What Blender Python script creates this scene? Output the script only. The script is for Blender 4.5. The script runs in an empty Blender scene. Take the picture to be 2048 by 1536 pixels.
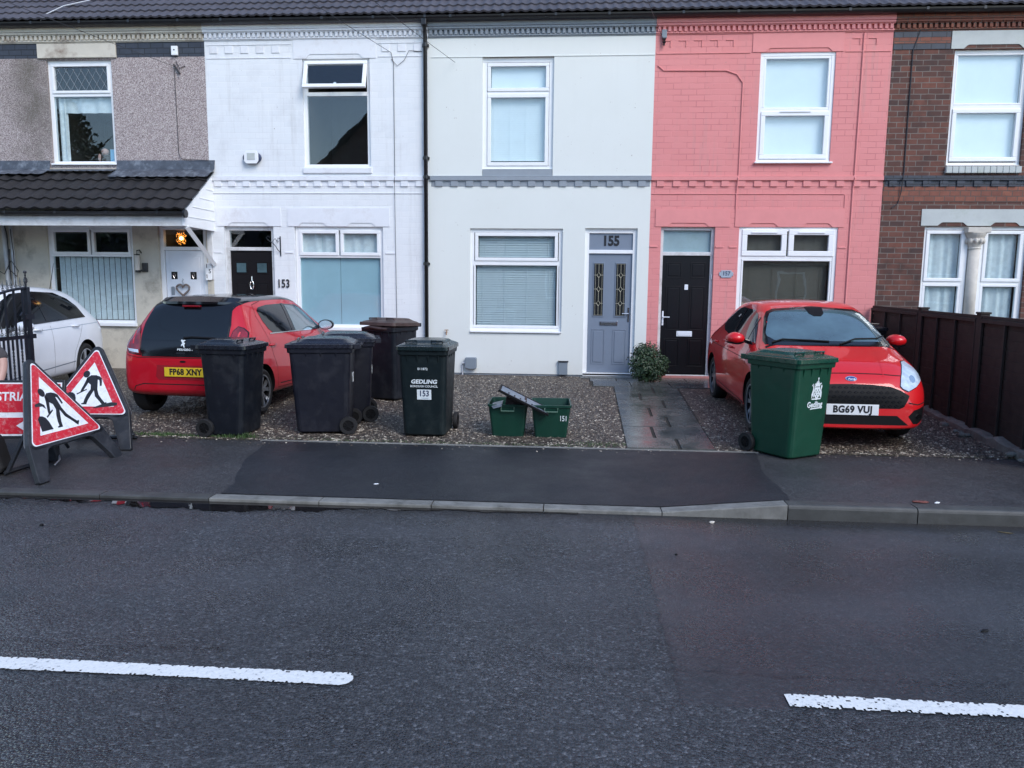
import bpy, bmesh, math, random
from mathutils import Vector, Matrix
from mathutils.bvhtree import BVHTree
R = math.radians
SC = bpy.context.scene
COL = SC.collection
rnd = random.Random(7)

# ------------------------------------------------------------------ camera
cam_d = bpy.data.cameras.new("camera")
cam = bpy.data.objects.new("camera", cam_d); COL.objects.link(cam)
cam_d.sensor_width = 36.0
cam_d.lens = 1530 / 2048 * 36.0
cam_d.clip_start = 0.05; cam_d.clip_end = 2000
PITCH, YAW, ROLL = R(7.572), R(4.206), R(0.534)
_f = Vector((-math.sin(YAW) * math.cos(PITCH), math.cos(YAW) * math.cos(PITCH), -math.sin(PITCH)))
_r = Vector((math.cos(YAW), math.sin(YAW), 0)); _u = _r.cross(_f)
_r2 = _r * math.cos(ROLL) + _u * math.sin(ROLL); _u2 = _r2.cross(_f)
M3 = Matrix((_r2, _u2, -_f)).transposed()
cam.matrix_world = Matrix.Translation((0, 0, 1.7)) @ M3.to_4x4()
SC.camera = cam

# ------------------------------------------------------------------ light
W = bpy.data.worlds.new("World"); SC.world = W; W.use_nodes = True
wn = W.node_tree.nodes; wl = W.node_tree.links
sky = wn.new("ShaderNodeTexSky"); sky.sky_type = 'NISHITA'; sky.sun_disc = False
SUN_EL, SUN_ROT = R(40), R(140)
sky.sun_elevation = SUN_EL; sky.sun_rotation = SUN_ROT
sky.air_density = 1.0; sky.dust_density = 0.3; sky.ozone_density = 1.2
bg = wn["Background"]; bg.inputs[1].default_value = 0.13
wl.new(sky.outputs[0], bg.inputs[0])
sun_d = bpy.data.lights.new("sun", 'SUN'); sun_d.energy = 1.1; sun_d.angle = R(30); sun_d.color = (1.0, 0.93, 0.86)
sun = bpy.data.objects.new("sun", sun_d); COL.objects.link(sun)
_sd = Vector((math.sin(SUN_ROT) * math.cos(SUN_EL), math.cos(SUN_ROT) * math.cos(SUN_EL), math.sin(SUN_EL)))
sun.rotation_euler = _sd.to_track_quat('Z', 'Y').to_euler()
SC.view_settings.view_transform = 'Standard'; SC.view_settings.look = 'None'
SC.view_settings.exposure = 1.14; SC.view_settings.gamma = 1.0
SC.view_settings.use_curve_mapping = False
SC.cycles.max_bounces = 6; SC.cycles.transparent_max_bounces = 12
SC.cycles.use_denoising = True

# ------------------------------------------------------------------ helpers
def tag(o, label=None, cat=None, group=None, kind=None):
    if label: o["label"] = label
    if cat: o["category"] = cat
    if group: o["group"] = group
    if kind: o["kind"] = kind
    return o

def thing(name, loc, rz=0.0, label=None, cat=None, group=None):
    o = bpy.data.objects.new(name, None); COL.objects.link(o)
    o.location = loc; o.rotation_euler = (0, 0, rz); o.empty_display_size = 0.2
    return tag(o, label, cat, group)

def link(name, me, m, parent=None, smooth=False):
    if m is not None:
        for mm in (m if isinstance(m, (list, tuple)) else [m]): me.materials.append(mm)
    if smooth:
        for p in me.polygons: p.use_smooth = True
    o = bpy.data.objects.new(name, me); COL.objects.link(o)
    if parent is not None: o.parent = parent
    return o

def copy_tree(o, parent=None):
    c = o.copy(); COL.objects.link(c); c.parent = parent
    for ch in list(o.children): copy_tree(ch, c)
    return c

class MB:
    """collects shapes into one bmesh, then links it as one mesh object"""
    def __init__(s): s.b = bmesh.new()
    def face(s, pts):
        vs = [s.b.verts.new(p) for p in pts]
        try: return s.b.faces.new(vs)
        except ValueError: return None
    def box(s, x0, x1, y0, y1, z0, z1, M=None):
        p = [Vector((x, y, z)) for z in (z0, z1) for y in (y0, y1) for x in (x0, x1)]
        if M is not None: p = [M @ q for q in p]
        v = [s.b.verts.new(q) for q in p]
        for f in ((0, 2, 3, 1), (4, 5, 7, 6), (0, 1, 5, 4), (1, 3, 7, 5), (3, 2, 6, 7), (2, 0, 4, 6)):
            s.b.faces.new([v[i] for i in f])
        return s
    def prism(s, poly, ax, d0, d1, M=None):
        """poly of 2D points extruded along ax from d0 to d1; ax 'y': (x,z), 'x': (y,z), 'z': (x,y)"""
        def P(a, b, d):
            q = {'y': (a, d, b), 'x': (d, a, b), 'z': (a, b, d)}[ax]
            q = Vector(q); return M @ q if M is not None else q
        A = [s.b.verts.new(P(a, b, d0)) for a, b in poly]; B = [s.b.verts.new(P(a, b, d1)) for a, b in poly]
        n = len(poly); s.b.faces.new(A); s.b.faces.new(B[::-1])
        for i in range(n): s.b.faces.new((A[i], B[i], B[(i + 1) % n], A[(i + 1) % n]))
        return s
    def cyl(s, p0, p1, r0, r1=None, n=12, cap=True):
        p0, p1 = Vector(p0), Vector(p1); r1 = r0 if r1 is None else r1
        d = (p1 - p0).normalized(); a = d.orthogonal().normalized(); b = d.cross(a)
        A = []; B = []
        for i in range(n):
            t = 2 * math.pi * i / n; c = a * math.cos(t) + b * math.sin(t)
            A.append(s.b.verts.new(p0 + c * r0)); B.append(s.b.verts.new(p1 + c * r1))
        for i in range(n): s.b.faces.new((A[i], A[(i + 1) % n], B[(i + 1) % n], B[i]))
        if cap: s.b.faces.new(A[::-1]); s.b.faces.new(B)
        return s
    def tube(s, pts, r, n=6):
        pts = [Vector(p) for p in pts]; rings = []
        for i, p in enumerate(pts):
            d = (pts[min(i + 1, len(pts) - 1)] - pts[max(i - 1, 0)]).normalized()
            up = Vector((0, 0, 1)) if abs(d.z) < 0.95 else Vector((1, 0, 0))
            a = d.cross(up).normalized(); b = d.cross(a)
            rr = r[i] if isinstance(r, (list, tuple)) else r
            rings.append([s.b.verts.new(p + (a * math.cos(2 * math.pi * k / n) + b * math.sin(2 * math.pi * k / n)) * rr) for k in range(n)])
        for A, B in zip(rings, rings[1:]):
            for k in range(n): s.b.faces.new((A[k], A[(k + 1) % n], B[(k + 1) % n], B[k]))
        s.b.faces.new(rings[0][::-1]); s.b.faces.new(rings[-1])
        return s
    def lathe(s, prof, axis='z', c=(0, 0, 0), n=24, closed=False):
        """prof: (radius, height) pairs"""
        c = Vector(c); rings = []
        for r, h in prof:
            ring = []
            for k in range(n):
                t = 2 * math.pi * k / n; u, v = r * math.cos(t), r * math.sin(t)
                q = {'z': (u, v, h), 'x': (h, u, v), 'y': (u, h, v)}[axis]
                ring.append(s.b.verts.new(c + Vector(q)))
            rings.append(ring)
        pairs = list(zip(rings, rings[1:])) + ([(rings[-1], rings[0])] if closed else [])
        for A, B in pairs:
            for k in range(n): s.b.faces.new((A[k], A[(k + 1) % n], B[(k + 1) % n], B[k]))
        if not closed: s.b.faces.new(rings[0][::-1]); s.b.faces.new(rings[-1])
        return s
    def sphere(s, c, r, seg=12, M=None):
        bmesh.ops.create_uvsphere(s.b, u_segments=seg, v_segments=max(6, seg // 2), radius=1.0,
            matrix=Matrix.Translation(c) @ (M.to_4x4() if M is not None else Matrix.Identity(4)) @ Matrix.Diagonal((*(r if isinstance(r, (tuple, list)) else (r, r, r)), 1)))
        return s
    def loft(s, rings, cap=True):
        V = [[s.b.verts.new(p) for p in rg] for rg in rings]; n = len(V[0])
        for A, B in zip(V, V[1:]):
            for k in range(n): s.b.faces.new((A[k], A[(k + 1) % n], B[(k + 1) % n], B[k]))
        if cap: s.b.faces.new(V[0][::-1]); s.b.faces.new(V[-1])
        return s
    def build_each(s, name, m, parent=None, join=1, **k):
        """one object per separate piece (join: how many consecutive pieces belong together)"""
        seen = set(); isl = []
        for v in s.b.verts:
            if v in seen: continue
            st = [v]; seen.add(v); grp = []
            while st:
                q = st.pop(); grp.append(q)
                for e in q.link_edges:
                    w = e.other_vert(q)
                    if w not in seen: seen.add(w); st.append(w)
            isl.append(grp)
        out = []
        for i in range(0, len(isl), join):
            n = MB(); mp = {v: n.b.verts.new(v.co) for gq in isl[i:i + join] for v in gq}; fs = set(f for v in mp for f in v.link_faces)
            for f in fs: n.b.faces.new([mp[v] for v in f.verts])
            out.append(n.build(name, m, parent, **k))
        s.b.free(); return out
    def build(s, name, m, parent=None, smooth=False, bevel=0.0, seg=2, weld=False):
        if weld: bmesh.ops.remove_doubles(s.b, verts=s.b.verts, dist=1e-5)
        bmesh.ops.recalc_face_normals(s.b, faces=s.b.faces)
        me = bpy.data.meshes.new(name); s.b.to_mesh(me); s.b.free()
        o = link(name, me, m, parent, smooth)
        if bevel:
            md = o.modifiers.new("bevel", 'BEVEL'); md.width = bevel; md.segments = seg; md.limit_method = 'ANGLE'; md.angle_limit = R(40)
        return o

def part(name, m, parent, fn, **k):
    b = MB(); fn(b); return b.build(name, m, parent, **k)

def text_mesh(name, s, size, m, parent, loc, rot=(R(90), 0, 0), align='CENTER', bold=0.0, ex=0.001, sx=1.0, spacing=1.0, shear=0.0):
    cu = bpy.data.curves.new(name, 'FONT'); cu.body = s; cu.size = size; cu.align_x = align; cu.align_y = 'CENTER'
    cu.extrude = ex; cu.offset = bold; cu.space_character = spacing; cu.shear = shear; cu.resolution_u = 4
    tmp = bpy.data.objects.new("tmp_text", cu); COL.objects.link(tmp)
    dg = bpy.context.evaluated_depsgraph_get(); me = bpy.data.meshes.new_from_object(tmp.evaluated_get(dg))
    bpy.data.objects.remove(tmp); bpy.data.curves.remove(cu)
    me.name = name; me.materials.clear()
    o = link(name, me, m, parent); o.location = loc; o.rotation_euler = rot; o.scale = (sx, 1, 1)
    return o

# ------------------------------------------------------------------ materials
def _new(name):
    m = bpy.data.materials.new(name); m.use_nodes = True
    n = m.node_tree.nodes; return m, n, m.node_tree.links, n["Principled BSDF"]

def rgb(c): return (c[0], c[1], c[2], 1.0)

def tex_noise(n, l, vec, scale, detail=3, rough=0.6):
    t = n.new("ShaderNodeTexNoise"); t.inputs["Scale"].default_value = scale; t.inputs["Detail"].default_value = detail
    t.inputs["Roughness"].default_value = rough
    if vec is not None: l.new(vec, t.inputs["Vector"])
    return t

def ramp(n, l, fac, stops, interp='LINEAR'):
    r = n.new("ShaderNodeValToRGB"); cr = r.color_ramp; cr.interpolation = interp
    while len(cr.elements) < len(stops): cr.elements.new(0.5)
    for e, (p, c) in zip(cr.elements, stops):
        e.position = p; e.color = rgb(c) if isinstance(c, (tuple, list)) else (c, c, c, 1)
    l.new(fac, r.inputs[0]); return r

def mixc(n, l, fac, a, b, mode='MIX'):
    x = n.new("ShaderNodeMix"); x.data_type = 'RGBA'; x.blend_type = mode
    def put(sock, v):
        if isinstance(v, (tuple, list)): sock.default_value = rgb(v)
        elif isinstance(v, (int, float)): sock.default_value = v
        else: l.new(v, sock)
    put(x.inputs[0], fac); put(x.inputs[6], a); put(x.inputs[7], b)
    return x.outputs[2]

def bump(n, l, h, strength, dist, prev=None):
    b = n.new("ShaderNodeBump"); b.inputs["Strength"].default_value = strength; b.inputs["Distance"].default_value = dist
    l.new(h, b.inputs["Height"])
    if prev is not None: l.new(prev, b.inputs["Normal"])
    return b.outputs[0]

def mth(n, l, op, a, b=None, c=None):
    x = n.new("ShaderNodeMath"); x.operation = op
    for i, v in enumerate((a, b, c)):
        if v is None: continue
        if isinstance(v, (int, float)): x.inputs[i].default_value = v
        else: l.new(v, x.inputs[i])
    return x.outputs[0]

def pos(n): return n.new("ShaderNodeNewGeometry").outputs["Position"]
def objc(n): return n.new("ShaderNodeTexCoord").outputs["Object"]

def pm(name, col, rough=0.6, metal=0.0, coat=0.0, var=0.12, vscale=6.0, bmp=None, spec=0.5, world=False, dirt=None, em=None, rvar=0.0):
    """plain material with gentle procedural variation; dirt=(colour, scale, amount)"""
    m, n, l, p = _new(name)
    v = pos(n) if world else objc(n)
    t = tex_noise(n, l, v, vscale, 4)
    r = ramp(n, l, t.outputs["Fac"], [(0.3, tuple(c * (1 - var) for c in col)), (0.7, tuple(min(1, c * (1 + var)) for c in col))])
    out = r.outputs[0]
    if dirt:
        d = tex_noise(n, l, v, dirt[1], 6, 0.7)
        dr = ramp(n, l, d.outputs["Fac"], [(0.5, 0.0), (0.72, dirt[2])])
        out = mixc(n, l, dr.outputs[0], out, dirt[0])
    l.new(out, p.inputs["Base Color"])
    p.inputs["Roughness"].default_value = rough; p.inputs["Metallic"].default_value = metal
    if rvar:
        rt = tex_noise(n, l, v, vscale * 2.3, 5); rr = ramp(n, l, rt.outputs["Fac"], [(0.3, max(0, rough - rvar)), (0.7, min(1, rough + rvar))])
        l.new(rr.outputs[0], p.inputs["Roughness"])
    p.inputs["Coat Weight"].default_value = coat; p.inputs["Coat Roughness"].default_value = 0.04
    p.inputs["Specular IOR Level"].default_value = spec
    if bmp:
        bt = tex_noise(n, l, v, bmp[0], 4); l.new(bump(n, l, bt.outputs["Fac"], bmp[1], bmp[2]), p.inputs["Normal"])
    if em:
        p.inputs["Emission Color"].default_value = rgb(em[0]); p.inputs["Emission Strength"].default_value = em[1]
    return m

def weather(n, l, col, amt=1.0):
    """rain streaks, splashed dirt and small chips on painted masonry, each with its own ragged outline"""
    mp = n.new("ShaderNodeMapping"); mp.inputs["Scale"].default_value = (9.0, 1.0, 0.7); l.new(pos(n), mp.inputs[0])
    st = tex_noise(n, l, mp.outputs[0], 1.0, 5, 0.65); pt = tex_noise(n, l, pos(n), 0.8, 3)
    f = mth(n, l, 'MULTIPLY', ramp(n, l, st.outputs["Fac"], [(0.52, 0.0), (0.78, 0.32 * amt)]).outputs[0], ramp(n, l, pt.outputs["Fac"], [(0.4, 0.15), (0.65, 1.0)]).outputs[0])
    col = mixc(n, l, f, col, (0.30, 0.28, 0.25))
    sz = n.new("ShaderNodeSeparateXYZ"); l.new(pos(n), sz.inputs[0]); dn = tex_noise(n, l, pos(n), 7.0, 6, 0.75)
    h = mth(n, l, 'ADD', sz.outputs[2], mth(n, l, 'MULTIPLY', dn.outputs["Fac"], 0.5))
    col = mixc(n, l, ramp(n, l, h, [(0.36, 0.38 * amt), (0.62, 0.0)]).outputs[0], col, (0.16, 0.15, 0.12))
    ch = tex_noise(n, l, pos(n), 26.0, 4, 0.6); cm = tex_noise(n, l, pos(n), 1.9, 2)
    return mixc(n, l, mth(n, l, 'MULTIPLY', ramp(n, l, ch.outputs["Fac"], [(0.70, 0.0), (0.715, 0.7)]).outputs[0], ramp(n, l, cm.outputs["Fac"], [(0.52, 0.0), (0.60, 1.0)]).outputs[0]), col, (0.25, 0.20, 0.18))

def brick_mat(name, c1, c2, mortar_or_shadow, joint=0.3, width=0.25, row=0.093, msize=0.007, rough=0.75, paint=True, stain=None, bstr=0.6):
    m, n, l, p = _new(name)
    sep = n.new("ShaderNodeSeparateXYZ"); l.new(pos(n), sep.inputs[0])
    cmb = n.new("ShaderNodeCombineXYZ"); l.new(sep.outputs[0], cmb.inputs[0]); l.new(sep.outputs[2], cmb.inputs[1])
    wob = tex_noise(n, l, pos(n), 3.0, 2)
    wv = n.new("ShaderNodeVectorMath"); wv.operation = 'SCALE'; l.new(wob.outputs["Color"], wv.inputs[0]); wv.inputs[3].default_value = 0.012
    ad = n.new("ShaderNodeVectorMath"); ad.operation = 'ADD'; l.new(cmb.outputs[0], ad.inputs[0]); l.new(wv.outputs[0], ad.inputs[1])
    b = n.new("ShaderNodeTexBrick"); l.new(ad.outputs[0], b.inputs["Vector"])
    b.inputs["Scale"].default_value = 1.0; b.inputs["Brick Width"].default_value = width; b.inputs["Row Height"].default_value = row
    b.inputs["Mortar Size"].default_value = msize; b.inputs["Mortar Smooth"].default_value = 0.3; b.inputs["Bias"].default_value = 0.0
    b.inputs["Color1"].default_value = rgb(c1); b.inputs["Color2"].default_value = rgb(c2); b.inputs["Mortar"].default_value = rgb(c1 if paint else mortar_or_shadow)
    big = tex_noise(n, l, pos(n), 1.3, 5)
    col = b.outputs["Color"]
    if paint:
        vis = ramp(n, l, tex_noise(n, l, pos(n), 2.2, 3).outputs["Fac"], [(0.40, 0.0), (0.62, joint)])
        f = mth(n, l, 'MULTIPLY', b.outputs["Fac"], vis.outputs[0])
        col = mixc(n, l, f, col, mortar_or_shadow)  # on painted brick the joint colour stands in for thin shadow lines
        col = mixc(n, l, ramp(n, l, big.outputs["Fac"], [(0.35, 0.0), (0.75, 0.10)]).outputs[0], col, tuple(c * 0.72 for c in c1))
    else:
        g = tex_noise(n, l, pos(n), 9.0, 3)
        col = mixc(n, l, ramp(n, l, g.outputs["Fac"], [(0.4, 0.0), (0.7, 0.6)]).outputs[0], col, tuple(c * 0.55 for c in c1))
        g2 = tex_noise(n, l, pos(n), 4.0, 3)
        col = mixc(n, l, mth(n, l, 'MULTIPLY', b.outputs["Fac"], ramp(n, l, g2.outputs["Fac"], [(0.35, 0.15), (0.65, 0.95)]).outputs[0]), col, mortar_or_shadow)
    if paint:
        col = weather(n, l, col)
    if stain:
        s = tex_noise(n, l, pos(n), stain[1], 6, 0.7)
        col = mixc(n, l, ramp(n, l, s.outputs["Fac"], [(0.52, 0.0), (0.75, stain[2])]).outputs[0], col, stain[0])
    l.new(col, p.inputs["Base Color"]); p.inputs["Roughness"].default_value = rough
    inv = mth(n, l, 'SUBTRACT', 1.0, b.outputs["Fac"])
    nn = bump(n, l, inv, bstr, 0.006)
    fine = tex_noise(n, l, pos(n), 60.0, 3)
    l.new(bump(n, l, fine.outputs["Fac"], 0.25, 0.003, nn), p.inputs["Normal"])
    return m

def pebble_mat(name):
    m, n, l, p = _new(name); v = pos(n)
    vo = n.new("ShaderNodeTexVoronoi"); l.new(v, vo.inputs["Vector"]); vo.inputs["Scale"].default_value = 115
    sh = n.new("ShaderNodeSeparateColor"); l.new(vo.outputs["Color"], sh.inputs[0])
    r = ramp(n, l, sh.outputs[0], [(0.0, (0.13, 0.10, 0.10)), (0.35, (0.33, 0.27, 0.27)), (0.7, (0.44, 0.37, 0.36)), (1.0, (0.68, 0.63, 0.60))])
    d = tex_noise(n, l, v, 1.1, 6, 0.7)
    sx = n.new("ShaderNodeSeparateXYZ"); l.new(v, sx.inputs[0])
    near = ramp(n, l, mth(n, l, 'ABSOLUTE', mth(n, l, 'ADD', sx.outputs[0], 9.3)), [(0.05, 0.75), (0.75, 0.0)])
    am = mth(n, l, 'MULTIPLY', near.outputs[0], ramp(n, l, d.outputs["Fac"], [(0.35, 0.1), (0.6, 1.0)]).outputs[0])
    c = mixc(n, l, am, r.outputs[0], (0.10, 0.09, 0.07))
    l.new(c, p.inputs["Base Color"]); p.inputs["Roughness"].default_value = 0.85
    l.new(bump(n, l, vo.outputs["Distance"], 0.7, 0.006), p.inputs["Normal"])
    return m

def asphalt_mat(name, base, hi, scale=70.0, rough=(0.35, 0.7), bstr=0.8, dist=0.006, patch=False, speck=0.03):
    m, n, l, p = _new(name); v = pos(n)
    big = tex_noise(n, l, v, 0.55, 5, 0.6)
    def layer(sc, st, ds):
        vo = n.new("ShaderNodeTexVoronoi"); vo.feature = 'F1'; l.new(v, vo.inputs["Vector"]); vo.inputs["Scale"].default_value = sc
        vo.inputs["Randomness"].default_value = 1.0
        sp = n.new("ShaderNodeSeparateColor"); l.new(vo.outputs["Color"], sp.inputs[0])
        return vo, sp
    vo, sp = layer(scale, bstr, dist)
    cr = ramp(n, l, sp.outputs[0], [(0.0, tuple(c * 0.5 for c in base)), (0.6, base), (0.93, hi), (1.0, tuple(min(1, c * 1.7) for c in hi))])
    col = cr.outputs[0]
    h = mth(n, l, 'ADD', mth(n, l, 'MULTIPLY', vo.outputs["Distance"], -1.0), mth(n, l, 'MULTIPLY', sp.outputs[1], 0.55))
    med = tex_noise(n, l, v, scale * 0.35, 3)
    h = mth(n, l, 'ADD', h, mth(n, l, 'MULTIPLY', med.outputs["Fac"], 0.5))
    nb = n.new("ShaderNodeBump"); nb.inputs["Distance"].default_value = dist; nb.inputs["Strength"].default_value = bstr
    l.new(h, nb.inputs["Height"])
    if patch:   # a newer, finer-surfaced repair in the far lane, with its own ragged outline
        sx = n.new("ShaderNodeSeparateXYZ"); w = tex_noise(n, l, v, 9.0, 3)
        ws = n.new("ShaderNodeVectorMath"); ws.operation = 'SCALE'; l.new(w.outputs["Color"], ws.inputs[0]); ws.inputs[3].default_value = 0.09
        wa = n.new("ShaderNodeVectorMath"); wa.operation = 'ADD'; l.new(v, wa.inputs[0]); l.new(ws.outputs[0], wa.inputs[1]); l.new(wa.outputs[0], sx.inputs[0])
        inx = mth(n, l, 'GREATER_THAN', sx.outputs[0], 0.56); iny = mth(n, l, 'GREATER_THAN', sx.outputs[1], 3.12)
        msk = mth(n, l, 'MULTIPLY', inx, iny)
        col = mixc(n, l, msk, col, mixc(n, l, 0.62, col, (0.030, 0.032, 0.036)))
        l.new(mth(n, l, 'MULTIPLY_ADD', msk, -bstr * 0.62, bstr), nb.inputs["Strength"])
    if patch:
        sy = n.new("ShaderNodeSeparateXYZ"); l.new(v, sy.inputs[0]); wn_ = tex_noise(n, l, v, 2.6, 5, 0.7); wf = tex_noise(n, l, v, 20.0, 3, 0.7)
        yy = mth(n, l, 'ADD', sy.outputs[1], mth(n, l, 'MULTIPLY', wn_.outputs["Fac"], -0.16))
        dj = mth(n, l, 'ABSOLUTE', mth(n, l, 'SUBTRACT', yy, 3.28))
        jf = mth(n, l, 'MULTIPLY', ramp(n, l, dj, [(0.006, 1.0), (0.022, 0.0)]).outputs[0], ramp(n, l, wf.outputs["Fac"], [(0.45, 0.0), (0.60, 0.85)]).outputs[0])
        col = mixc(n, l, jf, col, (0.012, 0.012, 0.014))
        xe = mth(n, l, 'ABSOLUTE', mth(n, l, 'SUBTRACT', sx.outputs[0], 0.56)); ef = mth(n, l, 'MULTIPLY', ramp(n, l, xe, [(0.004, 0.55), (0.016, 0.0)]).outputs[0], iny)
        col = mixc(n, l, ef, col, (0.015, 0.015, 0.017))
        for yc_, wd_ in ((4.15, 0.42), (5.25, 0.30), (2.2, 0.45)):   # polished wheel tracks
            tk = ramp(n, l, mth(n, l, 'ABSOLUTE', mth(n, l, 'SUBTRACT', yy, yc_ - .08)), [(0.05, 0.28), (wd_, 0.0)])
            col = mixc(n, l, tk.outputs[0], col, tuple(c * 1.5 for c in base))
        dsub = mth(n, l, 'SUBTRACT', mth(n, l, 'ADD', sy.outputs[1], mth(n, l, 'MULTIPLY', wn_.outputs["Fac"], 0.40)), 5.0)
        col = mixc(n, l, ramp(n, l, dsub, [(0.70, 0.0), (0.82, 0.65)]).outputs[0], col, (0.013, 0.012, 0.012))
        oil = tex_noise(n, l, v, 3.3, 6, 0.75); col = mixc(n, l, ramp(n, l, oil.outputs["Fac"], [(0.60, 0.0), (0.72, 0.55)]).outputs[0], col, (0.020, 0.020, 0.024))
    gum = n.new("ShaderNodeTexVoronoi"); l.new(v, gum.inputs["Vector"]); gum.inputs["Scale"].default_value = 2.3
    gs = n.new("ShaderNodeSeparateColor"); l.new(gum.outputs["Color"], gs.inputs[0])
    gf = mth(n, l, 'MULTIPLY', ramp(n, l, gum.outputs["Distance"], [(0.028, 0.5), (0.040, 0.0)]).outputs[0], mth(n, l, 'GREATER_THAN', gs.outputs[0], 0.72))
    col = mixc(n, l, gf, col, tuple(c * 2.2 for c in hi))
    pa = ramp(n, l, big.outputs["Fac"], [(0.3, 0.72), (0.7, 1.30)])
    col = mixc(n, l, 1.0, col, pa.outputs[0], 'MULTIPLY')
    l.new(col, p.inputs["Base Color"])
    wet = tex_noise(n, l, v, 1.7, 5, 0.65)
    rr = ramp(n, l, wet.outputs["Fac"], [(0.35, rough[0]), (0.65, rough[1])])
    l.new(rr.outputs[0], p.inputs["Roughness"])
    l.new(nb.outputs[0], p.inputs["Normal"])
    return m

def gravel_mat(name, stones=False):
    m, n, l, p = _new(name); v = pos(n)
    vo = n.new("ShaderNodeTexVoronoi"); l.new(v, vo.inputs["Vector"]); vo.inputs["Scale"].default_value = 62 if not stones else 32
    sp = n.new("ShaderNodeSeparateColor"); l.new(vo.outputs["Color"], sp.inputs[0])
    cr = ramp(n, l, sp.outputs[0], [(0.0, (0.026, 0.021, 0.019)), (0.35, (0.064, 0.051, 0.044)), (0.65, (0.105, 0.081, 0.066)), (0.84, (0.18, 0.14, 0.11)), (0.94, (0.34, 0.29, 0.225)), (1.0, (0.62, 0.56, 0.46))])
    if not stones:
        c = mixc(n, l, ramp(n, l, vo.outputs["Distance"], [(0.45, 0.0), (0.75, 0.85)]).outputs[0], cr.outputs[0], (0.03, 0.026, 0.022))
        # moss and soil by the pavement edge
        ns = tex_noise(n, l, v, 2.5, 5, 0.7); sx = n.new("ShaderNodeSeparateXYZ"); l.new(v, sx.inputs[0])
        ed = ramp(n, l, mth(n, l, 'SUBTRACT', sx.outputs[1], 7.75), [(0.10, 1.0), (0.42, 0.0)])
        am = mth(n, l, 'MULTIPLY', ed.outputs[0], ramp(n, l, ns.outputs["Fac"], [(0.38, 0.0), (0.58, 0.9)]).outputs[0])
        c = mixc(n, l, am, c, (0.055, 0.062, 0.032))
    else:
        c = cr.outputs[0]; cr.color_ramp.elements[3].position = .70; cr.color_ramp.elements[4].position = .83
    l.new(c, p.inputs["Base Color"]); p.inputs["Roughness"].default_value = 0.5
    if not stones:
        l.new(bump(n, l, vo.outputs["Distance"], 1.0, 0.012), p.inputs["Normal"]).from_node.invert = True
    return m

def slab_mat():
    m, n, l, p = _new("wet_stone_slab"); v = pos(n)
    a = tex_noise(n, l, v, 2.5, 6, 0.7); b = tex_noise(n, l, v, 14, 5)
    c = ramp(n, l, a.outputs["Fac"], [(0.3, (0.055, 0.06, 0.06)), (0.55, (0.10, 0.105, 0.10)), (0.75, (0.16, 0.15, 0.135))])
    l.new(c.outputs[0], p.inputs["Base Color"])
    r = ramp(n, l, a.outputs["Fac"], [(0.35, 0.08), (0.65, 0.34)]); l.new(r.outputs[0], p.inputs["Roughness"])
    l.new(bump(n, l, b.outputs["Fac"], 0.35, 0.008), p.inputs["Normal"]); return m

def paint_line_mat():
    m, n, l, p = _new("worn_road_paint"); v = pos(n)
    t = tex_noise(n, l, v, 55, 4, 0.7); g = tex_noise(n, l, v, 5, 3)
    f = mth(n, l, 'ADD', t.outputs["Fac"], mth(n, l, 'MULTIPLY', g.outputs["Fac"], 0.25))
    c = ramp(n, l, f, [(0.45, (0.30, 0.31, 0.32)), (0.53, (0.70, 0.72, 0.72)), (0.8, (0.82, 0.83, 0.82))])
    l.new(c.outputs[0], p.inputs["Base Color"]); p.inputs["Roughness"].default_value = 0.55
    l.new(bump(n, l, t.outputs["Fac"], 0.5, 0.004), p.inputs["Normal"]); return m

def glass_mat(name="window_glass", ior=1.68, tint=(0.93, 0.97, 0.98), rough=0.01):
    m = bpy.data.materials.new(name); m.use_nodes = True; n = m.node_tree.nodes; l = m.node_tree.links; n.clear()
    o = n.new("ShaderNodeOutputMaterial"); mx = n.new("ShaderNodeMixShader"); lw = n.new("ShaderNodeLayerWeight"); lw.inputs[0].default_value = 0.5
    f5 = mth(n, l, 'POWER', lw.outputs["Facing"], 4.0); r0 = ((ior - 1) / (ior + 1)) ** 2; fac = mth(n, l, 'MULTIPLY_ADD', f5, 1 - r0, r0)
    tr = n.new("ShaderNodeBsdfTransparent"); tr.inputs[0].default_value = rgb(tint)
    gl = n.new("ShaderNodeBsdfGlossy"); gl.inputs["Roughness"].default_value = rough
    t = tex_noise(n, l, pos(n), 1.6, 2); b = bump(n, l, t.outputs["Fac"], 0.06, 0.02); l.new(b, gl.inputs["Normal"])
    l.new(fac, mx.inputs[0]); l.new(tr.outputs[0], mx.inputs[1]); l.new(gl.outputs[0], mx.inputs[2]); l.new(mx.outputs[0], o.inputs[0])
    return m

def tile_mat(name, col, stain):
    m, n, l, p = _new(name); v = pos(n)
    a = tex_noise(n, l, v, 2.0, 6, 0.7); b = tex_noise(n, l, v, 30, 3)
    c = ramp(n, l, a.outputs["Fac"], [(0.3, tuple(x * 0.7 for x in col)), (0.7, tuple(x * 1.3 for x in col))])
    sp = ramp(n, l, tex_noise(n, l, v, 7.0, 7, 0.8).outputs["Fac"], [(0.66, 0.0), (0.74, 0.6)])
    o = mixc(n, l, sp.outputs[0], c.outputs[0], stain)
    l.new(o, p.inputs["Base Color"]); p.inputs["Roughness"].default_value = 0.6
    l.new(bump(n, l, b.outputs["Fac"], 0.4, 0.004), p.inputs["Normal"]); return m

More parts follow.
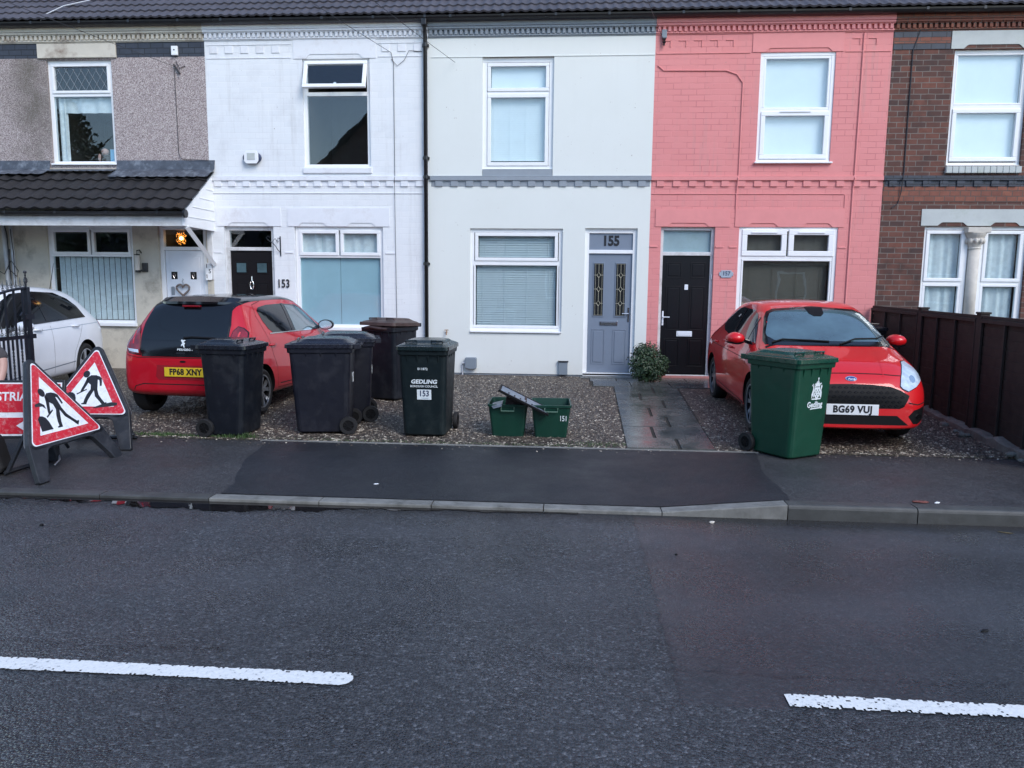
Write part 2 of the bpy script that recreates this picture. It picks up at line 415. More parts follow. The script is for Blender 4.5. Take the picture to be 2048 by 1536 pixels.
M = {}
M['upvc'] = pm("white_plastic", (0.84, 0.855, 0.87), 0.35, var=0.03)
M['upvc_old'] = pm("aged_white_timber", (0.62, 0.63, 0.64), 0.55, var=0.10, dirt=((0.3, 0.29, 0.27), 5, 0.6))
M['glass'] = glass_mat()
M['frost'] = glass_mat("frosted_film_glass", 1.6, (0.90, 0.97, 1.0), 0.05)
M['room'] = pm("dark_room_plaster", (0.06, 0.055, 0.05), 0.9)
M['blind'] = pm("pale_grey_blind", (0.66, 0.72, 0.74), 0.6, var=0.03)
M['blind_white'] = pm("white_roller_blind", (0.88, 0.92, 0.93), 0.7, var=0.02)
M['blind_brown'] = pm("dark_wood_blind", (0.09, 0.075, 0.055), 0.6)
M['voile'] = pm("net_curtain", (0.72, 0.76, 0.77), 0.8, var=0.1, vscale=14)
M['cream_curtain'] = pm("cream_curtain", (0.60, 0.57, 0.48), 0.85, var=0.12)
M['film'] = pm("pale_blue_window_film", (0.45, 0.575, 0.59), 0.5, var=0.06, vscale=2)
M['pvc_black'] = pm("black_plastic_gutter", (0.012, 0.012, 0.014), 0.35, rvar=0.1)
M['white_brick'] = brick_mat("white_painted_brick", (0.79, 0.81, 0.83), (0.76, 0.785, 0.81), (0.58, 0.60, 0.64), joint=0.3, stain=((0.50, 0.50, 0.52), 1.6, 0.35), bstr=0.28)
M['pink_brick'] = brick_mat("pink_painted_brick", (0.72, 0.265, 0.26), (0.70, 0.25, 0.245), (0.38, 0.09, 0.11), joint=0.45, bstr=0.4)  # dark joint colour paints thin shadow lines into the pink
M['red_brick'] = brick_mat("weathered_brick", (0.175, 0.066, 0.046), (0.060, 0.036, 0.034), (0.19, 0.165, 0.145), width=0.225, row=.086, msize=0.007, rough=0.85, paint=False, stain=((0.025, 0.022, 0.022), 1.4, 0.7))
M['orange_brick'] = brick_mat("red_orange_brick", (0.27, 0.10, 0.065), (0.20, 0.075, 0.055), (0.10, 0.08, 0.07), width=0.16, row=0.085, rough=0.85, paint=False)
M['blue_brick'] = brick_mat("blue_engineering_brick", (0.050, 0.060, 0.082), (0.036, 0.044, 0.064), (0.015, 0.018, 0.025), width=0.22, row=0.09, msize=0.008, rough=0.6, paint=False)
M['render'] = pm("smooth_cream_render", (0.77, 0.785, 0.765), 0.8, var=0.025, vscale=0.8, bmp=(90, 0.12, 0.003), world=True)
def render_mat():
    m, n, l, p = _new("smooth_cream_render"); t = tex_noise(n, l, pos(n), 0.8, 4)
    c = ramp(n, l, t.outputs["Fac"], [(0.3, (0.71, 0.735, 0.705)), (0.7, (0.745, 0.77, 0.745))]); l.new(weather(n, l, c.outputs[0], 0.16), p.inputs["Base Color"])
    p.inputs["Roughness"].default_value = 0.8; b = tex_noise(n, l, pos(n), 90, 3); l.new(bump(n, l, b.outputs["Fac"], 0.15, 0.003), p.inputs["Normal"]); return m
M['render'] = render_mat()
M['grey_paint'] = pm("grey_masonry_paint", (0.27, 0.305, 0.345), 0.7, var=0.05, world=True, bmp=(50, 0.2, 0.003))
M['white_paint'] = pm("white_masonry_paint", (0.77, 0.79, 0.83), 0.7, var=0.05, vscale=3, world=True, dirt=((0.40, 0.36, 0.34), 3, 0.4))
M['pink_paint'] = pm("pink_masonry_paint", (0.72, 0.265, 0.26), 0.7, var=0.04, world=True, bmp=(40, 0.2, 0.003))
M['cream_paint'] = pm("cream_masonry_paint", (0.60, 0.56, 0.48), 0.75, var=0.08, vscale=5, world=True, dirt=((0.16, 0.10, 0.07), 2.5, 0.85))
M['stone_paint'] = pm("stone_lintel_paint", (0.50, 0.53, 0.52), 0.75, var=0.10, vscale=3, world=True, dirt=((0.30, 0.34, 0.28), 3, 0.6))
M['cream_stone'] = pm("cream_stone_column", (0.58, 0.54, 0.48), 0.75, var=0.1, vscale=8)
M['cream_render'] = pm("stained_cream_render", (0.55, 0.51, 0.43), 0.85, var=0.10, vscale=3, world=True, bmp=(45, 0.5, 0.006), dirt=((0.20, 0.18, 0.15), 2.2, 0.8))
M['pebble'] = pebble_mat("pebbledash")
M['roof'] = tile_mat("grey_brown_roof_tile", (0.075, 0.070, 0.082), (0.17, 0.16, 0.17))
M['porch_tile'] = tile_mat("black_brown_porch_tile", (0.020, 0.018, 0.019), (0.07, 0.10, 0.11))
M['lead'] = pm("lead_flashing", (0.07, 0.08, 0.10), 0.45, var=0.3, vscale=8, dirt=((0.25, 0.28, 0.32), 7, 0.8), world=True)
M['grey_door'] = pm("blue_grey_door", (0.185, 0.225, 0.29), 0.4, var=0.03, bmp=(90, 0.1, 0.001))
M['black_door'] = pm("black_door", (0.005, 0.005, 0.007), 0.35, var=0.1, spec=.3)
M['brown_black'] = pm("black_brown_door", (0.007, 0.005, 0.006), 0.4, var=0.1, spec=.3)
M['white_door'] = pm("white_door", (0.74, 0.78, 0.84), 0.35, var=0.02)
M['chrome'] = pm("chrome", (0.7, 0.7, 0.7), 0.15, metal=1.0, var=0.02)
M['dark_glass'] = pm("dark_glass", (0.02, 0.022, 0.024), 0.05, var=0.05)
M['lead_came'] = pm("brass_came", (0.50, 0.48, 0.38), 0.4, metal=0.3)
M['ink'] = pm("black_paint", (0.008, 0.009, 0.014), 0.5, var=0.05)
M['navy'] = pm("navy_paint", (0.03, 0.045, 0.10), 0.5, var=0.05)
M['slate'] = pm("slate_plaque", (0.33, 0.40, 0.48), 0.6, var=0.1)
M['road'] = asphalt_mat("road_asphalt", (0.048, 0.0505, 0.057), (0.076, 0.080, 0.089), 80, (0.16, 0.52), 0.85, 0.009, patch=True)
M['pave'] = asphalt_mat("pavement_asphalt", (0.040, 0.039, 0.041), (0.068, 0.067, 0.070), 120, (0.38, 0.62), 0.5, 0.004)
M['pave_new'] = asphalt_mat("new_pavement_asphalt", (0.014, 0.015, 0.019), (0.026, 0.028, 0.033), 130, (0.45, 0.65), 0.5, 0.004)
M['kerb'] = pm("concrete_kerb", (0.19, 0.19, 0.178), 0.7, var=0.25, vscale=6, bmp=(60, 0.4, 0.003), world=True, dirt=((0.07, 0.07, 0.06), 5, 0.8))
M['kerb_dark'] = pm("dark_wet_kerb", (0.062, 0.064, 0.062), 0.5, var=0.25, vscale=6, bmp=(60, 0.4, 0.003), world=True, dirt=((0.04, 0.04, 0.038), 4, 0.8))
M['gravel'] = gravel_mat("gravel_bed"); M['stones'] = gravel_mat("gravel_stones", True)
M['slab'] = slab_mat(); M['line'] = paint_line_mat()
M['puddle'] = pm("wet_silt", (0.010, 0.008, 0.008), 0.03, var=0.4, vscale=10, world=True)
M['soil'] = pm("dark_soil", (0.03, 0.027, 0.022), 0.9, var=0.3, world=True)
M['grass'] = pm("grass_blades", (0.050, 0.10, 0.028), 0.6, var=0.4, vscale=12, world=True)
M['leaf'] = pm("shrub_leaves", (0.030, 0.060, 0.026), 0.45, var=0.45, vscale=14)
M['bark'] = pm("bark", (0.06, 0.045, 0.035), 0.9)
M['fence'] = pm("dark_brown_fence_timber", (0.028, 0.020, 0.017), 0.8, var=0.35, vscale=9, bmp=(30, 0.4, 0.003))
M['iron'] = pm("black_wrought_iron", (0.006, 0.008, 0.016), 0.4, var=0.2)
M['bin_black'] = pm("blue_black_bin_plastic", (0.007, 0.009, 0.014), 0.45, var=0.12, rvar=0.08, spec=.3, dirt=((0.04, 0.043, 0.048), 5, 0.5))
M['bin_slate'] = pm("purple_grey_bin_plastic", (0.008, 0.009, 0.016), 0.45, var=0.12, rvar=0.08, spec=.35, dirt=((0.042, 0.042, 0.05), 4, 0.5))
M['bin_dkgreen'] = pm("dark_green_grey_bin_plastic", (0.005, 0.011, 0.013), 0.45, var=0.12, rvar=0.08, spec=.35, dirt=((0.035, 0.045, 0.045), 5, 0.5))
M['bin_brown'] = pm("brown_lid_plastic", (0.060, 0.036, 0.032), 0.40, var=0.5, vscale=9)
M['bin_green'] = pm("green_bin_plastic", (0.003, 0.050, 0.027), 0.40, var=0.10, rvar=0.06)
M['box_green'] = pm("green_box_plastic", (0.003, 0.040, 0.025), 0.42, var=0.12, rvar=0.08)
M['lid_grey'] = pm("blue_grey_lid", (0.15, 0.18, 0.23), 0.35, var=0.35, vscale=18)
for k_, c_ in (('bin_black', (.010, .013, .019)), ('bin_slate', (.011, .012, .020)), ('bin_dkgreen', (.008, .016, .018)), ('bin_green', (.004, .050, .032))):
    M[k_ + '_lid'] = pm("weathered_" + k_ + "_lid", c_, 0.26, var=0.2, vscale=10, rvar=0.1, bmp=(5, 0.05, 0.01))
M['bin_brown_lid'] = M['bin_brown']
M['rubber'] = pm("black_rubber", (0.010, 0.010, 0.011), 0.7, var=0.2)
M['decal'] = pm("white_print", (0.72, 0.78, 0.80), 0.5, var=0.05, vscale=60)
M['scuff'] = pm("pale_scuffs", (0.16, 0.18, 0.20), 0.6, var=0.4, vscale=30)
M['cardboard'] = pm("dark_cardboard", (0.045, 0.028, 0.026), 0.8, var=0.3)
M['sign_red'] = pm("red_retroreflective", (0.56, 0.012, 0.030), 0.38, var=0.1, dirt=((0.7, 0.6, 0.6), 34, 0.35))
M['sign_white'] = pm("white_retroreflective", (0.80, 0.83, 0.88), 0.38, var=0.04, dirt=((0.08, 0.09, 0.12), 30, 0.30))
M['sign_frame'] = pm("grey_black_plastic_frame", (0.017, 0.019, 0.024), 0.5, var=0.2, rvar=0.1, dirt=((0.09, 0.09, 0.10), 8, 0.4))
M['sign_edge'] = pm("scuffed_grey_plastic_edge", (0.14, 0.15, 0.17), 0.5, var=0.2)
M['red_a'] = pm("bright_red_car_paint", (0.66, 0.008, 0.012), 0.45, coat=1.0, var=0.02, spec=0.2)
M['red_b'] = pm("deep_red_car_paint", (0.48, 0.006, 0.018), 0.45, coat=1.0, var=0.02, spec=0.2)
M['white_car'] = pm("white_car_paint", (0.82, 0.85, 0.90), 0.35, coat=1.0, var=0.02)
M['car_glass'] = pm("tinted_car_glass", (0.006, 0.008, 0.011), 0.03, coat=0.15, var=0.05, spec=0.5)
M['screen_glass'] = pm("windscreen_glass", (0.07, 0.12, 0.14), 0.04, coat=1.0, var=0.35, vscale=2.4, spec=1.0)  # paler blue base stands in for sky reflected in the glass
M['car_black'] = pm("gloss_black_trim", (0.005, 0.005, 0.007), 0.10, coat=0.2, var=0.1)
M['car_matt'] = pm("matt_black_plastic", (0.006, 0.006, 0.007), 0.6, var=0.1, spec=0.2)
M['seam'] = pm("painted_gap_shadow", (0.010, 0.006, 0.006), 0.9)  # dark strip colour standing in for shade in panel gaps and creases
M['tyre'] = pm("tyre_rubber", (0.012, 0.012, 0.013), 0.75, var=0.2)
M['alloy'] = pm("alloy_wheel", (0.36, 0.38, 0.41), 0.3, metal=0.8, var=0.1)
M['alloy_dark'] = pm("dark_alloy", (0.02, 0.02, 0.023), 0.35, metal=0.4)
M['headlamp'] = pm("headlamp_lens", (0.55, 0.66, 0.80), 0.15, coat=1.0, var=0.30, vscale=11)
M['taillamp'] = pm("red_lamp_lens", (0.20, 0.006, 0.012), 0.08, coat=1.0, var=0.5, vscale=12)
M['plate_y'] = pm("yellow_number_plate", (0.72, 0.52, 0.03), 0.4, var=0.02)
M['plate_w'] = pm("white_number_plate", (0.80, 0.82, 0.84), 0.4, var=0.02)
M['badge_blue'] = pm("blue_badge", (0.02, 0.05, 0.22), 0.2, coat=1)
M['orange'] = pm("orange_hi_vis_cloth", (0.95, 0.17, 0.03), 0.7, var=0.12, vscale=20, bmp=(18, 0.5, 0.01))
M['silver_tape'] = pm("silver_reflective_tape", (0.55, 0.57, 0.58), 0.4)
M['grey_cloth'] = pm("dark_grey_cloth", (0.06, 0.055, 0.06), 0.9, var=0.2, vscale=25, bmp=(20, 0.5, 0.008))
M['skin'] = pm("skin", (0.50, 0.30, 0.25), 0.5, var=0.10, vscale=9)
M['hair'] = pm("brown_hair", (0.05, 0.03, 0.02), 0.7)
M['boot'] = pm("work_boot", (0.05, 0.035, 0.025), 0.7)
M['wire'] = pm("black_cable", (0.03, 0.03, 0.035), 0.6)
M['white_cable'] = pm("white_cable", (0.6, 0.62, 0.65), 0.6)
M['heart'] = pm("woven_twig", (0.16, 0.13, 0.12), 0.85, var=0.5, vscale=60)
M['bulb'] = pm("lit_lamp_crystal", (1.0, 0.5, 0.12), 0.3, em=((1.0, 0.33, 0.05), 0.7))
M['bulb_core'] = pm("lit_bulb", (1.0, 0.8, 0.4), 0.3, em=((1.0, 0.62, 0.22), 4.0))
M['terracotta'] = pm("orange_tile_step", (0.28, 0.15, 0.07), 0.6, var=0.15, vscale=10)
M['concrete'] = pm("broken_concrete", (0.16, 0.155, 0.14), 0.85, var=0.4, vscale=7, bmp=(18, 0.8, 0.02), world=True)
M['red_litter'] = pm("brick_fragment", (0.16, 0.05, 0.04), 0.8)
M['brown_leaf'] = pm("dead_leaf", (0.09, 0.07, 0.03), 0.7)
M['wallb'] = pm("opposite_brick", (0.16, 0.09, 0.075), 0.85, var=0.2, world=True)
M['meter'] = pm("grey_meter_box", (0.20, 0.24, 0.28), 0.5, var=0.04)

# ------------------------------------------------------------------ ground heights
YW = 13.1                       # face of the terrace
def g(y): return 0.10 * max(0.0, (y - 7.8)) / 5.3
def kerb_top(x): return -0.035 + 0.085 * min(1.0, max(0.0, (x - 0.74) / 0.94))
def pave_z(x, y): t = min(1.0, max(0.0, (7.8 - y) / 1.93)); return t * kerb_top(x)
ROADZ = -0.065

# ------------------------------------------------------------------ road, kerb, pavement, drive
def sheet(name, poly_fn, xs, ys, m, zfn, label=None, skip=None):
    b = bmesh.new(); V = {}
    for i, x in enumerate(xs):
        for j, y in enumerate(ys): V[i, j] = b.verts.new((x, y, zfn(x, y)))
    for i in range(len(xs) - 1):
        for j in range(len(ys) - 1): b.faces.new((V[i, j], V[i + 1, j], V[i + 1, j + 1], V[i, j + 1]))
    me = bpy.data.meshes.new(name); b.to_mesh(me); b.free()
    o = link(name, me, m); tag(o, label, None, kind="structure"); return o

def lin(a, b, n): return [a + (b - a) * i / n for i in range(n + 1)]
sheet("ground", None, [-300, 300], [-300, 300], M['soil'], lambda x, y: -0.32, "dark earth far beyond the street")
sheet("road", None, lin(-60, 60, 24), lin(-4.5, 5.78, 8), M['road'], lambda x, y: ROADZ, "wet grey asphalt road with a coarse surface")
sheet("pavement", None, [-60, -10] + lin(-6, 0.7, 12) + lin(0.8, 1.7, 9) + lin(2, 8, 6) + [60], lin(5.875, 7.82, 6), M['pave'],
      lambda x, y: pave_z(x, y) , "dark asphalt pavement in front of the terrace")

def pave_patch():
    b = bmesh.new(); r = random.Random(3); n = 40; rows = []
    for j in range(13):
        t = j / 12; y = 5.885 + (7.79 - 5.885) * t
        xl = -2.80 + (-3.24 + 2.80) * t + (0.035 * math.sin(t * 9) + r.uniform(-.02, .02)); xr = 1.70 + (1.89 - 1.70) * t + 0.03 * math.sin(t * 7 + 1) + r.uniform(-.008, .008)
        rows.append([b.verts.new((x, y, pave_z(x, y) + 0.004)) for x in lin(xl, xr, n)])
    for A, B in zip(rows, rows[1:]):
        for k in range(n): b.faces.new((A[k], A[k + 1], B[k + 1], B[k]))
    me = bpy.data.meshes.new("pavement_patch"); b.to_mesh(me); b.free()
    tag(link("pavement_patch", me, M['pave_new']), "newer blue-black asphalt patch across the driveways", kind="structure")
pave_patch()

# kerb stones: dropped on the left, one tapering, upstand on the right
def kerb_stone(x0, x1, m, label, rounded):
    b = MB(); n = 6; gap = 0.004; A = []
    for x in lin(x0 + gap, x1 - gap, n):
        zt = kerb_top(x); yf, yb = 5.755, 5.880; rr = 0.03 if rounded else 0.010
        rr = min(rr, (zt - ROADZ) * 0.6)
        prof = [(yb, -0.25), (yb, zt)] + [(yf + rr - rr * math.sin(a), zt - rr + rr * math.cos(a)) for a in (0, R(30), R(60), R(90))] + [(yf, -0.25)]
        A.append([(x, y, z) for y, z in prof])
    b.loft(A)
    o = b.build("kerb_stone", m); tag(o, label, kind="structure")
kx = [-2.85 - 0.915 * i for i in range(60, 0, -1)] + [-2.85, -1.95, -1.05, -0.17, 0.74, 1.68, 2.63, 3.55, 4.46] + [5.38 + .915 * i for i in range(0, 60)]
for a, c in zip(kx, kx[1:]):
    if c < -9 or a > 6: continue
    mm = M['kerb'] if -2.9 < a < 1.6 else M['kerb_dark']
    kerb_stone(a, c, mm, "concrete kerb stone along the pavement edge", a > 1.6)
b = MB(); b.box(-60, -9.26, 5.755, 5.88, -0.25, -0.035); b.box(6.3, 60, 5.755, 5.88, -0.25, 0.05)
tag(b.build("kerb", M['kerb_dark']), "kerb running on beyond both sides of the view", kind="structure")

# thin concrete edging between the pavement and the gravel
b = MB(); b.box(-3.26, 1.95, 7.775, 7.822, -0.1, 0.009)
tag(b.build("edging", M['kerb'], bevel=0.004), "thin concrete edging between pavement and gravel", kind="structure")

# centre line
def dash(name, x0, x1, label, round_end=None):
    b = bmesh.new(); r = random.Random(int(x0 * 10) + 50); n = int((x1 - x0) / 0.010); yc = 3.145; worn = 0 if x0 < 0 else 1; K = 10; ph = [r.uniform(0, 6) for _ in range(6)]; rows = []
    for i in range(n + 1):
        x = x0 + (x1 - x0) * i / n; hw = 0.05 + .002 * math.sin(x * 5 + ph[0])
        if round_end and x > x1 - 0.04: hw *= math.sqrt(max(0.02, 1 - ((x - (x1 - .04)) / .0401) ** 2))
        rows.append([b.verts.new((x, yc - hw + 2 * hw * k / K + (r.uniform(-.004, .004) if k in (0, K) else 0), ROADZ + 0.006)) for k in range(K + 1)])
    for i in range(n):
        x = x0 + (x1 - x0) * i / n
        for k in range(K):
            edge = min(k, K - 1 - k); w = .5 + .5 * math.sin(x * 7 + ph[1] + math.sin(x * 19 + ph[2]) * 1.5)
            p = (0.30 if worn else 0.10) * (edge == 0) + (0.10 if worn else .01) * (edge == 1) + (0.045 * w if worn else 0)
            if worn and edge == 0 and k == 0: p += .22 * w
            if r.random() < p: continue
            b.faces.new((rows[i][k], rows[i + 1][k], rows[i + 1][k + 1], rows[i][k + 1]))
    me = bpy.data.meshes.new(name); b.to_mesh(me); b.free()
    tag(link(name, me, M['line']), label, kind="structure")
dash("road_marking", -4.9, -0.93, "white centre line dash on the left of the road", True)
dash("road_marking", 0.96, 4.9, "worn white centre line dash on the right of the road")

# wet silt and water lying in the left gutter
def gutter_water():
    b = bmesh.new(); r = random.Random(11); n = 260; A = []; B_ = []
    for i in range(n + 1):
        x = -9 + 9.1 * i / n; w = 0.08 + 0.13 * (0.5 + 0.5 * math.sin(x * 2.1 + 1)) + .03 * math.sin(x * 9) + r.uniform(-.035, .035)
        w *= 1 if x < -2 else max(0.15, (0.1 - x) / 2.1)
        A.append(b.verts.new((x, 5.752, ROADZ + 0.005))); B_.append(b.verts.new((x, 5.75 - max(.008, w), ROADZ + 0.005)))
    for i in range(n): b.faces.new((B_[i], B_[i + 1], A[i + 1], A[i]))
    me = bpy.data.meshes.new("gutter_puddle"); b.to_mesh(me); b.free()
    tag(link("gutter_puddle", me, M['puddle']), "dark puddle and silt lying along the dropped kerb", kind="structure")
gutter_water()

# gravel drive
sheet("gravel_drive", None, lin(-14, 14, 28), lin(7.80, 13.12, 12), M['gravel'], lambda x, y: g(y) + 0.004, "brown gravel drive in front of the houses")
PATH = [(0.62, 7.81), (1.53, 7.78), (1.72, 11.95), (2.50, 12.0), (2.50, 13.09), (0.36, 13.09), (0.36, 12.1), (0.74, 12.1)]
def inpoly(x, y, P):
    c = False; j = len(P) - 1
    for i in range(len(P)):
        if (P[i][1] > y) != (P[j][1] > y) and x < (P[j][0] - P[i][0]) * (y - P[i][1]) / (P[j][1] - P[i][1]) + P[i][0]: c = not c
        j = i
    return c
def stones():
    import numpy as np
    r = np.random.RandomState(5); N = 75000
    u = r.rand(N); y = 7.83 + 5.2 * u ** 1.5; x = -7.5 + 13.0 * r.rand(N)
    keep = np.array([not inpoly(a, c, PATH) for a, c in zip(x, y)]); keep &= (x < 4.46 + (y - 7.6) * .07); x = x[keep]; y = y[keep]
    xe = -4.6 + 9.0 * r.rand(420); ye = 7.80 - 0.22 * r.rand(420) ** 2.2; x = np.concatenate([x, xe]); y = np.concatenate([y, ye]); N = len(x)
    s = 0.0045 + 0.0085 * r.rand(N) ** 2
    base = np.array([[1, 0, 0], [0, 1, 0], [-1, 0, 0], [0, -1, 0], [0, 0, 1]], float)
    P = base[None] + 0.35 * (r.rand(N, 5, 3) - .5); P[:, :, 2] *= 0.75
    th = r.rand(N) * 6.283; c, sn = np.cos(th)[:, None], np.sin(th)[:, None]
    X = (P[:, :, 0] * c - P[:, :, 1] * sn) * s[:, None] * 1.35 + x[:, None]; Y = (P[:, :, 0] * sn + P[:, :, 1] * c) * s[:, None] + y[:, None]
    Z = P[:, :, 2] * s[:, None] + (0.1 * np.maximum(0, y - 7.8) / 5.3 + np.where(y > 7.8, 0.005, 0.003))[:, None]
    co = np.stack([X, Y, Z], -1).reshape(-1, 3).astype(np.float32)
    f = np.array([[0, 1, 4], [1, 2, 4], [2, 3, 4], [3, 0, 4]])
    F = (f[None] + 5 * np.arange(N)[:, None, None]).reshape(-1)
    me = bpy.data.meshes.new("loose_gravel"); me.vertices.add(len(co)); me.vertices.foreach_set("co", co.ravel())
    me.loops.add(len(F)); me.loops.foreach_set("vertex_index", F.astype(np.int32)); nf = len(F) // 3
    me.polygons.add(nf); me.polygons.foreach_set("loop_start", np.arange(0, nf * 3, 3, dtype=np.int32)); me.update(); me.validate()
    tag(link("loose_gravel", me, M['stones']), "loose brown and cream pebbles on the drives", "gravel", kind="stuff")
stones()

# stone-slab garden path, laid as staggered slabs
def path():
    b = MB(); r = random.Random(2)
    def slab(x0, x1, x2, x3, y0, y1):
        gp = 0.007; z0, z1 = g(y0), g(y1); t = 0.014 + r.uniform(0, .004)
        q = [(x0 + gp, y0 + gp, z0 + t), (x1 - gp, y0 + gp, z0 + t), (x3 - gp, y1 - gp, z1 + t), (x2 + gp, y1 - gp, z1 + t)]
        lo = [(a, c, d - .05) for a, c, d in q]; T = [b.b.verts.new(p) for p in q]; L = [b.b.verts.new(p) for p in lo]
        b.b.faces.new(T)
        for i in range(4): b.b.faces.new((L[i], L[(i + 1) % 4], T[(i + 1) % 4], T[i]))
    rows = [7.83, 8.32, 8.93, 9.56, 10.18, 10.78, 11.38, 12.0]
    xl = lambda y: 0.62 + 0.10 * (y - 7.8) / 4.2; xr = lambda y: 1.53 + 0.17 * (y - 7.8) / 4.2
    for i, (a, c) in enumerate(zip(rows, rows[1:])):
        s = (0.60, 0.36)[i % 2] + (0.06 if i in (3, 4) else 0)
        m0 = xl(a) + (xr(a) - xl(a)) * s; m1 = xl(c) + (xr(c) - xl(c)) * s
        slab(xl(a), m0 - .012, xl(c), m1 - .012, a, c); slab(m0 + .012, xr(a), m1 + .012, xr(c), a, c)
    for a, c, xs in ((12.0, 12.55, (0.40, 1.0, 1.62, 2.5)), (12.55, 13.08, (0.36, 0.8, 1.35, 1.95, 2.5))):
        for p, q in zip(xs, xs[1:]): slab(p, q, p, q, a, c)
    o = b.build("garden_path", M['slab']); tag(o, "wet grey stone slab path up to the front doors", kind="structure")
    b = MB()
    for i, (a, c) in enumerate(zip(rows, rows[1:])):
        s = (0.60, 0.36)[i % 2] + (0.06 if i in (3, 4) else 0)
    b.b.free()
    b = MB(); b.prism([(0.61, 7.82), (1.54, 7.82), (1.73, 12.0), (2.51, 12.0), (2.51, 13.09), (0.35, 13.09), (0.35, 12.0), (0.71, 12.0)], 'z', -0.1, 0.006)
    for v in b.b.verts: v.co.z += g(v.co.y)
    tag(b.build("path_joints", M['soil']), "dark soil in the joints of the path", kind="structure")
path()

# ------------------------------------------------------------------ terrace
def wall_mesh(x0, x1, z0, z1, holes, y, depth, mb):
    xs = sorted(set([x0, x1] + [v for h in holes for v in h[:2] if x0 < v < x1])); zs = sorted(set([z0, z1] + [v for h in holes for v in h[2:4] if z0 < v < z1]))
    for a, c in zip(xs, xs[1:]):
        for d, e in zip(zs, zs[1:]):
            mx, mz = (a + c) / 2, (d + e) / 2
            if any(h[0] < mx < h[1] and h[2] < mz < h[3] for h in holes): continue
            mb.face([(a, y, d), (c, y, d), (c, y, e), (a, y, e)])
    for h in holes:
        a, c, d, e = h[:4]; Y = y + depth
        mb.face([(a, y, d), (a, Y, d), (a, Y, e), (a, y, e)]); mb.face([(c, y, d), (c, y, e), (c, Y, e), (c, Y, d)])
        mb.face([(a, y, e), (a, Y, e), (c, Y, e), (c, y, e)]); mb.face([(a, y, d), (c, y, d), (c, Y, d), (a, Y, d)])

def wall(house, m, x0, x1, z0, z1, holes=(), y=YW, depth=0.12, name="wall"):
    b = MB(); wall_mesh(x0, x1, z0, z1, list(holes), y, depth, b)
    me = bpy.data.meshes.new(name); b.b.to_mesh(me); b.b.free(); return link(name, me, m, house)

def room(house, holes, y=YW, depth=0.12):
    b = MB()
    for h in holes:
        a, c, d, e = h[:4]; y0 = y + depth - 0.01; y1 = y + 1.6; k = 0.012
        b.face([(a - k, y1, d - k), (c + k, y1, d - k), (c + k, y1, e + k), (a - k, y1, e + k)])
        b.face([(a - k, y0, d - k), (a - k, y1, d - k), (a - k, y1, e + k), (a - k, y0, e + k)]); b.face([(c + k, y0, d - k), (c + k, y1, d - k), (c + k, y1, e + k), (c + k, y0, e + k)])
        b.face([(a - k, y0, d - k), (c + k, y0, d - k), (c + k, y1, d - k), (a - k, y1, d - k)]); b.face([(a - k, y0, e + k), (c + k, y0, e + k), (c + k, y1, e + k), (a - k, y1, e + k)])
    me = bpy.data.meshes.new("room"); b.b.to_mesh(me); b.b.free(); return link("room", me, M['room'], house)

def bars(b, x0, x1, z0, z1, w, y0, y1):
    b.box(x0, x1, y0, y1, z0, z0 + w); b.box(x0, x1, y0, y1, z1 - w, z1)
    b.box(x0, x0 + w, y0 + .0006, y1 - .0006, z0 + w, z1 - w); b.box(x1 - w, x1, y0 + .0006, y1 - .0006, z0 + w, z1 - w)

def window(house, x0, x1, z0, z1, lights, yo=0.045, fm='upvc', fw=0.042, sill=None, glass='glass', label=None):
    """lights: (x0,x1,z0,z1,sash width, sash proud) ; frame outline x0..z1"""
    b = MB(); Y = YW + yo; ex = .026
    bars(b, x0 - ex, x1 + ex, z0 - ex, z1 + ex, fw + ex, Y, Y + 0.07)
    w = b.build("window_frame", M[fm], house, bevel=0.006); w.name = "window"
    if label: w["label"] = label
    xs = lights
    # mullions and transoms fill between lights
    mb = MB(); any_ = False; done = set()
    for i, L in enumerate(xs):
        for K in xs[i + 1:]:
            if abs(L[0] - K[0]) < .05 and abs(L[1] - K[1]) < .3 or (K[0] <= L[0] + .02 and K[1] >= L[1] - .02):   # stacked
                lo, hi = (L, K) if L[2] < K[2] else (K, L)
                if hi[2] - lo[3] > 0.002 and (lo[3], hi[2]) not in done: done.add((lo[3], hi[2])); mb.box(max(x0 + fw, min(L[0], K[0])), min(x1 - fw, max(L[1], K[1])), Y + .002, Y + .068, lo[3], hi[2]); any_ = True
    sash = MB(); n = 0
    for L in xs:
        if L[4] > 0: bars(sash, L[0], L[1], L[2], L[3], L[4], Y - L[5], Y + 0.05); n += 1
    if any_: mb.build("transom", M[fm], w)
    else: mb.b.free()
    if n: sash.build("sash", M[fm], w, bevel=0.007)
    else: sash.b.free()
    for L in xs:
        k = L[4]; gm = L[6] if len(L) > 6 else glass
        p = MB(); p.box(L[0] + k - .005, L[1] - k + .005, Y + 0.018, Y + 0.024, L[2] + k - .005, L[3] - k + .005); p.build("pane", M[gm], w)
    if sill:
        s = MB(); s.box(x0 - sill[0], x1 + sill[0], YW - sill[1], Y + 0.03, z0 - sill[2], z0 - 0.002); s.build("sill", M[fm], w, bevel=0.008)
    return w

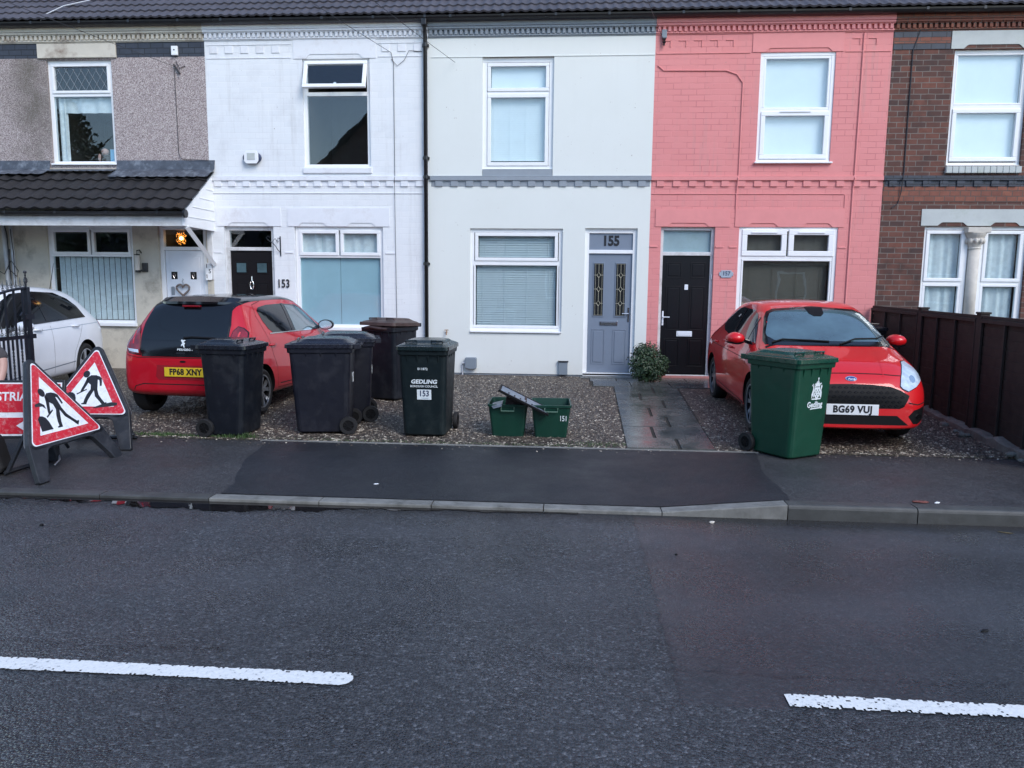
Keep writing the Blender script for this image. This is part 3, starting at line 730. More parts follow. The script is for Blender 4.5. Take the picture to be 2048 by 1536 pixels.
def venetian(win, x0, x1, z0, z1, m, pitch=0.034, yo=0.11, tilt=0.55):
    b = MB(); z = z0 + pitch / 2
    while z < z1:
        c, s = math.cos(tilt) * pitch * .62, math.sin(tilt) * pitch * .62; y = YW + yo + .03
        b.face([(x0, y + s, z + c), (x1, y + s, z + c), (x1, y - s, z - c), (x0, y - s, z - c)]); z += pitch
    for f in (0.08, 0.36, 0.64, 0.92):
        x = x0 + (x1 - x0) * f; b.box(x - .0025, x + .0025, YW + yo + .004, YW + yo + .0055, z0, z1)
    me = bpy.data.meshes.new("venetian_blind"); b.b.to_mesh(me); b.b.free(); return link("venetian_blind", me, m, win)

def drape(win, x0, x1, z0, z1, m, amp=0.02, wave=0.12, yo=0.14, name="curtain"):
    n = max(8, int((x1 - x0) / 0.012)); b = MB(); pr = None
    for i in range(n + 1):
        x = x0 + (x1 - x0) * i / n; y = YW + yo + amp * math.sin(2 * math.pi * x / wave) + amp * .4 * math.sin(2 * math.pi * x / wave * 1.7 + 1)
        c = (b.b.verts.new((x, y, z0)), b.b.verts.new((x, y, z1)))
        if pr: b.b.faces.new((pr[0], c[0], c[1], pr[1]))
        pr = c
    return b.build(name, m, win, smooth=True)

def lintel(house, m, x0, x1, z0, z1, notches, proud=0.012, name="lintel"):
    """stone lintel with shallow chamfered cut-outs over each light: notches (xa, xb, height, chamfer)"""
    P = [(x0, z1), (x0, z0)]
    for a, c, h, k in notches: P += [(a, z0), (a + k, z0 + h * .75), (a + k * 1.5, z0 + h), (c - k * 1.5, z0 + h), (c - k, z0 + h * .75), (c, z0)]
    P += [(x1, z0), (x1, z1)]
    b = MB(); b.prism(P, 'y', YW - proud, YW - 0.0008)
    for a, c, h, k in notches:   # sloping soffit inside the cut-out
        b.face([(a + k, YW - 0.0015, z0 + h * .9), (c - k, YW - 0.0015, z0 + h * .9), (c, YW + 0.045, z0 + .001), (a, YW + 0.045, z0 + .001)])
    return b.build(name, m, house)

def dentils(house, m, x0, x1, z0, z1, pitch, w, d, name):
    b = MB(); n = int((x1 - x0) / pitch); r = random.Random(int(x0 * 7 + z0 * 3)); P = [(x0, YW - .0008), (x0, YW - .004)]
    for i in range(n):      # one toothed strip
        c = x0 + (i + .5) * (x1 - x0) / n; j = r.uniform(-.003, .003)
        P += [(c - w / 2 + j, YW - .004), (c - w / 2 + j, YW - d), (c + w / 2 + j, YW - d), (c + w / 2 + j, YW - .004)]
    P += [(x1, YW - .004), (x1, YW - .0008)]
    b.prism(P, 'z', z0, z1)
    return b.build(name, m, house, bevel=0.004, seg=1)

def cornice(house, m, x0, x1, mwall=None):
    b = MB()
    b.box(x0, x1, YW - 0.085, YW - .0008, 5.835, 5.99); b.box(x0, x1, YW - 0.070, YW - .0008, 5.800, 5.833); b.box(x0, x1, YW - 0.052, YW - .0008, 5.785, 5.7985)
    b.box(x0, x1, YW - 0.030, YW - .0008, 5.688, 5.712)
    b.box(x0, x1, YW - 0.014, YW - .0008, 5.672, 5.6875)
    b.build("cornice", m, house, bevel=0.003, seg=1)
    dentils(house, m, x0 + .005, x1 - .005, 5.7135, 5.7835, 0.0825, 0.046, 0.046, "cornice_dentils")

def string_course(house, m, md, x0, x1):
    b = MB(); b.box(x0, x1, YW - 0.036, YW - .0008, 3.385, 3.45); b.box(x0, x1, YW - 0.024, YW - .0008, 3.452, 3.463); b.build("string_course", m, house, bevel=0.008)
    dentils(house, md, x0 + .02, x1 - .02, 3.290, 3.383, 0.247, 0.122, 0.024, "course_dentils")

def tile_roof(name, parent, m, x0, x1, eave, pitch, slope, row, profile=0.15, amp=0.018, step=0.022):
    """interlocking tiles: rolled profile in x, overlapping rows up the slope. eave = (y, z)"""
    nx = int((x1 - x0) / (profile / 7)); rows = int(slope / row); b = bmesh.new(); cp, sp = math.cos(pitch), math.sin(pitch)
    def P(x, t, h): return (x, eave[0] + t * cp - h * sp, eave[1] + t * sp + h * cp)
    prof = []
    for i in range(nx + 1):
        x = x0 + (x1 - x0) * i / nx; ph = (x / profile) % 1.0
        h = amp * (math.sin(math.pi * ph / .55) if ph < .55 else -0.35 * math.sin(math.pi * (ph - .55) / .45)); prof.append((x, h))
    prev = None; r = random.Random(4)
    for k in range(rows):
        off = r.uniform(-.003, .003)
        lo = [b.verts.new(P(x, k * row + off, h + step)) for x, h in prof]; hi = [b.verts.new(P(x, (k + 1) * row + .02, h * .9)) for x, h in prof]
        un = [b.verts.new(P(x, k * row + off, h * .9 - .004)) for x, h in prof]
        for i in range(nx): b.faces.new((lo[i], lo[i + 1], hi[i + 1], hi[i])); b.faces.new((un[i], un[i + 1], lo[i + 1], lo[i]))
    me = bpy.data.meshes.new(name); b.to_mesh(me); b.free()
    o = link(name, me, m, parent)
    for p in me.polygons: p.use_smooth = False
    return o

def gutter(house, x0, x1, y, z, r=0.058, name="gutter", brackets=True, depth=None):
    b = MB(); n = 8; pr = []
    for i in range(n + 1):
        a = math.pi + math.pi * i / n; pr.append((y + r * math.cos(a), z + r * math.sin(a)))
    inner = [(y + (r - .006) * math.cos(math.pi + math.pi * i / n), z + (r - .006) * math.sin(math.pi + math.pi * i / n)) for i in range(n, -1, -1)]
    b.prism(pr + inner, 'x', x0, x1)
    if brackets:
        x = x0 + 0.4
        while x < x1: b.box(x - .02, x + .02, y - r - .004, y + r + .05, z - r * .6, z + .006); x += 0.85
    return b.build(name, M['pvc_black'], house)

ROOF_P = R(36)
def shell(house, x0, x1, back=True):
    """the unseen rest of the house: party walls, back wall, rear slope"""
    b = MB(); yb = YW + 8.0; zt = 6.0; zr = zt + 4.0 * math.tan(ROOF_P)
    b.face([(x0, yb, -.1), (x1, yb, -.1), (x1, yb, zt), (x0, yb, zt)])
    for x in (x0 + .004, x1 - .004): b.face([(x, YW + .0, -.1), (x, yb, -.1), (x, yb, zt), (x, YW + 4.0, zr - .1), (x, YW, zt)])
    b.build("outer_walls", M['wallb'], house)
    b = MB(); b.face([(x0, YW + 4.0, zr), (x1, YW + 4.0, zr), (x1, yb + .3, zt - .2), (x0, yb + .3, zt - .2)]); b.build("rear_roof", M['roof'], house)

XB = [-11.2, -6.215, -2.40, 1.31, 5.02, 8.75]     # party lines
def house(i, label):
    h = thing("terraced_house", ((XB[i] + XB[i + 1]) / 2, YW, 0), 0, label, "house", "houses in the terrace")
    # parts are modelled in world coordinates, so shift them once at the end
    return h
def finish(h):
    off = Vector(h.location)
    def all_(o):
        for c in o.children: yield c; yield from all_(c)
    for c in h.children: c.location = c.location - off
def common(h, i, mwall, mcorn, rooms):
    x0, x1 = XB[i], XB[i + 1]
    tile_roof("roof", h, M['roof'], x0, x1, (YW - 0.20, 6.00), ROOF_P, 5.1, 0.30, 0.15, 0.016, 0.026)
    gutter(h, x0, x1, YW - 0.165, 5.962, 0.062)
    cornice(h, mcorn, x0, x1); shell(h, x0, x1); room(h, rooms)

# ---- door builder: slab with moulded panels
def door(house, x0, x1, z0, z1, m, panels, yo=0.09, name="door"):
    b = MB(); Y = YW + yo; b.box(x0, x1, Y, Y + .045, z0, z1); d = b.build(name, m, house)
    pb = MB()
    for (a, c, e, f) in panels:
        for q in ((a, c, e, e + .012), (a, c, f - .012, f), (a, a + .012, e + .012, f - .012), (c - .012, c, e + .012, f - .012)): pb.box(q[0], q[1], Y - .007, Y - .0006, q[2], q[3])
        if c - a > .08 and f - e > .08: pb.box(a + .035, c - .035, Y - .009, Y - .0006, e + .035, f - .035)
    if panels: pb.build("door_panel", m, d, bevel=0.005)
    else: pb.b.free()
    return d
def door_frame(house, x0, x1, z0, z1, zt, m='upvc', yo=0.06, w=0.045, fan='glass', sill=True):
    """frame around the door with a fanlight above transom height zt"""
    b = MB(); Y = YW + yo
    b.box(x0 - .022, x0 + w, Y, Y + .09, z0, z1 + .03); b.box(x1 - w, x1 + .022, Y, Y + .09, z0, z1 + .03); b.box(x0 + w, x1 - w, Y + .0006, Y + .0894, z1 - w, z1 + .03); b.box(x0 + w, x1 - w, Y + .0006, Y + .0894, zt - .03, zt + .03)
    if sill: b.box(x0 - .02, x1 + .02, Y - .05, Y + .088, z0 - .055, z0 - .001)
    f = b.build("door_frame", M[m], house, bevel=0.005)
    p = MB(); p.box(x0 + w - .004, x1 - w + .004, Y + .03, Y + .037, zt + .026, z1 - w + .004); p.build("fanlight", M[fan], f)
    return f
def lever(d, x, z, side, m, yo=0.09):
    Y = YW + yo; b = MB(); b.box(x - .014, x + .014, Y - .009, Y - .0008, z - .12, z + .12)
    b.cyl((x, Y - .009, z + .02), (x, Y - .045, z + .02), .009, n=8); b.cyl((x, Y - .045, z + .02), (x + side * .11, Y - .05, z + .02), .009, n=8); b.cyl((x, Y - .009, z - .06), (x, Y - .018, z - .06), .012, n=10)
    b.build("handle", m, d)
def letterbox(d, x, z, m, w=.26, h=.055, yo=0.09):
    Y = YW + yo; b = MB(); b.box(x - w / 2, x + w / 2, Y - .012, Y - .0008, z - h / 2, z + h / 2); b.box(x - w / 2 + .02, x + w / 2 - .02, Y - .017, Y - .0125, z - h / 2 + .012, z + h / 2 - .014)
    b.build("letterbox", m, d, bevel=0.004)

# ================= house with the tiled porch canopy (151)
h = house(0, "pebbledashed house with a black tiled porch canopy, left end of the terrace")
H_up = (-9.03, -7.87, 3.66, 5.40); H_low = (-9.24, -7.66, 0.86, 2.62); H_door = (-7.20, -6.33, 0.16, 2.63)
wall(h, M['pebble'], XB[0], XB[1], 3.60, 5.43, [(H_up[0], H_up[1], 3.66, 5.40)])
wall(h, M['cream_render'], XB[0], XB[1], -0.1, 3.60, [H_low, H_door], name="lower_wall")
wall(h, M['blue_brick'], XB[0], XB[1], 5.43, 5.99, name="brick_band")
b = MB(); b.box(-9.16, -7.76, YW - .035, YW - .0008, 5.425, 5.66); b.box(-8.92, -7.98, YW - .045, YW - .0355, 5.425, 5.462); b.build("lintel", M['cream_paint'], h, bevel=0.012)
common(h, 0, None, M['cream_paint'], [H_up, H_low, H_door])
w = window(h, -9.01, -7.89, 3.68, 5.385, [(-8.97, -7.93, 4.86, 5.345, .045, .018), (-8.97, -7.93, 3.72, 4.81, .0, 0)], sill=(.03, .04, .03))
lb = MB()      # diamond leading on the top light
xa, xb, za, zb = -8.925, -7.975, 4.905, 5.30
for k in range(-8, 14):
    for s in (1, -1):
        t0 = xa + k * 0.135; pts = []
        for st in range(41):
            z = za + (zb - za) * st / 40; x = t0 + s * (z - za) * 0.60
            if xa <= x <= xb: pts.append((x, z))
        if len(pts) > 3:
            (p, q), (u, v) = pts[0], pts[-1]; lb.tube([(p, YW + .061, q), (u, YW + .061, v)], 0.004, 4)
lb.build("leading", M['meter'], w)
drape(w, -8.95, -8.80, 3.70, 4.80, M['voile'], .02, .07, name="net_curtain"); drape(w, -8.95, -7.95, 4.55, 4.80, M['voile'], .01, .3, name="net_pelmet").scale = (1, 1, 1)
w = window(h, -9.22, -7.68, 0.92, 2.60, [(-9.18, -8.465, 2.115, 2.56, .05, .018), (-8.435, -7.72, 2.115, 2.56, .05, .018), (-9.18, -7.72, 0.96, 2.085, 0, 0)], sill=(.03, .05, .06))
vb = MB()
for k in range(14):
    x = -9.13 + k * 0.104
    a = 0.35 if k < 5 else 0.55; vb.face([(x, YW + .15, .97), (x + .092 * math.cos(a), YW + .15 + .092 * math.sin(a) * .5, .97), (x + .092 * math.cos(a), YW + .15 + .092 * math.sin(a) * .5, 2.08), (x, YW + .15, 2.08)])
me = bpy.data.meshes.new("vertical_blind"); vb.b.to_mesh(me); vb.b.free(); link("vertical_blind", me, M['voile'], w)
f = door_frame(h, -7.18, -6.36, 0.17, 2.61, 2.235, w=.05)
d = door(h, -7.12, -6.41, 0.18, 2.2, M['white_door'], [(-7.06, -6.47, 1.36, 2.12), (-7.06, -6.80, .30, 1.25), (-6.73, -6.47, .30, 1.25)])
b = MB()
for x in (-6.97, -6.62): b.box(x - .055, x + .055, YW + .078, YW + .0795, 1.70, 1.83)
b.build_each("door_window", M['dark_glass'], d)
b = MB()
for x in (-6.97, -6.62): b.tube([(x, YW + .076, 1.715), (x + .025, YW + .076, 1.765), (x, YW + .076, 1.815), (x - .025, YW + .076, 1.765), (x, YW + .076, 1.715)], .005, 5)
b.build_each("glass_leading", M['chrome'], d)
b = MB(); b.box(-7.035, -6.975, YW + .062, YW + .081, 1.42, 1.57); b.build("key_safe", M['meter'], d, bevel=0.012)
# porch canopy
PY = YW - 1.05
tile_roof("porch_roof", h, M['porch_tile'], XB[0] - .05, -6.13, (PY - .03, 2.80), math.atan2(.72, 1.05), 1.29, 0.32, 0.235, 0.024, 0.030)
for (xa_, xb_, zl) in ((XB[0], -9.07, .10), (-7.86, -6.11, .20), (-9.07, -7.86, .0)):
    b = MB(); zt_ = 3.73 if zl else 3.585
    b.face([(xa_, YW - .035, 3.575), (xb_, YW - .035, 3.575), (xb_, YW - .002, zt_), (xa_, YW - .002, zt_)])
    y2 = YW - .13 - zl * .9; z2 = 3.575 - (y2 * -1 + YW - .035) * .68 + .028
    n_ = 30; P = [(xa_ + (xb_ - xa_) * i / n_, y2 - .014 * math.sin(i * 2.1), z2 + .006 * math.cos(i * 2.1)) for i in range(n_ + 1)]
    for i in range(n_): b.face([P[i], P[i + 1], (P[i + 1][0], YW - .034, 3.577), (P[i][0], YW - .034, 3.577)])
    b.build("lead_flashing", M['lead'], h)
gutter(h, XB[0], -6.13, PY - .06, 2.765, 0.062, "porch_gutter")
b = MB(); b.cyl((-6.132, PY - .06, 2.735), (-6.10, PY - .06, 2.735), .066, n=14); b.build("gutter_end", M['pvc_black'], h)
b = MB(); b.box(XB[0], -6.17, PY + .012, PY + .04, 2.545, 2.70); b.build("porch_fascia", M['upvc_old'], h, bevel=0.004)
b = MB(); b.box(XB[0], -6.2, PY + .042, YW - .001, 2.645, 2.66); b.build("porch_soffit", M['upvc_old'], h)
b = MB(); b.prism([(PY + .0, 2.55), (YW - .001, 2.53), (YW - .001, 3.48), (PY + .0, 2.77)], 'x', -6.20, -6.165)
for k in range(4): b.box(-6.1645, -6.155, PY + .05 + k * .24, YW - .002, 2.70 + k * .17, 2.708 + k * .17)
b.build("porch_gable", M['upvc'], h)
b = MB(); b.tube([(-6.19, PY + .10, 2.55), (-6.19, YW - .03, 1.97)], .048, 4); b.build("porch_bracket", M['upvc'], h)
b = MB(); b.box(-6.30, -6.215, YW - .02, YW - .0008, 1.7, 2.64); b.build("corner_post", M['upvc_old'], h)
finish(h)

# ================= white painted brick house (153)
h = house(1, "white painted brick house with a black front door, number 153")
U = (-4.54, -3.39, 3.62, 5.37); L_ = (-4.75, -3.20, 0.84, 2.62); D_ = (-6.0, -5.12, 0.16, 2.62)
wall(h, M['white_brick'], XB[1], XB[2], -0.1, 5.99, [U, L_, D_]); common(h, 1, None, M['white_paint'], [U, L_, D_]); string_course(h, M['white_paint'], M['white_paint'], XB[1], XB[2] - .02)
lintel(h, M['white_paint'], -4.68, -3.28, 5.372, 5.670, [(-4.47, -3.50, .07, .05)])
lintel(h, M['white_paint'], -6.12, -4.98, 2.622, 2.93, [(-5.93, -5.20, .06, .05)]); lintel(h, M['white_paint'], -4.86, -3.08, 2.622, 2.93, [(-4.68, -4.17, .06, .05), (-3.82, -3.32, .06, .05)])
b = MB()      # recessed panel edges under the eaves
for (a, c) in ((XB[1] + .03, -4.72), (-3.24, XB[2] - .05)):
    b.box(a, c, YW - .010, YW - .0008, 5.385, 5.40); b.box(a, c, YW - .010, YW - .0008, 5.60, 5.61)
    x = a + .06
    while x < c - .15: b.box(x, x + .135, YW - .013, YW - .0008, 5.47, 5.585); x += .268
b.box(XB[1] + .05, XB[2] - .05, YW - .012, YW - .0008, 3.17, 3.185)
b.box(-3.16, -2.98, YW - .012, YW - .0008, 2.16, 2.19); b.box(-4.92, -4.78, YW - .012, YW - .0008, 2.16, 2.19); b.box(-6.19, -6.05, YW - .012, YW - .0008, 2.16, 2.19)
b.build_each("brick_moulding", M['white_paint'], h, bevel=0.003, seg=1)
b = MB(); b.box(-4.56, -3.37, YW - .03, YW + .02, 3.505, 3.60); b.build("window_ledge", M['white_paint'], h, bevel=0.01)
w = window(h, -4.52, -3.41, 3.62, 5.36, [(-4.48, -3.45, 3.66, 4.78, 0, 0)], sill=None)
b = MB(); b.box(-4.477, -3.453, YW + .047, YW + .113, 4.782, 4.845); b.build("transom", M['upvc'], w)
# top-hung light standing open
hg = Vector((0, YW + .02, 5.33)); A = R(-19); Mt = Matrix.Translation(hg) @ Matrix.Rotation(A, 4, 'X')
b = MB(); k = .062
for q in ((-4.50, -3.43, -.485, -.485 + k), (-4.50, -3.43, -k, 0), (-4.50, -4.50 + k, -.485 + k, -k), (-3.43 - k, -3.43, -.485 + k, -k)): b.box(q[0], q[1], -.03, .025, q[2], q[3], Mt)
sa = b.build("open_sash", M['upvc'], w, bevel=0.008)
b = MB(); b.box(-4.445, -3.485, -.003, .003, -.43, -.055, Mt); b.build("pane", M['glass'], w)
b = MB(); b.box(-3.985, -3.945, .03, .045, -.47, -.36, Mt); b.build("window_catch", M['white_door'], w)
w = window(h, -4.72, -3.22, 0.90, 2.60, [(-4.68, -3.985, 2.13, 2.56, .055, .018), (-3.955, -3.26, 2.13, 2.56, .055, .018), (-4.68, -3.26, 0.94, 2.095, 0, 0, 'frost')], sill=(.03, .05, .06))
b = MB(); b.box(-4.68, -3.985, YW + .115, YW + .117, .93, 2.1); b.box(-3.980, -3.26, YW + .1175, YW + .1195, .93, 2.1); b.build("privacy_film", M['film'], w)
drape(w, -4.67, -3.27, 2.11, 2.56, M['voile'], .012, .23, name="net_curtain"); drape(w, -3.62, -3.27, 2.11, 2.56, M['cream_curtain'], .012, .09, .20)
b = MB(); b.tube([(-4.30, YW + .165, 2.12), (-4.31, YW + .165, 2.45)], .012, 5); b.tube([(-3.68, YW + .165, 2.12), (-3.70, YW + .165, 2.52)], .02, 5); b.build("curtain_tie", M['film'], w)
door_frame(h, -5.985, -5.135, 0.17, 2.60, 2.235, m='upvc_old', w=.05)
d = door(h, -5.935, -5.185, 0.18, 2.2, M['brown_black'], [(-5.86, -5.63, 1.80, 2.02), (-5.49, -5.26, 1.80, 2.02), (-5.86, -5.63, .9, 1.66), (-5.49, -5.26, .9, 1.66), (-5.86, -5.63, .3, .8), (-5.49, -5.26, .3, .8)])
b = MB()
for x in (-5.745, -5.375): b.box(x - .085, x + .085, YW + .076, YW + .0785, 1.83, 1.99)
b.build_each("door_window", M['screen_glass'], d)
b = MB(); b.tube([(-5.56, YW + .07, 1.76), (-5.56, YW + .065, 1.68)], .009, 6)
b.tube([(-5.56 + .03 * math.sin(2 * math.pi * t / 14), YW + .062, 1.61 + .075 * math.cos(2 * math.pi * t / 14)) for t in range(15)], .008, 6); b.build("door_knocker", M['chrome'], d)
finish(h)

# ================= cream rendered house (155)
h = house(2, "smooth pale rendered house with grey trim and a blue-grey door, number 155")
U = (-1.50, -0.32, 3.46, 5.375); L_ = (-1.70, -0.13, 0.83, 2.60); D_ = (0.245, 1.115, 0.16, 2.61)
wall(h, M['render'], XB[2], XB[3], 0.135, 5.99, [U, L_, D_], depth=0.10); room(h, []) 
wall(h, M['grey_paint'], XB[2], XB[3], -0.1, 0.134, [(0.245, 1.115, -0.1, 0.134)], y=YW + .02, depth=.1, name="plinth")
common(h, 2, None, M['grey_paint'], [U, L_, D_]); string_course(h, M['grey_paint'], M['grey_paint'], XB[2] + .02, XB[3])
b = MB(); b.box(XB[2] + .05, XB[3], YW - .010, YW - .0008, 5.365, 5.3755); b.build("render_stop", M['render'], h)
b = MB(); b.box(-1.497, -.323, YW + .012, YW + .09, 3.462, 3.575); b.build("grey_sill", M['grey_paint'], h, bevel=.004)
w = window(h, -1.475, -0.345, 3.58, 5.34, [(-1.42, -.40, 4.83, 5.28, .055, .014), (-1.42, -.40, 3.632, 4.79, .06, .014)], sill=(.015, -.02, .0), fw=.05)
b = MB(); b.box(-1.36, -.46, YW + .125, YW + .128, 4.86, 5.26); b.build("roller_blind", M['blind_white'], w)
venetian(w, -1.38, -.44, 3.73, 4.73, M['blind_white'], .036, tilt=.25)
w = window(h, -1.675, -0.155, 0.875, 2.575, [(-1.62, -.21, 2.06, 2.53, .055, .014), (-1.655, -.175, 0.92, 2.03, .045, .0)], sill=(.02, .035, .035))
venetian(w, -1.56, -.27, 2.09, 2.48, M['blind'], .040, tilt=.55); venetian(w, -1.6, -.24, .95, 2.0, M['blind'], .040, tilt=.55)
door_frame(h, 0.265, 1.095, 0.175, 2.58, 2.225, yo=.05, w=.05, fan='grey_door')
d = door(h, 0.315, 1.045, 0.18, 2.19, M['grey_door'], [(.385, .61, .32, .92), (.745, .975, .32, .92), (.375, .60, 1.13, 2.06), (.745, .97, 1.13, 2.06)][:2], yo=.085)
for x in (.49, .86):
    b = MB(); b.box(x - .095, x + .095, YW + .074, YW + .0845, 1.13, 2.05); fr = b.build("glazing_bead", M['grey_door'], d, bevel=.003)
    b = MB(); b.box(x - .078, x + .078, YW + .0705, YW + .0738, 1.15, 2.03); b.build_each("door_window", M['dark_glass'], d)
    b = MB(); y = YW + .069
    for dx in (-.055, .055): b.tube([(x + dx, y, 1.155), (x + dx, y, 2.025)], .0022, 4)
    for z in (1.16, 2.02): b.tube([(x - .075, y, z), (x + .075, y, z)], .0022, 4)
    zz = [1.16, 1.36, 1.60, 1.835, 2.02]
    for z in zz[1:4]:
        b.tube([(x, y, z - .045), (x + .032, y, z), (x, y, z + .045), (x - .032, y, z), (x, y, z - .045)], .006, 4); b.tube([(x - .075, y, z), (x - .03, y, z)], .004, 4); b.tube([(x + .075, y, z), (x + .03, y, z)], .004, 4)
    for p, q in ((1.16, 1.315), (1.405, 1.555), (1.645, 1.79), (1.88, 2.02)): b.tube([(x, y, p), (x, y, q)], .0035, 4)
    b.build("glass_leading", M['lead_came'], d)
lever(d, 1.005, 1.17, -1, M['chrome'], .085); letterbox(d, .675, 1.02, M['chrome'], .30, .07, .085)
text_mesh("house_number", "155", 0.225, M['ink'], h, (0.68, YW + .075, 2.40), bold=.010, sx=.86)
b = MB(); b.box(.20, 1.2, YW - .22, YW + .04, .02, .118); b.build("door_step", M['slab'], h, bevel=.006)
finish(h)

# ================= pink painted brick house (157)
h = house(3, "salmon pink painted brick house with a black door, number 157")
U = (2.985, 4.16, 3.65, 5.385); L_ = (2.775, 4.365, 0.85, 2.64); D_ = (1.50, 2.385, 0.15, 2.64)
wall(h, M['pink_brick'], XB[3], XB[4], -0.1, 5.99, [U, L_, D_], depth=.1); common(h, 3, None, M['pink_paint'], [U, L_, D_]); string_course(h, M['pink_paint'], M['pink_paint'], XB[3], XB[4])
lintel(h, M['pink_paint'], 2.85, 4.27, 5.387, 5.67, [(3.05, 4.10, .06, .05)]); lintel(h, M['pink_paint'], 1.40, 2.62, 2.642, 2.93, [(1.60, 2.28, .06, .05)]); lintel(h, M['pink_paint'], 2.70, 4.45, 2.642, 2.93, [(2.90, 3.40, .06, .05), (3.78, 4.27, .06, .05)])
b = MB()
for (a, c) in ((XB[3] + .02, 2.82), (4.30, XB[4] - .02)):
    b.box(a, c, YW - .012, YW - .0008, 5.375, 5.392)
    x = a + .10
    while x < c - .16: b.box(x, x + .125, YW - .012, YW - .0008, 5.575, 5.590); b.box(x + .112, x + .125, YW - .012, YW - .0008, 5.48, 5.574); x += .25
b.box(XB[3] + .02, 4.42, YW - .012, YW - .0008, 3.165, 3.18); b.box(4.43, 4.445, YW - .012, YW - .0008, 2.95, 3.16)
for x in (1.32, 2.40, 2.62, 4.38): b.box(x, x + .13, YW - .014, YW - .0008, 2.30, 2.325)
b.build_each("brick_moulding", M['pink_paint'], h, bevel=.003, seg=1)
b = MB(); b.tube([(1.36, YW - .012, 5.20), (1.45, YW - .012, 5.12), (2.45, YW - .012, 5.11), (2.62, YW - .012, 5.05), (2.72, YW - .012, 4.92), (2.72, YW - .012, 3.47), (2.71, YW - .045, 3.42), (2.70, YW - .012, 3.2), (2.70, YW - .012, 2.94)], .009, 5)
b.tube([(4.57, YW - .012, 5.66), (4.56, YW - .012, 3.47), (4.56, YW - .045, 3.42), (4.55, YW - .012, 3.25), (4.55, YW - .012, 1.0)], .011, 5); b.build("painted_cable", M['pink_paint'], h)
w = window(h, 3.0, 4.145, 3.68, 5.375, [(3.045, 4.10, 4.50, 5.33, .04, -.004), (3.035, 4.11, 3.73, 4.475, .07, .016)], yo=.02, fw=.045, sill=(.045, .06, .028))
b = MB(); b.box(3.33, 3.82, YW - .012, YW + .002, 4.462, 4.476); b.build_each("trickle_vent", M['upvc'], w)
b = MB(); b.box(3.06, 4.08, YW + .115, YW + .118, 3.76, 5.30); b.build("roller_blind", M['blind_white'], w)
w = window(h, 2.79, 4.35, 0.90, 2.62, [(2.83, 3.555, 2.17, 2.60, .085, .016), (3.585, 4.31, 2.17, 2.60, .085, .016), (2.84, 4.30, 0.95, 2.12, .03, 0)], yo=.02, fw=.045, sill=(.03, .05, .04))
b = MB(); b.box(2.98, 3.40, YW - .014, YW + .002, 2.545, 2.562); b.box(3.74, 4.16, YW - .014, YW + .002, 2.545, 2.562); b.build_each("trickle_vent", M['upvc'], w)
venetian(w, 2.90, 3.48, 2.2, 2.5, M['blind_brown'], .026, tilt=.2); venetian(w, 3.66, 4.24, 2.2, 2.5, M['blind_brown'], .026, tilt=.2); venetian(w, 2.88, 4.27, .97, 2.09, M['blind_brown'], .026, tilt=.2)
door_frame(h, 1.51, 2.375, 0.16, 2.625, 2.20, m='upvc_old', w=.04, fan='frost')
b = MB(); b.box(1.55, 2.33, YW + .12, YW + .122, 2.22, 2.59); b.build("fanlight_film", M['stone_paint'], h)
pn = []
for (a, c) in ((1.62, 1.87), (2.02, 2.27)): pn += [(a, c, 1.80, 2.06), (a, c, .92, 1.66), (a, c, .30, .78)]
d = door(h, 1.555, 2.33, 0.18, 2.17, M['black_door'], pn)
lever(d, 1.585, 1.12, 1, M['white_door']); letterbox(d, 1.955, .86, M['white_door'], .26, .09)
b = MB(); b.box(1.93, 1.99, YW + .078, YW + .0885, 1.60, 1.69); b.build("door_knocker", M['white_door'], d, bevel=.006)
b = MB(); b.box(2.355, 2.375, YW + .03, YW + .06, 1.78, 1.86); b.build("bell_push", M['white_door'], h, bevel=.004)
b = MB(); b.box(1.53, 2.36, YW - .10, YW + .06, .02, .10); b.box(1.50, 2.39, YW - .17, YW - .102, .01, .085); b.build("door_step", M['terracotta'], h, bevel=.006)
finish(h)

# ================= bare brick house (159)
h = house(4, "unpainted dark red brick house with white stone lintels, right end of the terrace")
U = (5.975, 7.12, 3.62, 5.395); L_ = (5.73, 7.34, 0.80, 2.66)
wall(h, M['red_brick'], XB[4], XB[5], -0.1, 5.99, [U, L_]); common(h, 4, None, M['orange_brick'], [U, L_]); string_course(h, M['blue_brick'], M['blue_brick'], XB[4], XB[5])
b = MB(); b.box(XB[4] + .01, 5.895, YW - .011, YW - .0008, 5.40, 5.49); b.box(XB[4] + .01, 5.895, YW - .011, YW - .0008, 5.582, 5.668); b.build("blue_brick_band", M['blue_brick'], h)
b = MB(); b.box(XB[4] + .01, 5.895, YW - .009, YW - .0008, 5.492, 5.580); b.build("red_brick_band", M['orange_brick'], h)
b = MB(); b.box(XB[4] + .01, XB[5], YW - .006, YW - .0008, 3.05, 3.288); b.build("red_course", M['orange_brick'], h)
lintel(h, M['stone_paint'], 5.91, 7.22, 5.402, 5.67, [(6.10, 7.0, .06, .05)]); lintel(h, M['stone_paint'], 5.66, 7.42, 2.672, 2.935, [(5.92, 6.38, .055, .05), (6.74, 7.2, .055, .05)])
b = MB()
for k in range(12): b.box(5.965 + k * .0965, 5.965 + k * .0965 + .093, YW - .055, YW + .06, 3.495, 3.60)
b.build("brick_sill", M['stone_paint'], h, bevel=.01)
w = window(h, 5.99, 7.11, 3.63, 5.385, [(6.03, 7.07, 4.56, 5.345, .028, .0), (6.03, 7.07, 3.69, 4.50, .065, .016)], yo=.05, fw=.04, sill=(.0, .0, .02))
b = MB(); b.box(6.05, 7.05, YW + .125, YW + .128, 3.72, 5.33); b.build("roller_blind", M['blind_white'], w)
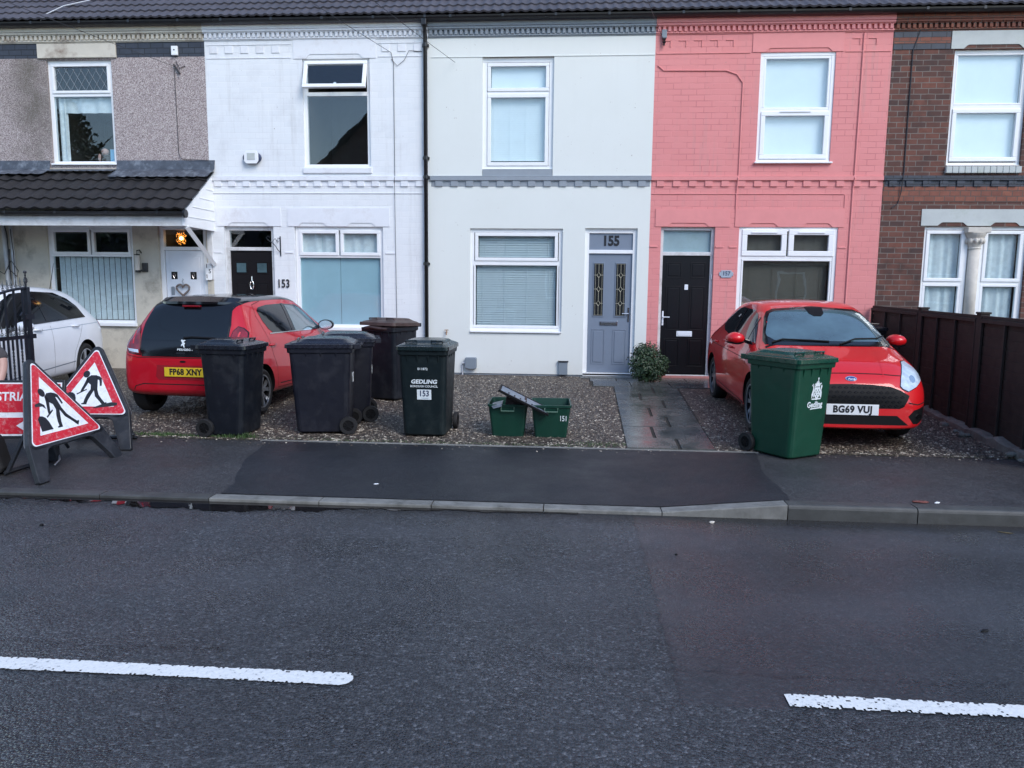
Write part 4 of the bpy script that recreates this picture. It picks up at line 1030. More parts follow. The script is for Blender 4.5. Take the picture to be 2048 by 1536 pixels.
for (a, c) in ((5.745, 6.42), (6.655, 7.33)):
    w = window(h, a, c, 0.84, 2.645, [(a + .035, c - .035, 1.78, 2.60, .055, .015), (a + .035, c - .035, .90, 1.745, .045, 0)], fw=.035, sill=(.01, .03, .03))
    drape(w, a + .08, c - .08, .93, 2.56, M['voile'], .012, .16, name="net_curtain")
b = MB(); b.cyl((6.54, YW + .03, .84), (6.54, YW + .03, 2.30), .085, n=20); b.build("stone_column", M['cream_stone'], h, smooth=True)
b = MB(); b.lathe([(.09, 2.30), (.10, 2.315), (.085, 2.33), (.10, 2.37), (.135, 2.44), (.12, 2.47), (.15, 2.52), (.165, 2.56)], 'z', (6.54, YW + .03, 0), 20)
for k in range(10):
    a = k * 2 * math.pi / 10; b.sphere((6.54 + .125 * math.cos(a), YW + .03 + .125 * math.sin(a), 2.43), (.032, .032, .045), 8)
b.box(6.36, 6.72, YW - .10, YW + .11, 2.56, 2.645); b.build("carved_capital", M['cream_stone'], h, bevel=.008)
b = MB(); b.box(6.45, 6.63, YW + .06, YW + .12, .82, 2.66); b.build("mullion_backing", M['cream_stone'], h)
b = MB(); b.tube([(5.42, YW - .012, 5.68), (5.33, YW - .014, 5.38), (5.33, YW - .012, 3.5), (5.31, YW - .05, 3.42), (5.30, YW - .03, 3.2), (5.27, YW - .012, 3.02), (5.18, YW - .012, 2.95)], .009, 5); b.build("wall_cable", M['wire'], h)
finish(h)

# neighbours just outside the frame on both sides
def neighbour(x0, x1, mw, mt, label):
    h = thing("terraced_house", ((x0 + x1) / 2, YW, 0), 0, label, "house", "houses in the terrace"); c = (x0 + x1) / 2
    U = (c - .6, c + .6, 3.62, 5.38); L_ = (x0 + .5, x0 + 2.0, .84, 2.62); D_ = (x1 - 1.35, x1 - .45, .16, 2.62)
    wall(h, mw, x0, x1, -.1, 5.99, [U, L_, D_]); room(h, [U, L_, D_]); shell(h, x0, x1); cornice(h, mt, x0, x1); string_course(h, mt, mt, x0, x1)
    tile_roof("roof", h, M['roof'], x0, x1, (YW - 0.20, 6.00), ROOF_P, 5.1, 0.30, 0.15, 0.016, 0.026); gutter(h, x0, x1, YW - 0.165, 5.962, 0.062)
    lintel(h, mt, U[0] - .1, U[1] + .1, 5.382, 5.67, [(U[0] + .1, U[1] - .1, .06, .05)]); lintel(h, mt, L_[0] - .1, L_[1] + .1, 2.622, 2.93, [(L_[0] + .1, L_[1] - .1, .06, .05)])
    for q, zs in ((U, 4.78), (L_, 2.05)):
        w = window(h, q[0] + .02, q[1] - .02, q[2] + .03, q[3] - .02, [(q[0] + .06, q[1] - .06, zs + .05, q[3] - .06, .05, .016), (q[0] + .06, q[1] - .06, q[2] + .07, zs, 0, 0)], sill=(.03, .05, .05)); drape(w, q[0] + .1, q[1] - .1, q[2] + .1, q[3] - .1, M['voile'], .02, .17, name="net_curtain")
    door_frame(h, D_[0] + .015, D_[1] - .015, .17, 2.6, 2.2); door(h, D_[0] + .065, D_[1] - .065, .18, 2.16, M['grey_door'], [(D_[0] + .13, c + 5, .3, .9)][:0])
    finish(h)
neighbour(-15.0, XB[0], M['white_brick'], M['white_paint'], "white painted brick house beyond the left edge of the photo, next to the porch house")
neighbour(XB[5], 12.5, M['red_brick'], M['stone_paint'], "brick house with a grey door beyond the right edge of the photo")

# downpipe on the party line, wires
t = thing("downpipe", (-2.44, YW - .06, .1), 0, "long black downpipe between the white and the cream house", "drainpipe")
b = MB(); b.tube([(0, -.09, 5.84), (0, -.07, 5.70), (0, 0, 5.60), (0, 0, 0)], .034, 10); b.build("pipe", M['pvc_black'], t, smooth=True)
b = MB(); b.box(-.045, .045, -.15, -.04, 5.72, 5.86); b.build("outlet", M['pvc_black'], t, bevel=.01)
for z in (5.45, 3.65, 3.34, 1.9):
    b = MB(); b.cyl((0, 0, z - .03), (0, 0, z + .03), .042, n=12); b.box(-.055, .055, .02, .058, z - .02, z + .02); b.build("bracket", M['pvc_black'], t)
def wire(pts, label, m='wire', r=.005, name="telephone_wire"):
    b = MB(); P = [Vector(p) for p in pts]; o = P[0].copy(); b.tube([p - o for p in P], r, 5); ob = b.build(name, M[m]); ob.location = o
    tag(ob, label, "cable")
def sag(a, c, s, n=16): a, c = Vector(a), Vector(c); return [a.lerp(c, t / n) - Vector((0, 0, s * 4 * (t / n) * (1 - t / n))) for t in range(n + 1)]
wire(sag((1.44, YW - .06, 5.55), (-3.2, -6.0, 7.4), .5), "thin black wire reaching down to the insulator on the pink house", r=.004)
wire(sag((-3.02, YW - .02, 5.45), (-8.2, -6.0, 7.6), .5), "thin black wire reaching the wall above the alarm box house's right corner", r=.004)
wire(sag((-1.95, YW - .03, 5.28), (-7.1, -6.0, 7.6), .5), "thin black wire ending near the top of the downpipe", r=.004)
wire(sag((-6.72, YW - .03, 5.26), (-12.5, -6.0, 7.6), .5), "thin black wire ending on the pebbledash under a clamp", r=.004)
wire([(-3.02, YW - .012, 5.45), (-2.98, YW - .014, 5.28), (-2.98, YW - .012, 3.47), (-2.98, YW - .05, 3.42), (-2.98, YW - .03, 3.2), (-2.97, YW - .012, 1.0)], "thin cable clipped down the white brick wall", 'wire', .004, "wall_cable")
wire([(-3.02, YW - .014, 5.35), (-2.92, YW - .014, 5.24), (-2.80, YW - .014, 5.33), (-2.72, YW - .014, 5.48), (-2.5, YW - .014, 5.46)], "looped end of cable under the white cornice", 'wire', .004, "wall_cable")
wire([(-6.75, YW - .014, 5.24), (-6.74, YW - .014, 3.85), (-6.70, YW - .02, 3.75), (-6.2, YW - .03, 3.72)], "cable running down the pebbledash wall to the porch roof", 'wire', .005, "wall_cable")
wire([(-8.95, YW - .18, 5.99), (-8.97, YW - .05, 6.12), (-8.75, YW + .15, 6.33), (-8.45, YW + .4, 6.5), (-8.3, YW + .7, 6.75)], "loose white cable lying on the roof tiles", 'white_cable', .008, "roof_cable")

# ------------------------------------------------------------------ fixtures on the walls
t = thing("alarm_box", (-5.435, YW, 3.765), 0, "white and navy oval alarm box high on the white brick wall", "alarm box")
b = MB(); b.prism([(.165 * math.cos(a) * (1 if abs(math.cos(a)) < .7 else .97), .105 * math.sin(a)) for a in [2 * math.pi * k / 24 for k in range(24)]], 'y', -.075, -.001); b.build("housing", M['navy'], t, bevel=.02)
b = MB(); P = [(-.125, -.06), (-.09, -.105), (.09, -.105), (.125, -.06), (.125, .06), (.09, .105), (-.09, .105), (-.125, .06)]; b.prism(P, 'y', -.09, -.0755); b.build("cover", M['upvc'], t, bevel=.006)
b = MB(); b.box(-.07, .07, -.096, -.0905, -.045, .07); b.build("label_panel", M['stone_paint'], t, bevel=.004)

t = thing("house_number_plaque", (2.595, YW, 1.87), 0, "blue-grey slate plaque reading 157 beside the black door", "sign")
b = MB(); b.prism([(-.115, -.03), (-.09, -.03), (-.085, -.06), (.085, -.06), (.09, -.03), (.115, -.03), (.115, .03), (.09, .03), (.085, .06), (-.085, .06), (-.09, .03), (-.115, .03)], 'y', -.016, -.001); b.build("plate", M['slate'], t, bevel=.003)
text_mesh("number", "157", .095, M['navy'], t, (0, -.018, .006), bold=.0015, sx=.9)

t = thing("house_number_board", (-6.29, YW - .025, 1.84), 0, "narrow white board with staggered black digits 151", "sign")
b = MB(); b.box(-.055, .055, -.014, 0, -.15, .15); b.build("board", M['upvc'], t, bevel=.003)
for k, (ch, x, z) in enumerate((("1", -.03, .09), ("5", .025, .0), ("1", -.03, -.09))): text_mesh("digit", ch, .10, M['ink'], t, (x, -.0155, z), bold=.001)

t = thing("house_number", (-4.965, YW, 1.635), 0, "black metal digits 153 on the white brick pier", "sign")
for k, ch in enumerate("153"): text_mesh("digit", ch, .20, M['ink'], t, (-.078 + k * .078, -.012, 0), ex=.006, sx=.72, bold=.003)

t = thing("hanging_basket_bracket", (-5.00, YW, 2.28), 0, "curly black iron hanging bracket beside the black-brown door", "bracket")
b = MB(); b.box(-.008, .008, -.014, -.001, -.17, .17)
b.tube([(0, -.01, -.10), (-.035, -.05, -.06), (-.05, -.08, -.01), (-.09, -.13, .05), (-.14, -.18, .09), (-.17, -.2, .13), (-.15, -.2, .16), (-.12, -.17, .14)], .007, 5)
b.tube([(0, -.01, .13), (-.03, -.04, .14), (-.04, -.06, .10), (-.02, -.04, .07)], .006, 5); b.tube([(-.10, -.14, .06), (-.06, -.09, .13), (-.03, -.05, .05)], .005, 5); b.build("iron_scroll", M['iron'], t)

M["old_bracket"] = pm("dark_aged_bracket", (.05, .05, .048), .6, metal=.3)
t = thing("wall_lantern", (-7.50, YW, 1.95), 0, "tubular glass wall lantern between the bay window and the white door", "lamp")
b = MB(); b.box(-.0, .10, -.03, -.001, -.13, .03); b.box(-.075, -.02, -.12, -.03, -.14, -.10); b.box(-.05, .05, -.06, -.02, -.12, -.09); b.build("bracket", M["old_bracket"], t, bevel=.006)
b = MB(); b.cyl((-.05, -.08, -.10), (-.05, -.08, .16), .042, n=14); b.build("glass_tube", M['cream_stone'], t, smooth=False)
b = MB(); b.cyl((-.05, -.08, .16), (-.05, -.08, .175), .048, n=14); b.tube([(-.05, -.08, .175), (-.05, -.075, .24), (-.02, -.05, .25), (-.01, -.002, .2)], .01, 6); b.build("cap", M['car_matt'], t)

t = thing("heart_wreath", (-6.80, YW + .05, 1.52), 0, "grey woven heart wreath hanging on the white front door", "wreath")
def heart(s_, n=40):
    P = []
    for k in range(n + 1):
        a = 2 * math.pi * k / n; P.append((s_ * 16 * math.sin(a) ** 3, -.02, s_ * (13 * math.cos(a) - 5 * math.cos(2 * a) - 2 * math.cos(3 * a) - math.cos(4 * a))))
    return P
b = MB(); rr = random.Random(5)
b.tube(heart(.0072), .017, 7)
for q in range(3): b.tube([(x + rr.uniform(-.011, .011), y + rr.uniform(-.016, 0), z + rr.uniform(-.011, .011)) for x, y, z in heart(.0072, 60)], .006, 5)
b.build("heart", M['heart'], t)
b = MB(); b.tube([(0, -.02, .04), (0.004, -.02, .12), (-.012, -.022, .14), (.01, -.02, .17), (0, -.02, .19)], .007, 5); b.build("ribbon", M['meter'], t)

t = thing("hall_chandelier", (-6.99, YW + .42, 2.43), 0, "lit amber crystal lamp seen through the fanlight over the white door", "lamp")
b = MB(); rr = random.Random(8)
for k in range(90):
    a = rr.uniform(0, 6.28); q = rr.uniform(.03, .085); z = rr.uniform(-.11, .10); b.sphere((q * math.cos(a), q * math.sin(a), z), (.006, .006, .010), 6)
b.build("crystal_drops", M['bulb'], t)
b = MB(); b.sphere((0, 0, 0), .035, 12); b.build("bulb", M['bulb_core'], t)
b = MB(); b.cyl((0, 0, .13), (0, 0, .17), .08, n=20); b.build("rim", M['terracotta'], t)

t = thing("gas_meter_cover", (-1.675, YW, .31), 0, "rounded grey vent cover with a side spout near the downpipe end of the cream wall", "vent")
b = MB(); P = [(-.10, -.075), (-.03, -.10), (.07, -.10), (.10, -.08), (.10, .085), (.085, .10), (-.085, .10), (-.10, .085)]; b.prism(P, 'y', -.10, -.001); b.build("cover", M['meter'], t, bevel=.018)
b = MB(); b.cyl((-.10, -.05, 0), (-.145, -.05, 0), .018, n=10); b.tube([(-.14, -.05, 0), (-.15, -.02, -.03), (-.15, -.015, -.29)], .013, 8); b.build("spout", M['white_cable'], t)
t = thing("vent_box", (-.085, YW, .25), 0, "square-cornered grey box on the cream wall nearest the blue-grey door", "vent")
b = MB(); b.box(-.075, .075, -.055, -.001, -.115, .105); b.build("cover", M['meter'], t, bevel=.006)
b = MB(); b.box(-.088, .088, -.068, -.001, .1055, .122); b.build("hood", M['ink'], t)
t = thing("outside_tap", (-2.10, YW, .84), 0, "small brass outside tap low on the cream wall", "tap")
b = MB(); b.cyl((0, 0, 0), (0, -.06, 0), .011, n=8); b.cyl((0, -.055, 0), (0, -.065, -.05), .009, n=8); b.cyl((-.035, -.04, .035), (.035, -.04, .035), .007, n=6); b.cyl((0, -.04, 0), (0, -.04, .035), .006, n=6); b.build("spout", M['terracotta'], t)
t = thing("wire_insulator", (1.44, YW, 5.62), 0, "grey wire insulator on a bracket at the top corner of the pink wall", "insulator")
b = MB(); b.box(-.04, .04, -.06, -.001, -.01, .12); b.build("block", M['meter'], t, bevel=.008)
b = MB(); b.lathe([(.02, -.01), (.03, -.03), (.015, -.05), (.03, -.07), (.012, -.10), (.02, -.12)], 'z', (0, -.045, 0), 10); b.build("insulator_body", M['ink'], t)
t = thing("cable_clamp", (-6.70, YW, 5.22), 0, "dark cable clamp on the pebbledash under a white junction box", "cable clamp")
b = MB(); b.cyl((-.05, -.03, .08), (.05, -.03, -.07), .016, n=8); b.tube([(-.02, -.01, .13), (.05, -.02, .02), (.14, -.01, .06)], .006, 5); b.build("clamp_body", M['wire'], t)
t = thing("junction_box", (-6.72, YW - .012, 5.52), 0, "small white junction box on the blue brick band", "junction box")
b = MB(); b.box(-.055, .055, -.04, 0, -.075, .075); b.build("box_body", M['upvc'], t, bevel=.008); b = MB(); b.cyl((0, -.041, .01), (0, -.046, .01), .012, n=10); b.build("knockout", M['ink'], t)
# service pipes and dish at the far left
t = thing("service_pipes", (-9.86, YW, .1), 0, "white service pipes and looped black cables at the left end of the porch wall", "pipes")
b = MB(); b.tube([(0, -.05, 2.5), (0.015, -.05, 1.6), (.02, -.05, 0)], .03, 8); b.tube([(-.13, -.05, 2.5), (-.12, -.05, 1.7), (-.12, -.05, 1.2)], .035, 8); b.build("pipe", M['white_cable'], t, smooth=True)
b = MB(); b.tube([(-.08, -.09, 2.5), (-.05, -.09, 2.35), (-.03, -.09, 1.5), (.02, -.09, 1.1), (.0, -.09, .9)], .010, 5); b.tube([(-.25, -.09, 1.72), (-.14, -.1, 1.66), (0, -.1, 1.9), (.13, -.11, 1.72), (.09, -.1, 1.62), (-.05, -.1, 1.75), (-.02, -.09, 2.1)], .008, 5); b.tube([(.02, -.09, 2.45), (.05, -.09, 2.0), (.04, -.09, 1.2)], .007, 5); b.build("cable_loop", M['wire'], t)
b = MB(); b.box(-.11, -.02, -.13, -.081, 1.05, 1.4); b.build("fuse_box", M['upvc'], t, bevel=.01)
t = thing("satellite_dish", (-10.17, YW, 1.95), 0, "grey satellite dish cut by the left edge of the photo", "satellite dish")
b = MB(); b.lathe([(.002, -.20), (.10, -.215), (.18, -.24), (.24, -.28), (.232, -.272), (.17, -.23), (.09, -.205), (.002, -.19)], 'y', (0, 0, 0), 28); b.build("reflector", M['sign_edge'], t, smooth=True)
b = MB(); b.tube([(0, 0, -.1), (0, -.18, -.02)], .018, 8); b.tube([(0, -.2, -.2), (0, -.5, -.1)], .012, 6); b.build("mount", M['meter'], t)

# things on the window sills of the pebbledashed house
t = thing("toy_figure", (-8.20, YW + .20, 3.70), 0, "brown soft toy slumped on the upstairs sill beside a blue box", "soft toy")
b = MB(); b.sphere((0, 0, .09), (.11, .07, .10), 12); b.build("toy_body", M['cardboard'], t, smooth=True)
b = MB(); b.sphere((.03, -.03, .20), (.065, .055, .06), 12); b.sphere((-.06, -.05, .10), (.03, .03, .07), 8); b.build("toy_head", M['skin'], t, smooth=True)
t = thing("blue_box", (-8.02, YW + .19, 3.70), 0, "upright light blue box on the upstairs sill", "box")
b = MB(); b.box(-.045, .045, -.04, .04, 0, .235); b.build("carton", pm("light_blue_card", (.20, .48, .72), .5), t); b = MB(); b.box(-.046, .046, -.041, .041, .236, .243); b.build("carton_lid", M['slate'], t)

# ------------------------------------------------------------------ wheelie bins
def rrect(w, yf, yb, z, r, seg=4):
    P = []; x = w / 2
    for cx, cy, a0 in ((x - r, yb - r, 0), (-x + r, yb - r, 90), (-x + r, yf + r, 180), (x - r, yf + r, 270)):
        for k in range(seg + 1):
            a = R(a0 + 90 * k / seg); P.append((cx + r * math.cos(a), cy + r * math.sin(a), z))
    return P
BINW = dict(W=.57, D=.66, H=.93)
def make_bin(name, loc, rz, mb, ml, label, lid_open=0.0, W_=.57, D_=.68, Hh=1.0, mod=None):
    t = thing(name, loc, rz, label, "wheelie bin", "wheelie bins on the drives")
    y0 = -D_ / 2; y1 = D_ / 2
    b = MB()
    prof = [(0.02, W_ - .10, y0 + .085, y1 - .12, .05), (0.035, W_ - .085, y0 + .075, y1 - .10, .06), (.10, W_ - .08, y0 + .07, y1 - .085, .06), (.27, W_ - .07, y0 + .058, y1 - .065, .06), (.60, W_ - .045, y0 + .035, y1 - .055, .06),
            (.86, W_ - .03, y0 + .018, y1 - .04, .055), (.90, W_ - .028, y0 + .014, y1 - .04, .055), (.905, W_ + .0, y0 - .004, y1 - .02, .05), (.955, W_ + .006, y0 - .008, y1 - .015, .05), (.958, W_ - .03, y0 + .02, y1 - .04, .05), (.90, W_ - .06, y0 + .05, y1 - .07, .05), (.5, W_ - .1, y0 + .09, y1 - .1, .05)]
    b.loft([rrect(w, f, k, z * Hh, r) for z, w, f, k, r in prof])
    for x in (-.17, -.06, .06, .17): b.prism([(y0 - .002, .903 * Hh), (y0 + .02, .903 * Hh), (y0 + .026, .80 * Hh)], 'x', x - .008, x + .008)
    for s in (-1, 1):
        for y in (-.16, .0, .16): b.prism([(s * (W_ / 2 + .0), .903 * Hh), (s * (W_ / 2 - .03), .903 * Hh), (s * (W_ / 2 - .035), .81 * Hh)], 'y', y - .008, y + .008)
    b.build("bin_body", mb, t, bevel=.004, seg=1)
    # lid, hinged at the back
    hz = .975 * Hh; Mx = Matrix.Translation((0, y1 + .01, hz)) @ Matrix.Rotation(-lid_open, 4, 'X') @ Matrix.Translation((0, -y1 - .01, -hz))
    L = [(.957, W_ + .034, y0 - .028, y1 + .0, .05), (.998, W_ + .030, y0 - .026, y1 + .0, .05), (1.003, W_ - .0, y0 + .0, y1 - .005, .05), (1.012, W_ - .02, y0 + .02, y1 - .01, .06), (1.03, W_ - .10, y0 + .09, y1 - .05, .08), (1.055, W_ - .15, y0 + .15, y1 - .10, .10), (1.06, W_ - .20, y0 + .19, y1 - .14, .10)]
    b = MB(); b.loft([[Mx @ Vector(p) for p in rrect(w, f, k, z * Hh + (0.012 if z > .99 else 0) * 0, r)] for z, w, f, k, r in L])
    for s in (-1, 1): b.tube([Mx @ Vector(q) for q in ((s * .20, y0 + .12, 1.02 * Hh), (s * .20, y0 + .10, 1.05 * Hh), (s * .08, y0 + .10, 1.055 * Hh), (s * .08, y0 + .12, 1.025 * Hh))], .010, 6)
    b.build("lid", ml, t, bevel=.008)
    b = MB(); b.cyl((-.22, y1 + .045, hz), (.22, y1 + .045, hz), .015, n=10)
    for x in (-.25, -.12, .12, .25): b.box(x - .016, x + .016, y1 - .03, y1 + .062, hz - .03, hz + .022)
    b.build("handle_bar", mb, t, bevel=.004, seg=1)
    for s in (-1, 1):
        w = MB(); x = s * (W_ / 2 - .01); c = (x, y1 - .075, .10)
        w.lathe([(.094, -.024), (.098, -.012), (.098, .012), (.094, .024), (.060, .024), (.058, -.024)], 'x', c, 26, closed=True); wo = w.build("wheel", M['rubber'], t, smooth=False)
        w = MB(); w.lathe([(.061, -.014), (.061, .014)], 'x', c, 20); w.cyl((x - s * .03, c[1], .10), (x + s * .022, c[1], .10), .022, n=12)
        for k in range(8):
            a = k * math.pi / 4; w.cyl((x + s * .016, c[1], .10), (x + s * .016, c[1] + .058 * math.cos(a), .10 + .058 * math.sin(a)), .005, n=5)
        w.build("wheel_hub", M['car_matt'], wo)
    if mod: mod(t, y0, y1, Hh)
    return t
def face_pos(y0, z): return y0 + .07 + (.014 - .07) * (z - .09) / .81   # front face depth at height z
TILT = math.atan2(.056, .81)
def decal_front(t, y0, s, size, z, m, x=0, **k):
    return text_mesh("lettering", s, size, m, t, (x, face_pos(y0, z) - .004, z), (R(90) + TILT, 0, 0), **k)
def mod_153(t, y0, y1, H):
    decal_front(t, y0, "011872", .035, .755, M['decal'], spacing=1.05, bold=.0006)
    decal_front(t, y0, "GEDLING", .060, .615, M['decal'], x=.012, bold=.0022, sx=1.1, spacing=1.02, shear=.15)
    decal_front(t, y0, "BOROUGH COUNCIL", .031, .565, M['decal'], x=.012, bold=.0005, sx=1.0)
    z = .475; y = face_pos(y0, z); b = MB(); Mt = Matrix.Translation((.012, y - .003, z)) @ Matrix.Rotation(TILT, 4, 'X')
    b.box(-.078, .078, -.001, .001, -.055, .055, Mt); b.build("number_sticker", M['decal'], t, bevel=.0)
    text_mesh("number", "153", .09, M['navy'], t, (.012, y - .007, z + .010), (R(90) + TILT, 0, 0), bold=.0015, sx=.85)
    b = MB()
    for k_, w_ in ((0, .045), (1, .030)): b.box(.012 - w_, .012 + w_, -.0022, -.0012, -.038 - k_ * .008, -.035 - k_ * .008, Mt)
    b.build("sticker_small_print", M['slate'], t)
make_bin("wheelie_bin", (-1.555, 8.40, g(8.4)), R(-1), M['bin_dkgreen'], M['bin_dkgreen_lid'], "dark green-grey wheelie bin with white council lettering and a 153 sticker", W_=.55, mod=mod_153)

def crest_mod(t, y0, y1, H):
    X = .035; z0 = .60
    def P(x, z): return (X + x, face_pos(y0, z0 + z) - .0035, z0 + z)
    b = MB()
    def blob(pts): b.face([P(*p) for p in pts])
    def disc(cx, cz, r, n=10, sz=1): blob([(cx + r * math.cos(2 * math.pi * k / n), cz + r * sz * math.sin(2 * math.pi * k / n)) for k in range(n)])
    disc(0.012, .205, .009); blob([(0.006, .20), (.018, .20), (.015, .17), (.009, .17)])                      # finial
    blob([(-.012, .165), (.028, .165), (.022, .195 - .02), (-.006, .195 - .02)]); blob([(-.02, .125), (.036, .125), (.030, .163), (-.014, .163)])   # helm
    blob([(-.038, .15), (-.018, .158), (-.012, .15), (-.02, .12), (-.032, .12), (-.024, .145)]); blob([(.036, .155), (.06, .16), (.062, .15), (.046, .145), (.040, .12), (.030, .12)])   # mantling
    blob([(-.026, .118), (.042, .118), (.052, .09), (.05, .04), (.03, .012), (.012, .004), (-.008, .012), (-.03, .04), (-.034, .09)])              # shield
    blob([(-.042, .13), (-.05, .12), (-.052, .10), (-.058, .075), (-.066, .05), (-.062, .012), (-.055, .012), (-.052, .045), (-.042, .02), (-.030, .02), (-.038, .06), (-.036, .11)])   # left supporter
    blob([(-.072, .142), (-.05, .118), (-.046, .124), (-.068, .148)]); blob([(-.060, .152), (-.044, .126), (-.039, .130), (-.053, .156)])
    blob([(.058, .135), (.070, .14), (.075, .12), (.066, .09), (.076, .06), (.074, .012), (.064, .012), (.052, .03), (.054, .10)])               # right supporter
    blob([(-.06, .008), (.072, .008), (.066, -.004), (.03, -.004), (.012, -.010), (-.010, -.004), (-.056, -.004)])                              # scroll
    me = bpy.data.meshes.new("crest"); b.b.to_mesh(me); b.b.free(); link("crest", me, M['decal'], t)
    b = MB()
    for (cx, cz) in ((-.01, .09), (.026, .09), (-.012, .05), (.024, .045), (.008, .07), (.008, .028), (-.022, .07), (.038, .07)):
        b.face([(X + cx + .006 * math.cos(a), face_pos(y0, z0 + cz) - .0055, z0 + cz + .008 * math.sin(a)) for a in [k * math.pi / 3 for k in range(6)]])
    me = bpy.data.meshes.new("crest_detail"); b.b.to_mesh(me); b.b.free(); link("crest_detail", me, M['bin_green'], t)
    decal_front(t, y0, "Gedling", .078, .545, M['decal'], x=.03, bold=.0022, sx=.88)
    b = MB(); z = .500; b.face([(-.03, face_pos(y0, z) - .004, z), (.115, face_pos(y0, z) - .004, z + .005), (.115, face_pos(y0, z) - .004, z + .016), (-.03, face_pos(y0, z) - .004, z + .010)])
    me = bpy.data.meshes.new("crest_underline"); b.b.to_mesh(me); b.b.free(); link("crest_underline", me, M['decal'], t)
make_bin("wheelie_bin", (2.21, 7.80, 0.0), R(33), M['bin_green'], M['bin_green_lid'], "bright green wheelie bin with a white crest, in front of the red hatchback", W_=.55, D_=.68, mod=crest_mod)

def scuff_side(face, txt=None):
    def f(t, y0, y1, H):
        if face == 'back':
            b = MB(); rr = random.Random(3)
            b.face([(-.02, y1 - .052, .62), (.10, y1 - .052, .60), (.14, y1 - .048, .88), (.0, y1 - .048, .88)])
            me = bpy.data.meshes.new("scuff"); b.b.to_mesh(me); b.b.free(); link("scuff", me, M['scuff'], t)
            text_mesh("painted_number", txt or "153", .16, M['decal'], t, (.0, y1 - .045, .60), (R(90), 0, R(180)), sx=.6)
    return f
make_bin("wheelie_bin", (-3.69, 8.14, g(8.1)), R(86), M['bin_black'], M['bin_black_lid'], "blue-black wheelie bin side on, behind the red car's number plate end", D_=.55)
make_bin("wheelie_bin", (-2.745, 8.42, g(8.4)), R(-80), M['bin_slate'], M['bin_slate_lid'], "purple-grey wheelie bin in front of the pair beside the small red car", W_=.60, D_=.72, mod=scuff_side('back', "157"))
make_bin("wheelie_bin", (-2.70, 9.08, g(9.1)), R(-74), M['bin_slate'], M['bin_slate_lid'], "purple-grey wheelie bin half hidden behind its twin, lid edge showing", W_=.60, D_=.72, mod=scuff_side('back', "153"))
def junk(t, y0, y1, H):
    b = MB(); rr = random.Random(9)
    b.tube([(-.25, -.3, .99), (-.1, -.34, 1.02), (.1, -.33, 1.0), (.26, -.28, 1.01)], .03, 6); b.box(-.2, .2, -.32, .1, .99, 1.03, Matrix.Rotation(.05, 4, 'Y')); b.build("rubbish_bag", M['bin_brown'], t, bevel=.01)
make_bin("wheelie_bin", (-2.50, 10.62, g(10.6)), R(-20), M['bin_black'], M['bin_brown'], "dark wheelie bin with a warped brown lid near the downpipe", lid_open=R(2.5), W_=.56, D_=.66, Hh=1.06, mod=junk)
make_bin("wheelie_bin", (4.42, 12.1, g(12)), R(5), M['bin_black'], M['bin_black_lid'], "black wheelie bin tucked between the red car and the brown fence", W_=.57)

# ------------------------------------------------------------------ recycling boxes
def make_box(loc, rz, label, mod=None):
    t = thing("recycling_box", loc, rz, label, "recycling box", "green recycling boxes")
    b = MB(); yf, yb = -.27, .27
    pr = [(0.0, .345, yf + .045, yb - .045, .03), (.30, .415, yf + .01, yb - .01, .03), (.335, .42, yf + .006, yb - .006, .03), (.336, .445, yf - .006, yb + .006, .035), (.365, .45, yf - .008, yb + .008, .035), (.365, .415, yf + .01, yb - .01, .03), (.02, .33, yf + .06, yb - .06, .03)]
    b.loft([rrect(w, f, k, z, r) for z, w, f, k, r in pr]); b.build("box_body", M['box_green'], t, bevel=.003, seg=1)
    b = MB()
    for s in (-1, 1): b.tube([(-.07, s * .278, .335), (-.07, s * .292, .295), (.07, s * .292, .295), (.07, s * .278, .335)], .008, 6)
    b.build("handle", pm("pale_green_handle", (.07, .14, .10), .4), t)
    if mod: mod(t)
    return t
def boxnum(t): text_mesh("painted_number", "151", .085, M['decal'], t, (.135, -.253, .215), (R(90) + .12, 0, 0), bold=.001, sx=.7)
make_box((-.185, 8.50, g(8.4)), R(2), "open empty green recycling box with 151 painted near its rim", boxnum)
bx = make_box((-.655, 8.50, g(8.4)), R(1), "full green recycling box under the tilted grey lid, on the left")
t = thing("cardboard", (-.64, 8.42, g(8.4) + .33), R(2), "dark crushed cardboard sticking out of the left recycling box", "cardboard")
b = MB(); b.box(-.05, .18, -.12, .16, -.02, .10, Matrix.Rotation(.12, 4, 'Y')); b.build("carton", M['cardboard'], t, bevel=.004)
b = MB(); b.prism([(-.19, .02), (-.075, .05), (-.08, .02), (-.17, -.005)], 'y', -.24, .02); b.build("flap", M['lid_grey'], t)
t = thing("box_lid", (-.47, 8.33, g(8.4) + .405), R(2), "blue-grey slotted lid leaning across both recycling boxes", "lid")
b = MB(); Mt = Matrix.Rotation(R(26), 4, 'Y') @ Matrix.Rotation(R(0), 4, 'X')
b.box(-.29, .27, -.20, .20, -.012, .004, Mt); lo = b.build("lid_plate", M['lid_grey'], t, bevel=.008)
b = MB(); bars_ = ((-.31, -.285, -.22, .22), (.265, .29, -.22, .22), (-.285, .265, -.22, -.20), (-.285, .265, .20, .22))
for q in bars_: b.box(q[0], q[1], q[2], q[3], -.018, .010, Mt)
b.build("lid_rim", M['car_matt'], t, bevel=.006)
b = MB()
for k in range(7): b.box(-.2 + k * .07, -.185 + k * .07, -.14, -.10, .0045, .012, Mt)
b.build("lid_clips", M['ink'], t)

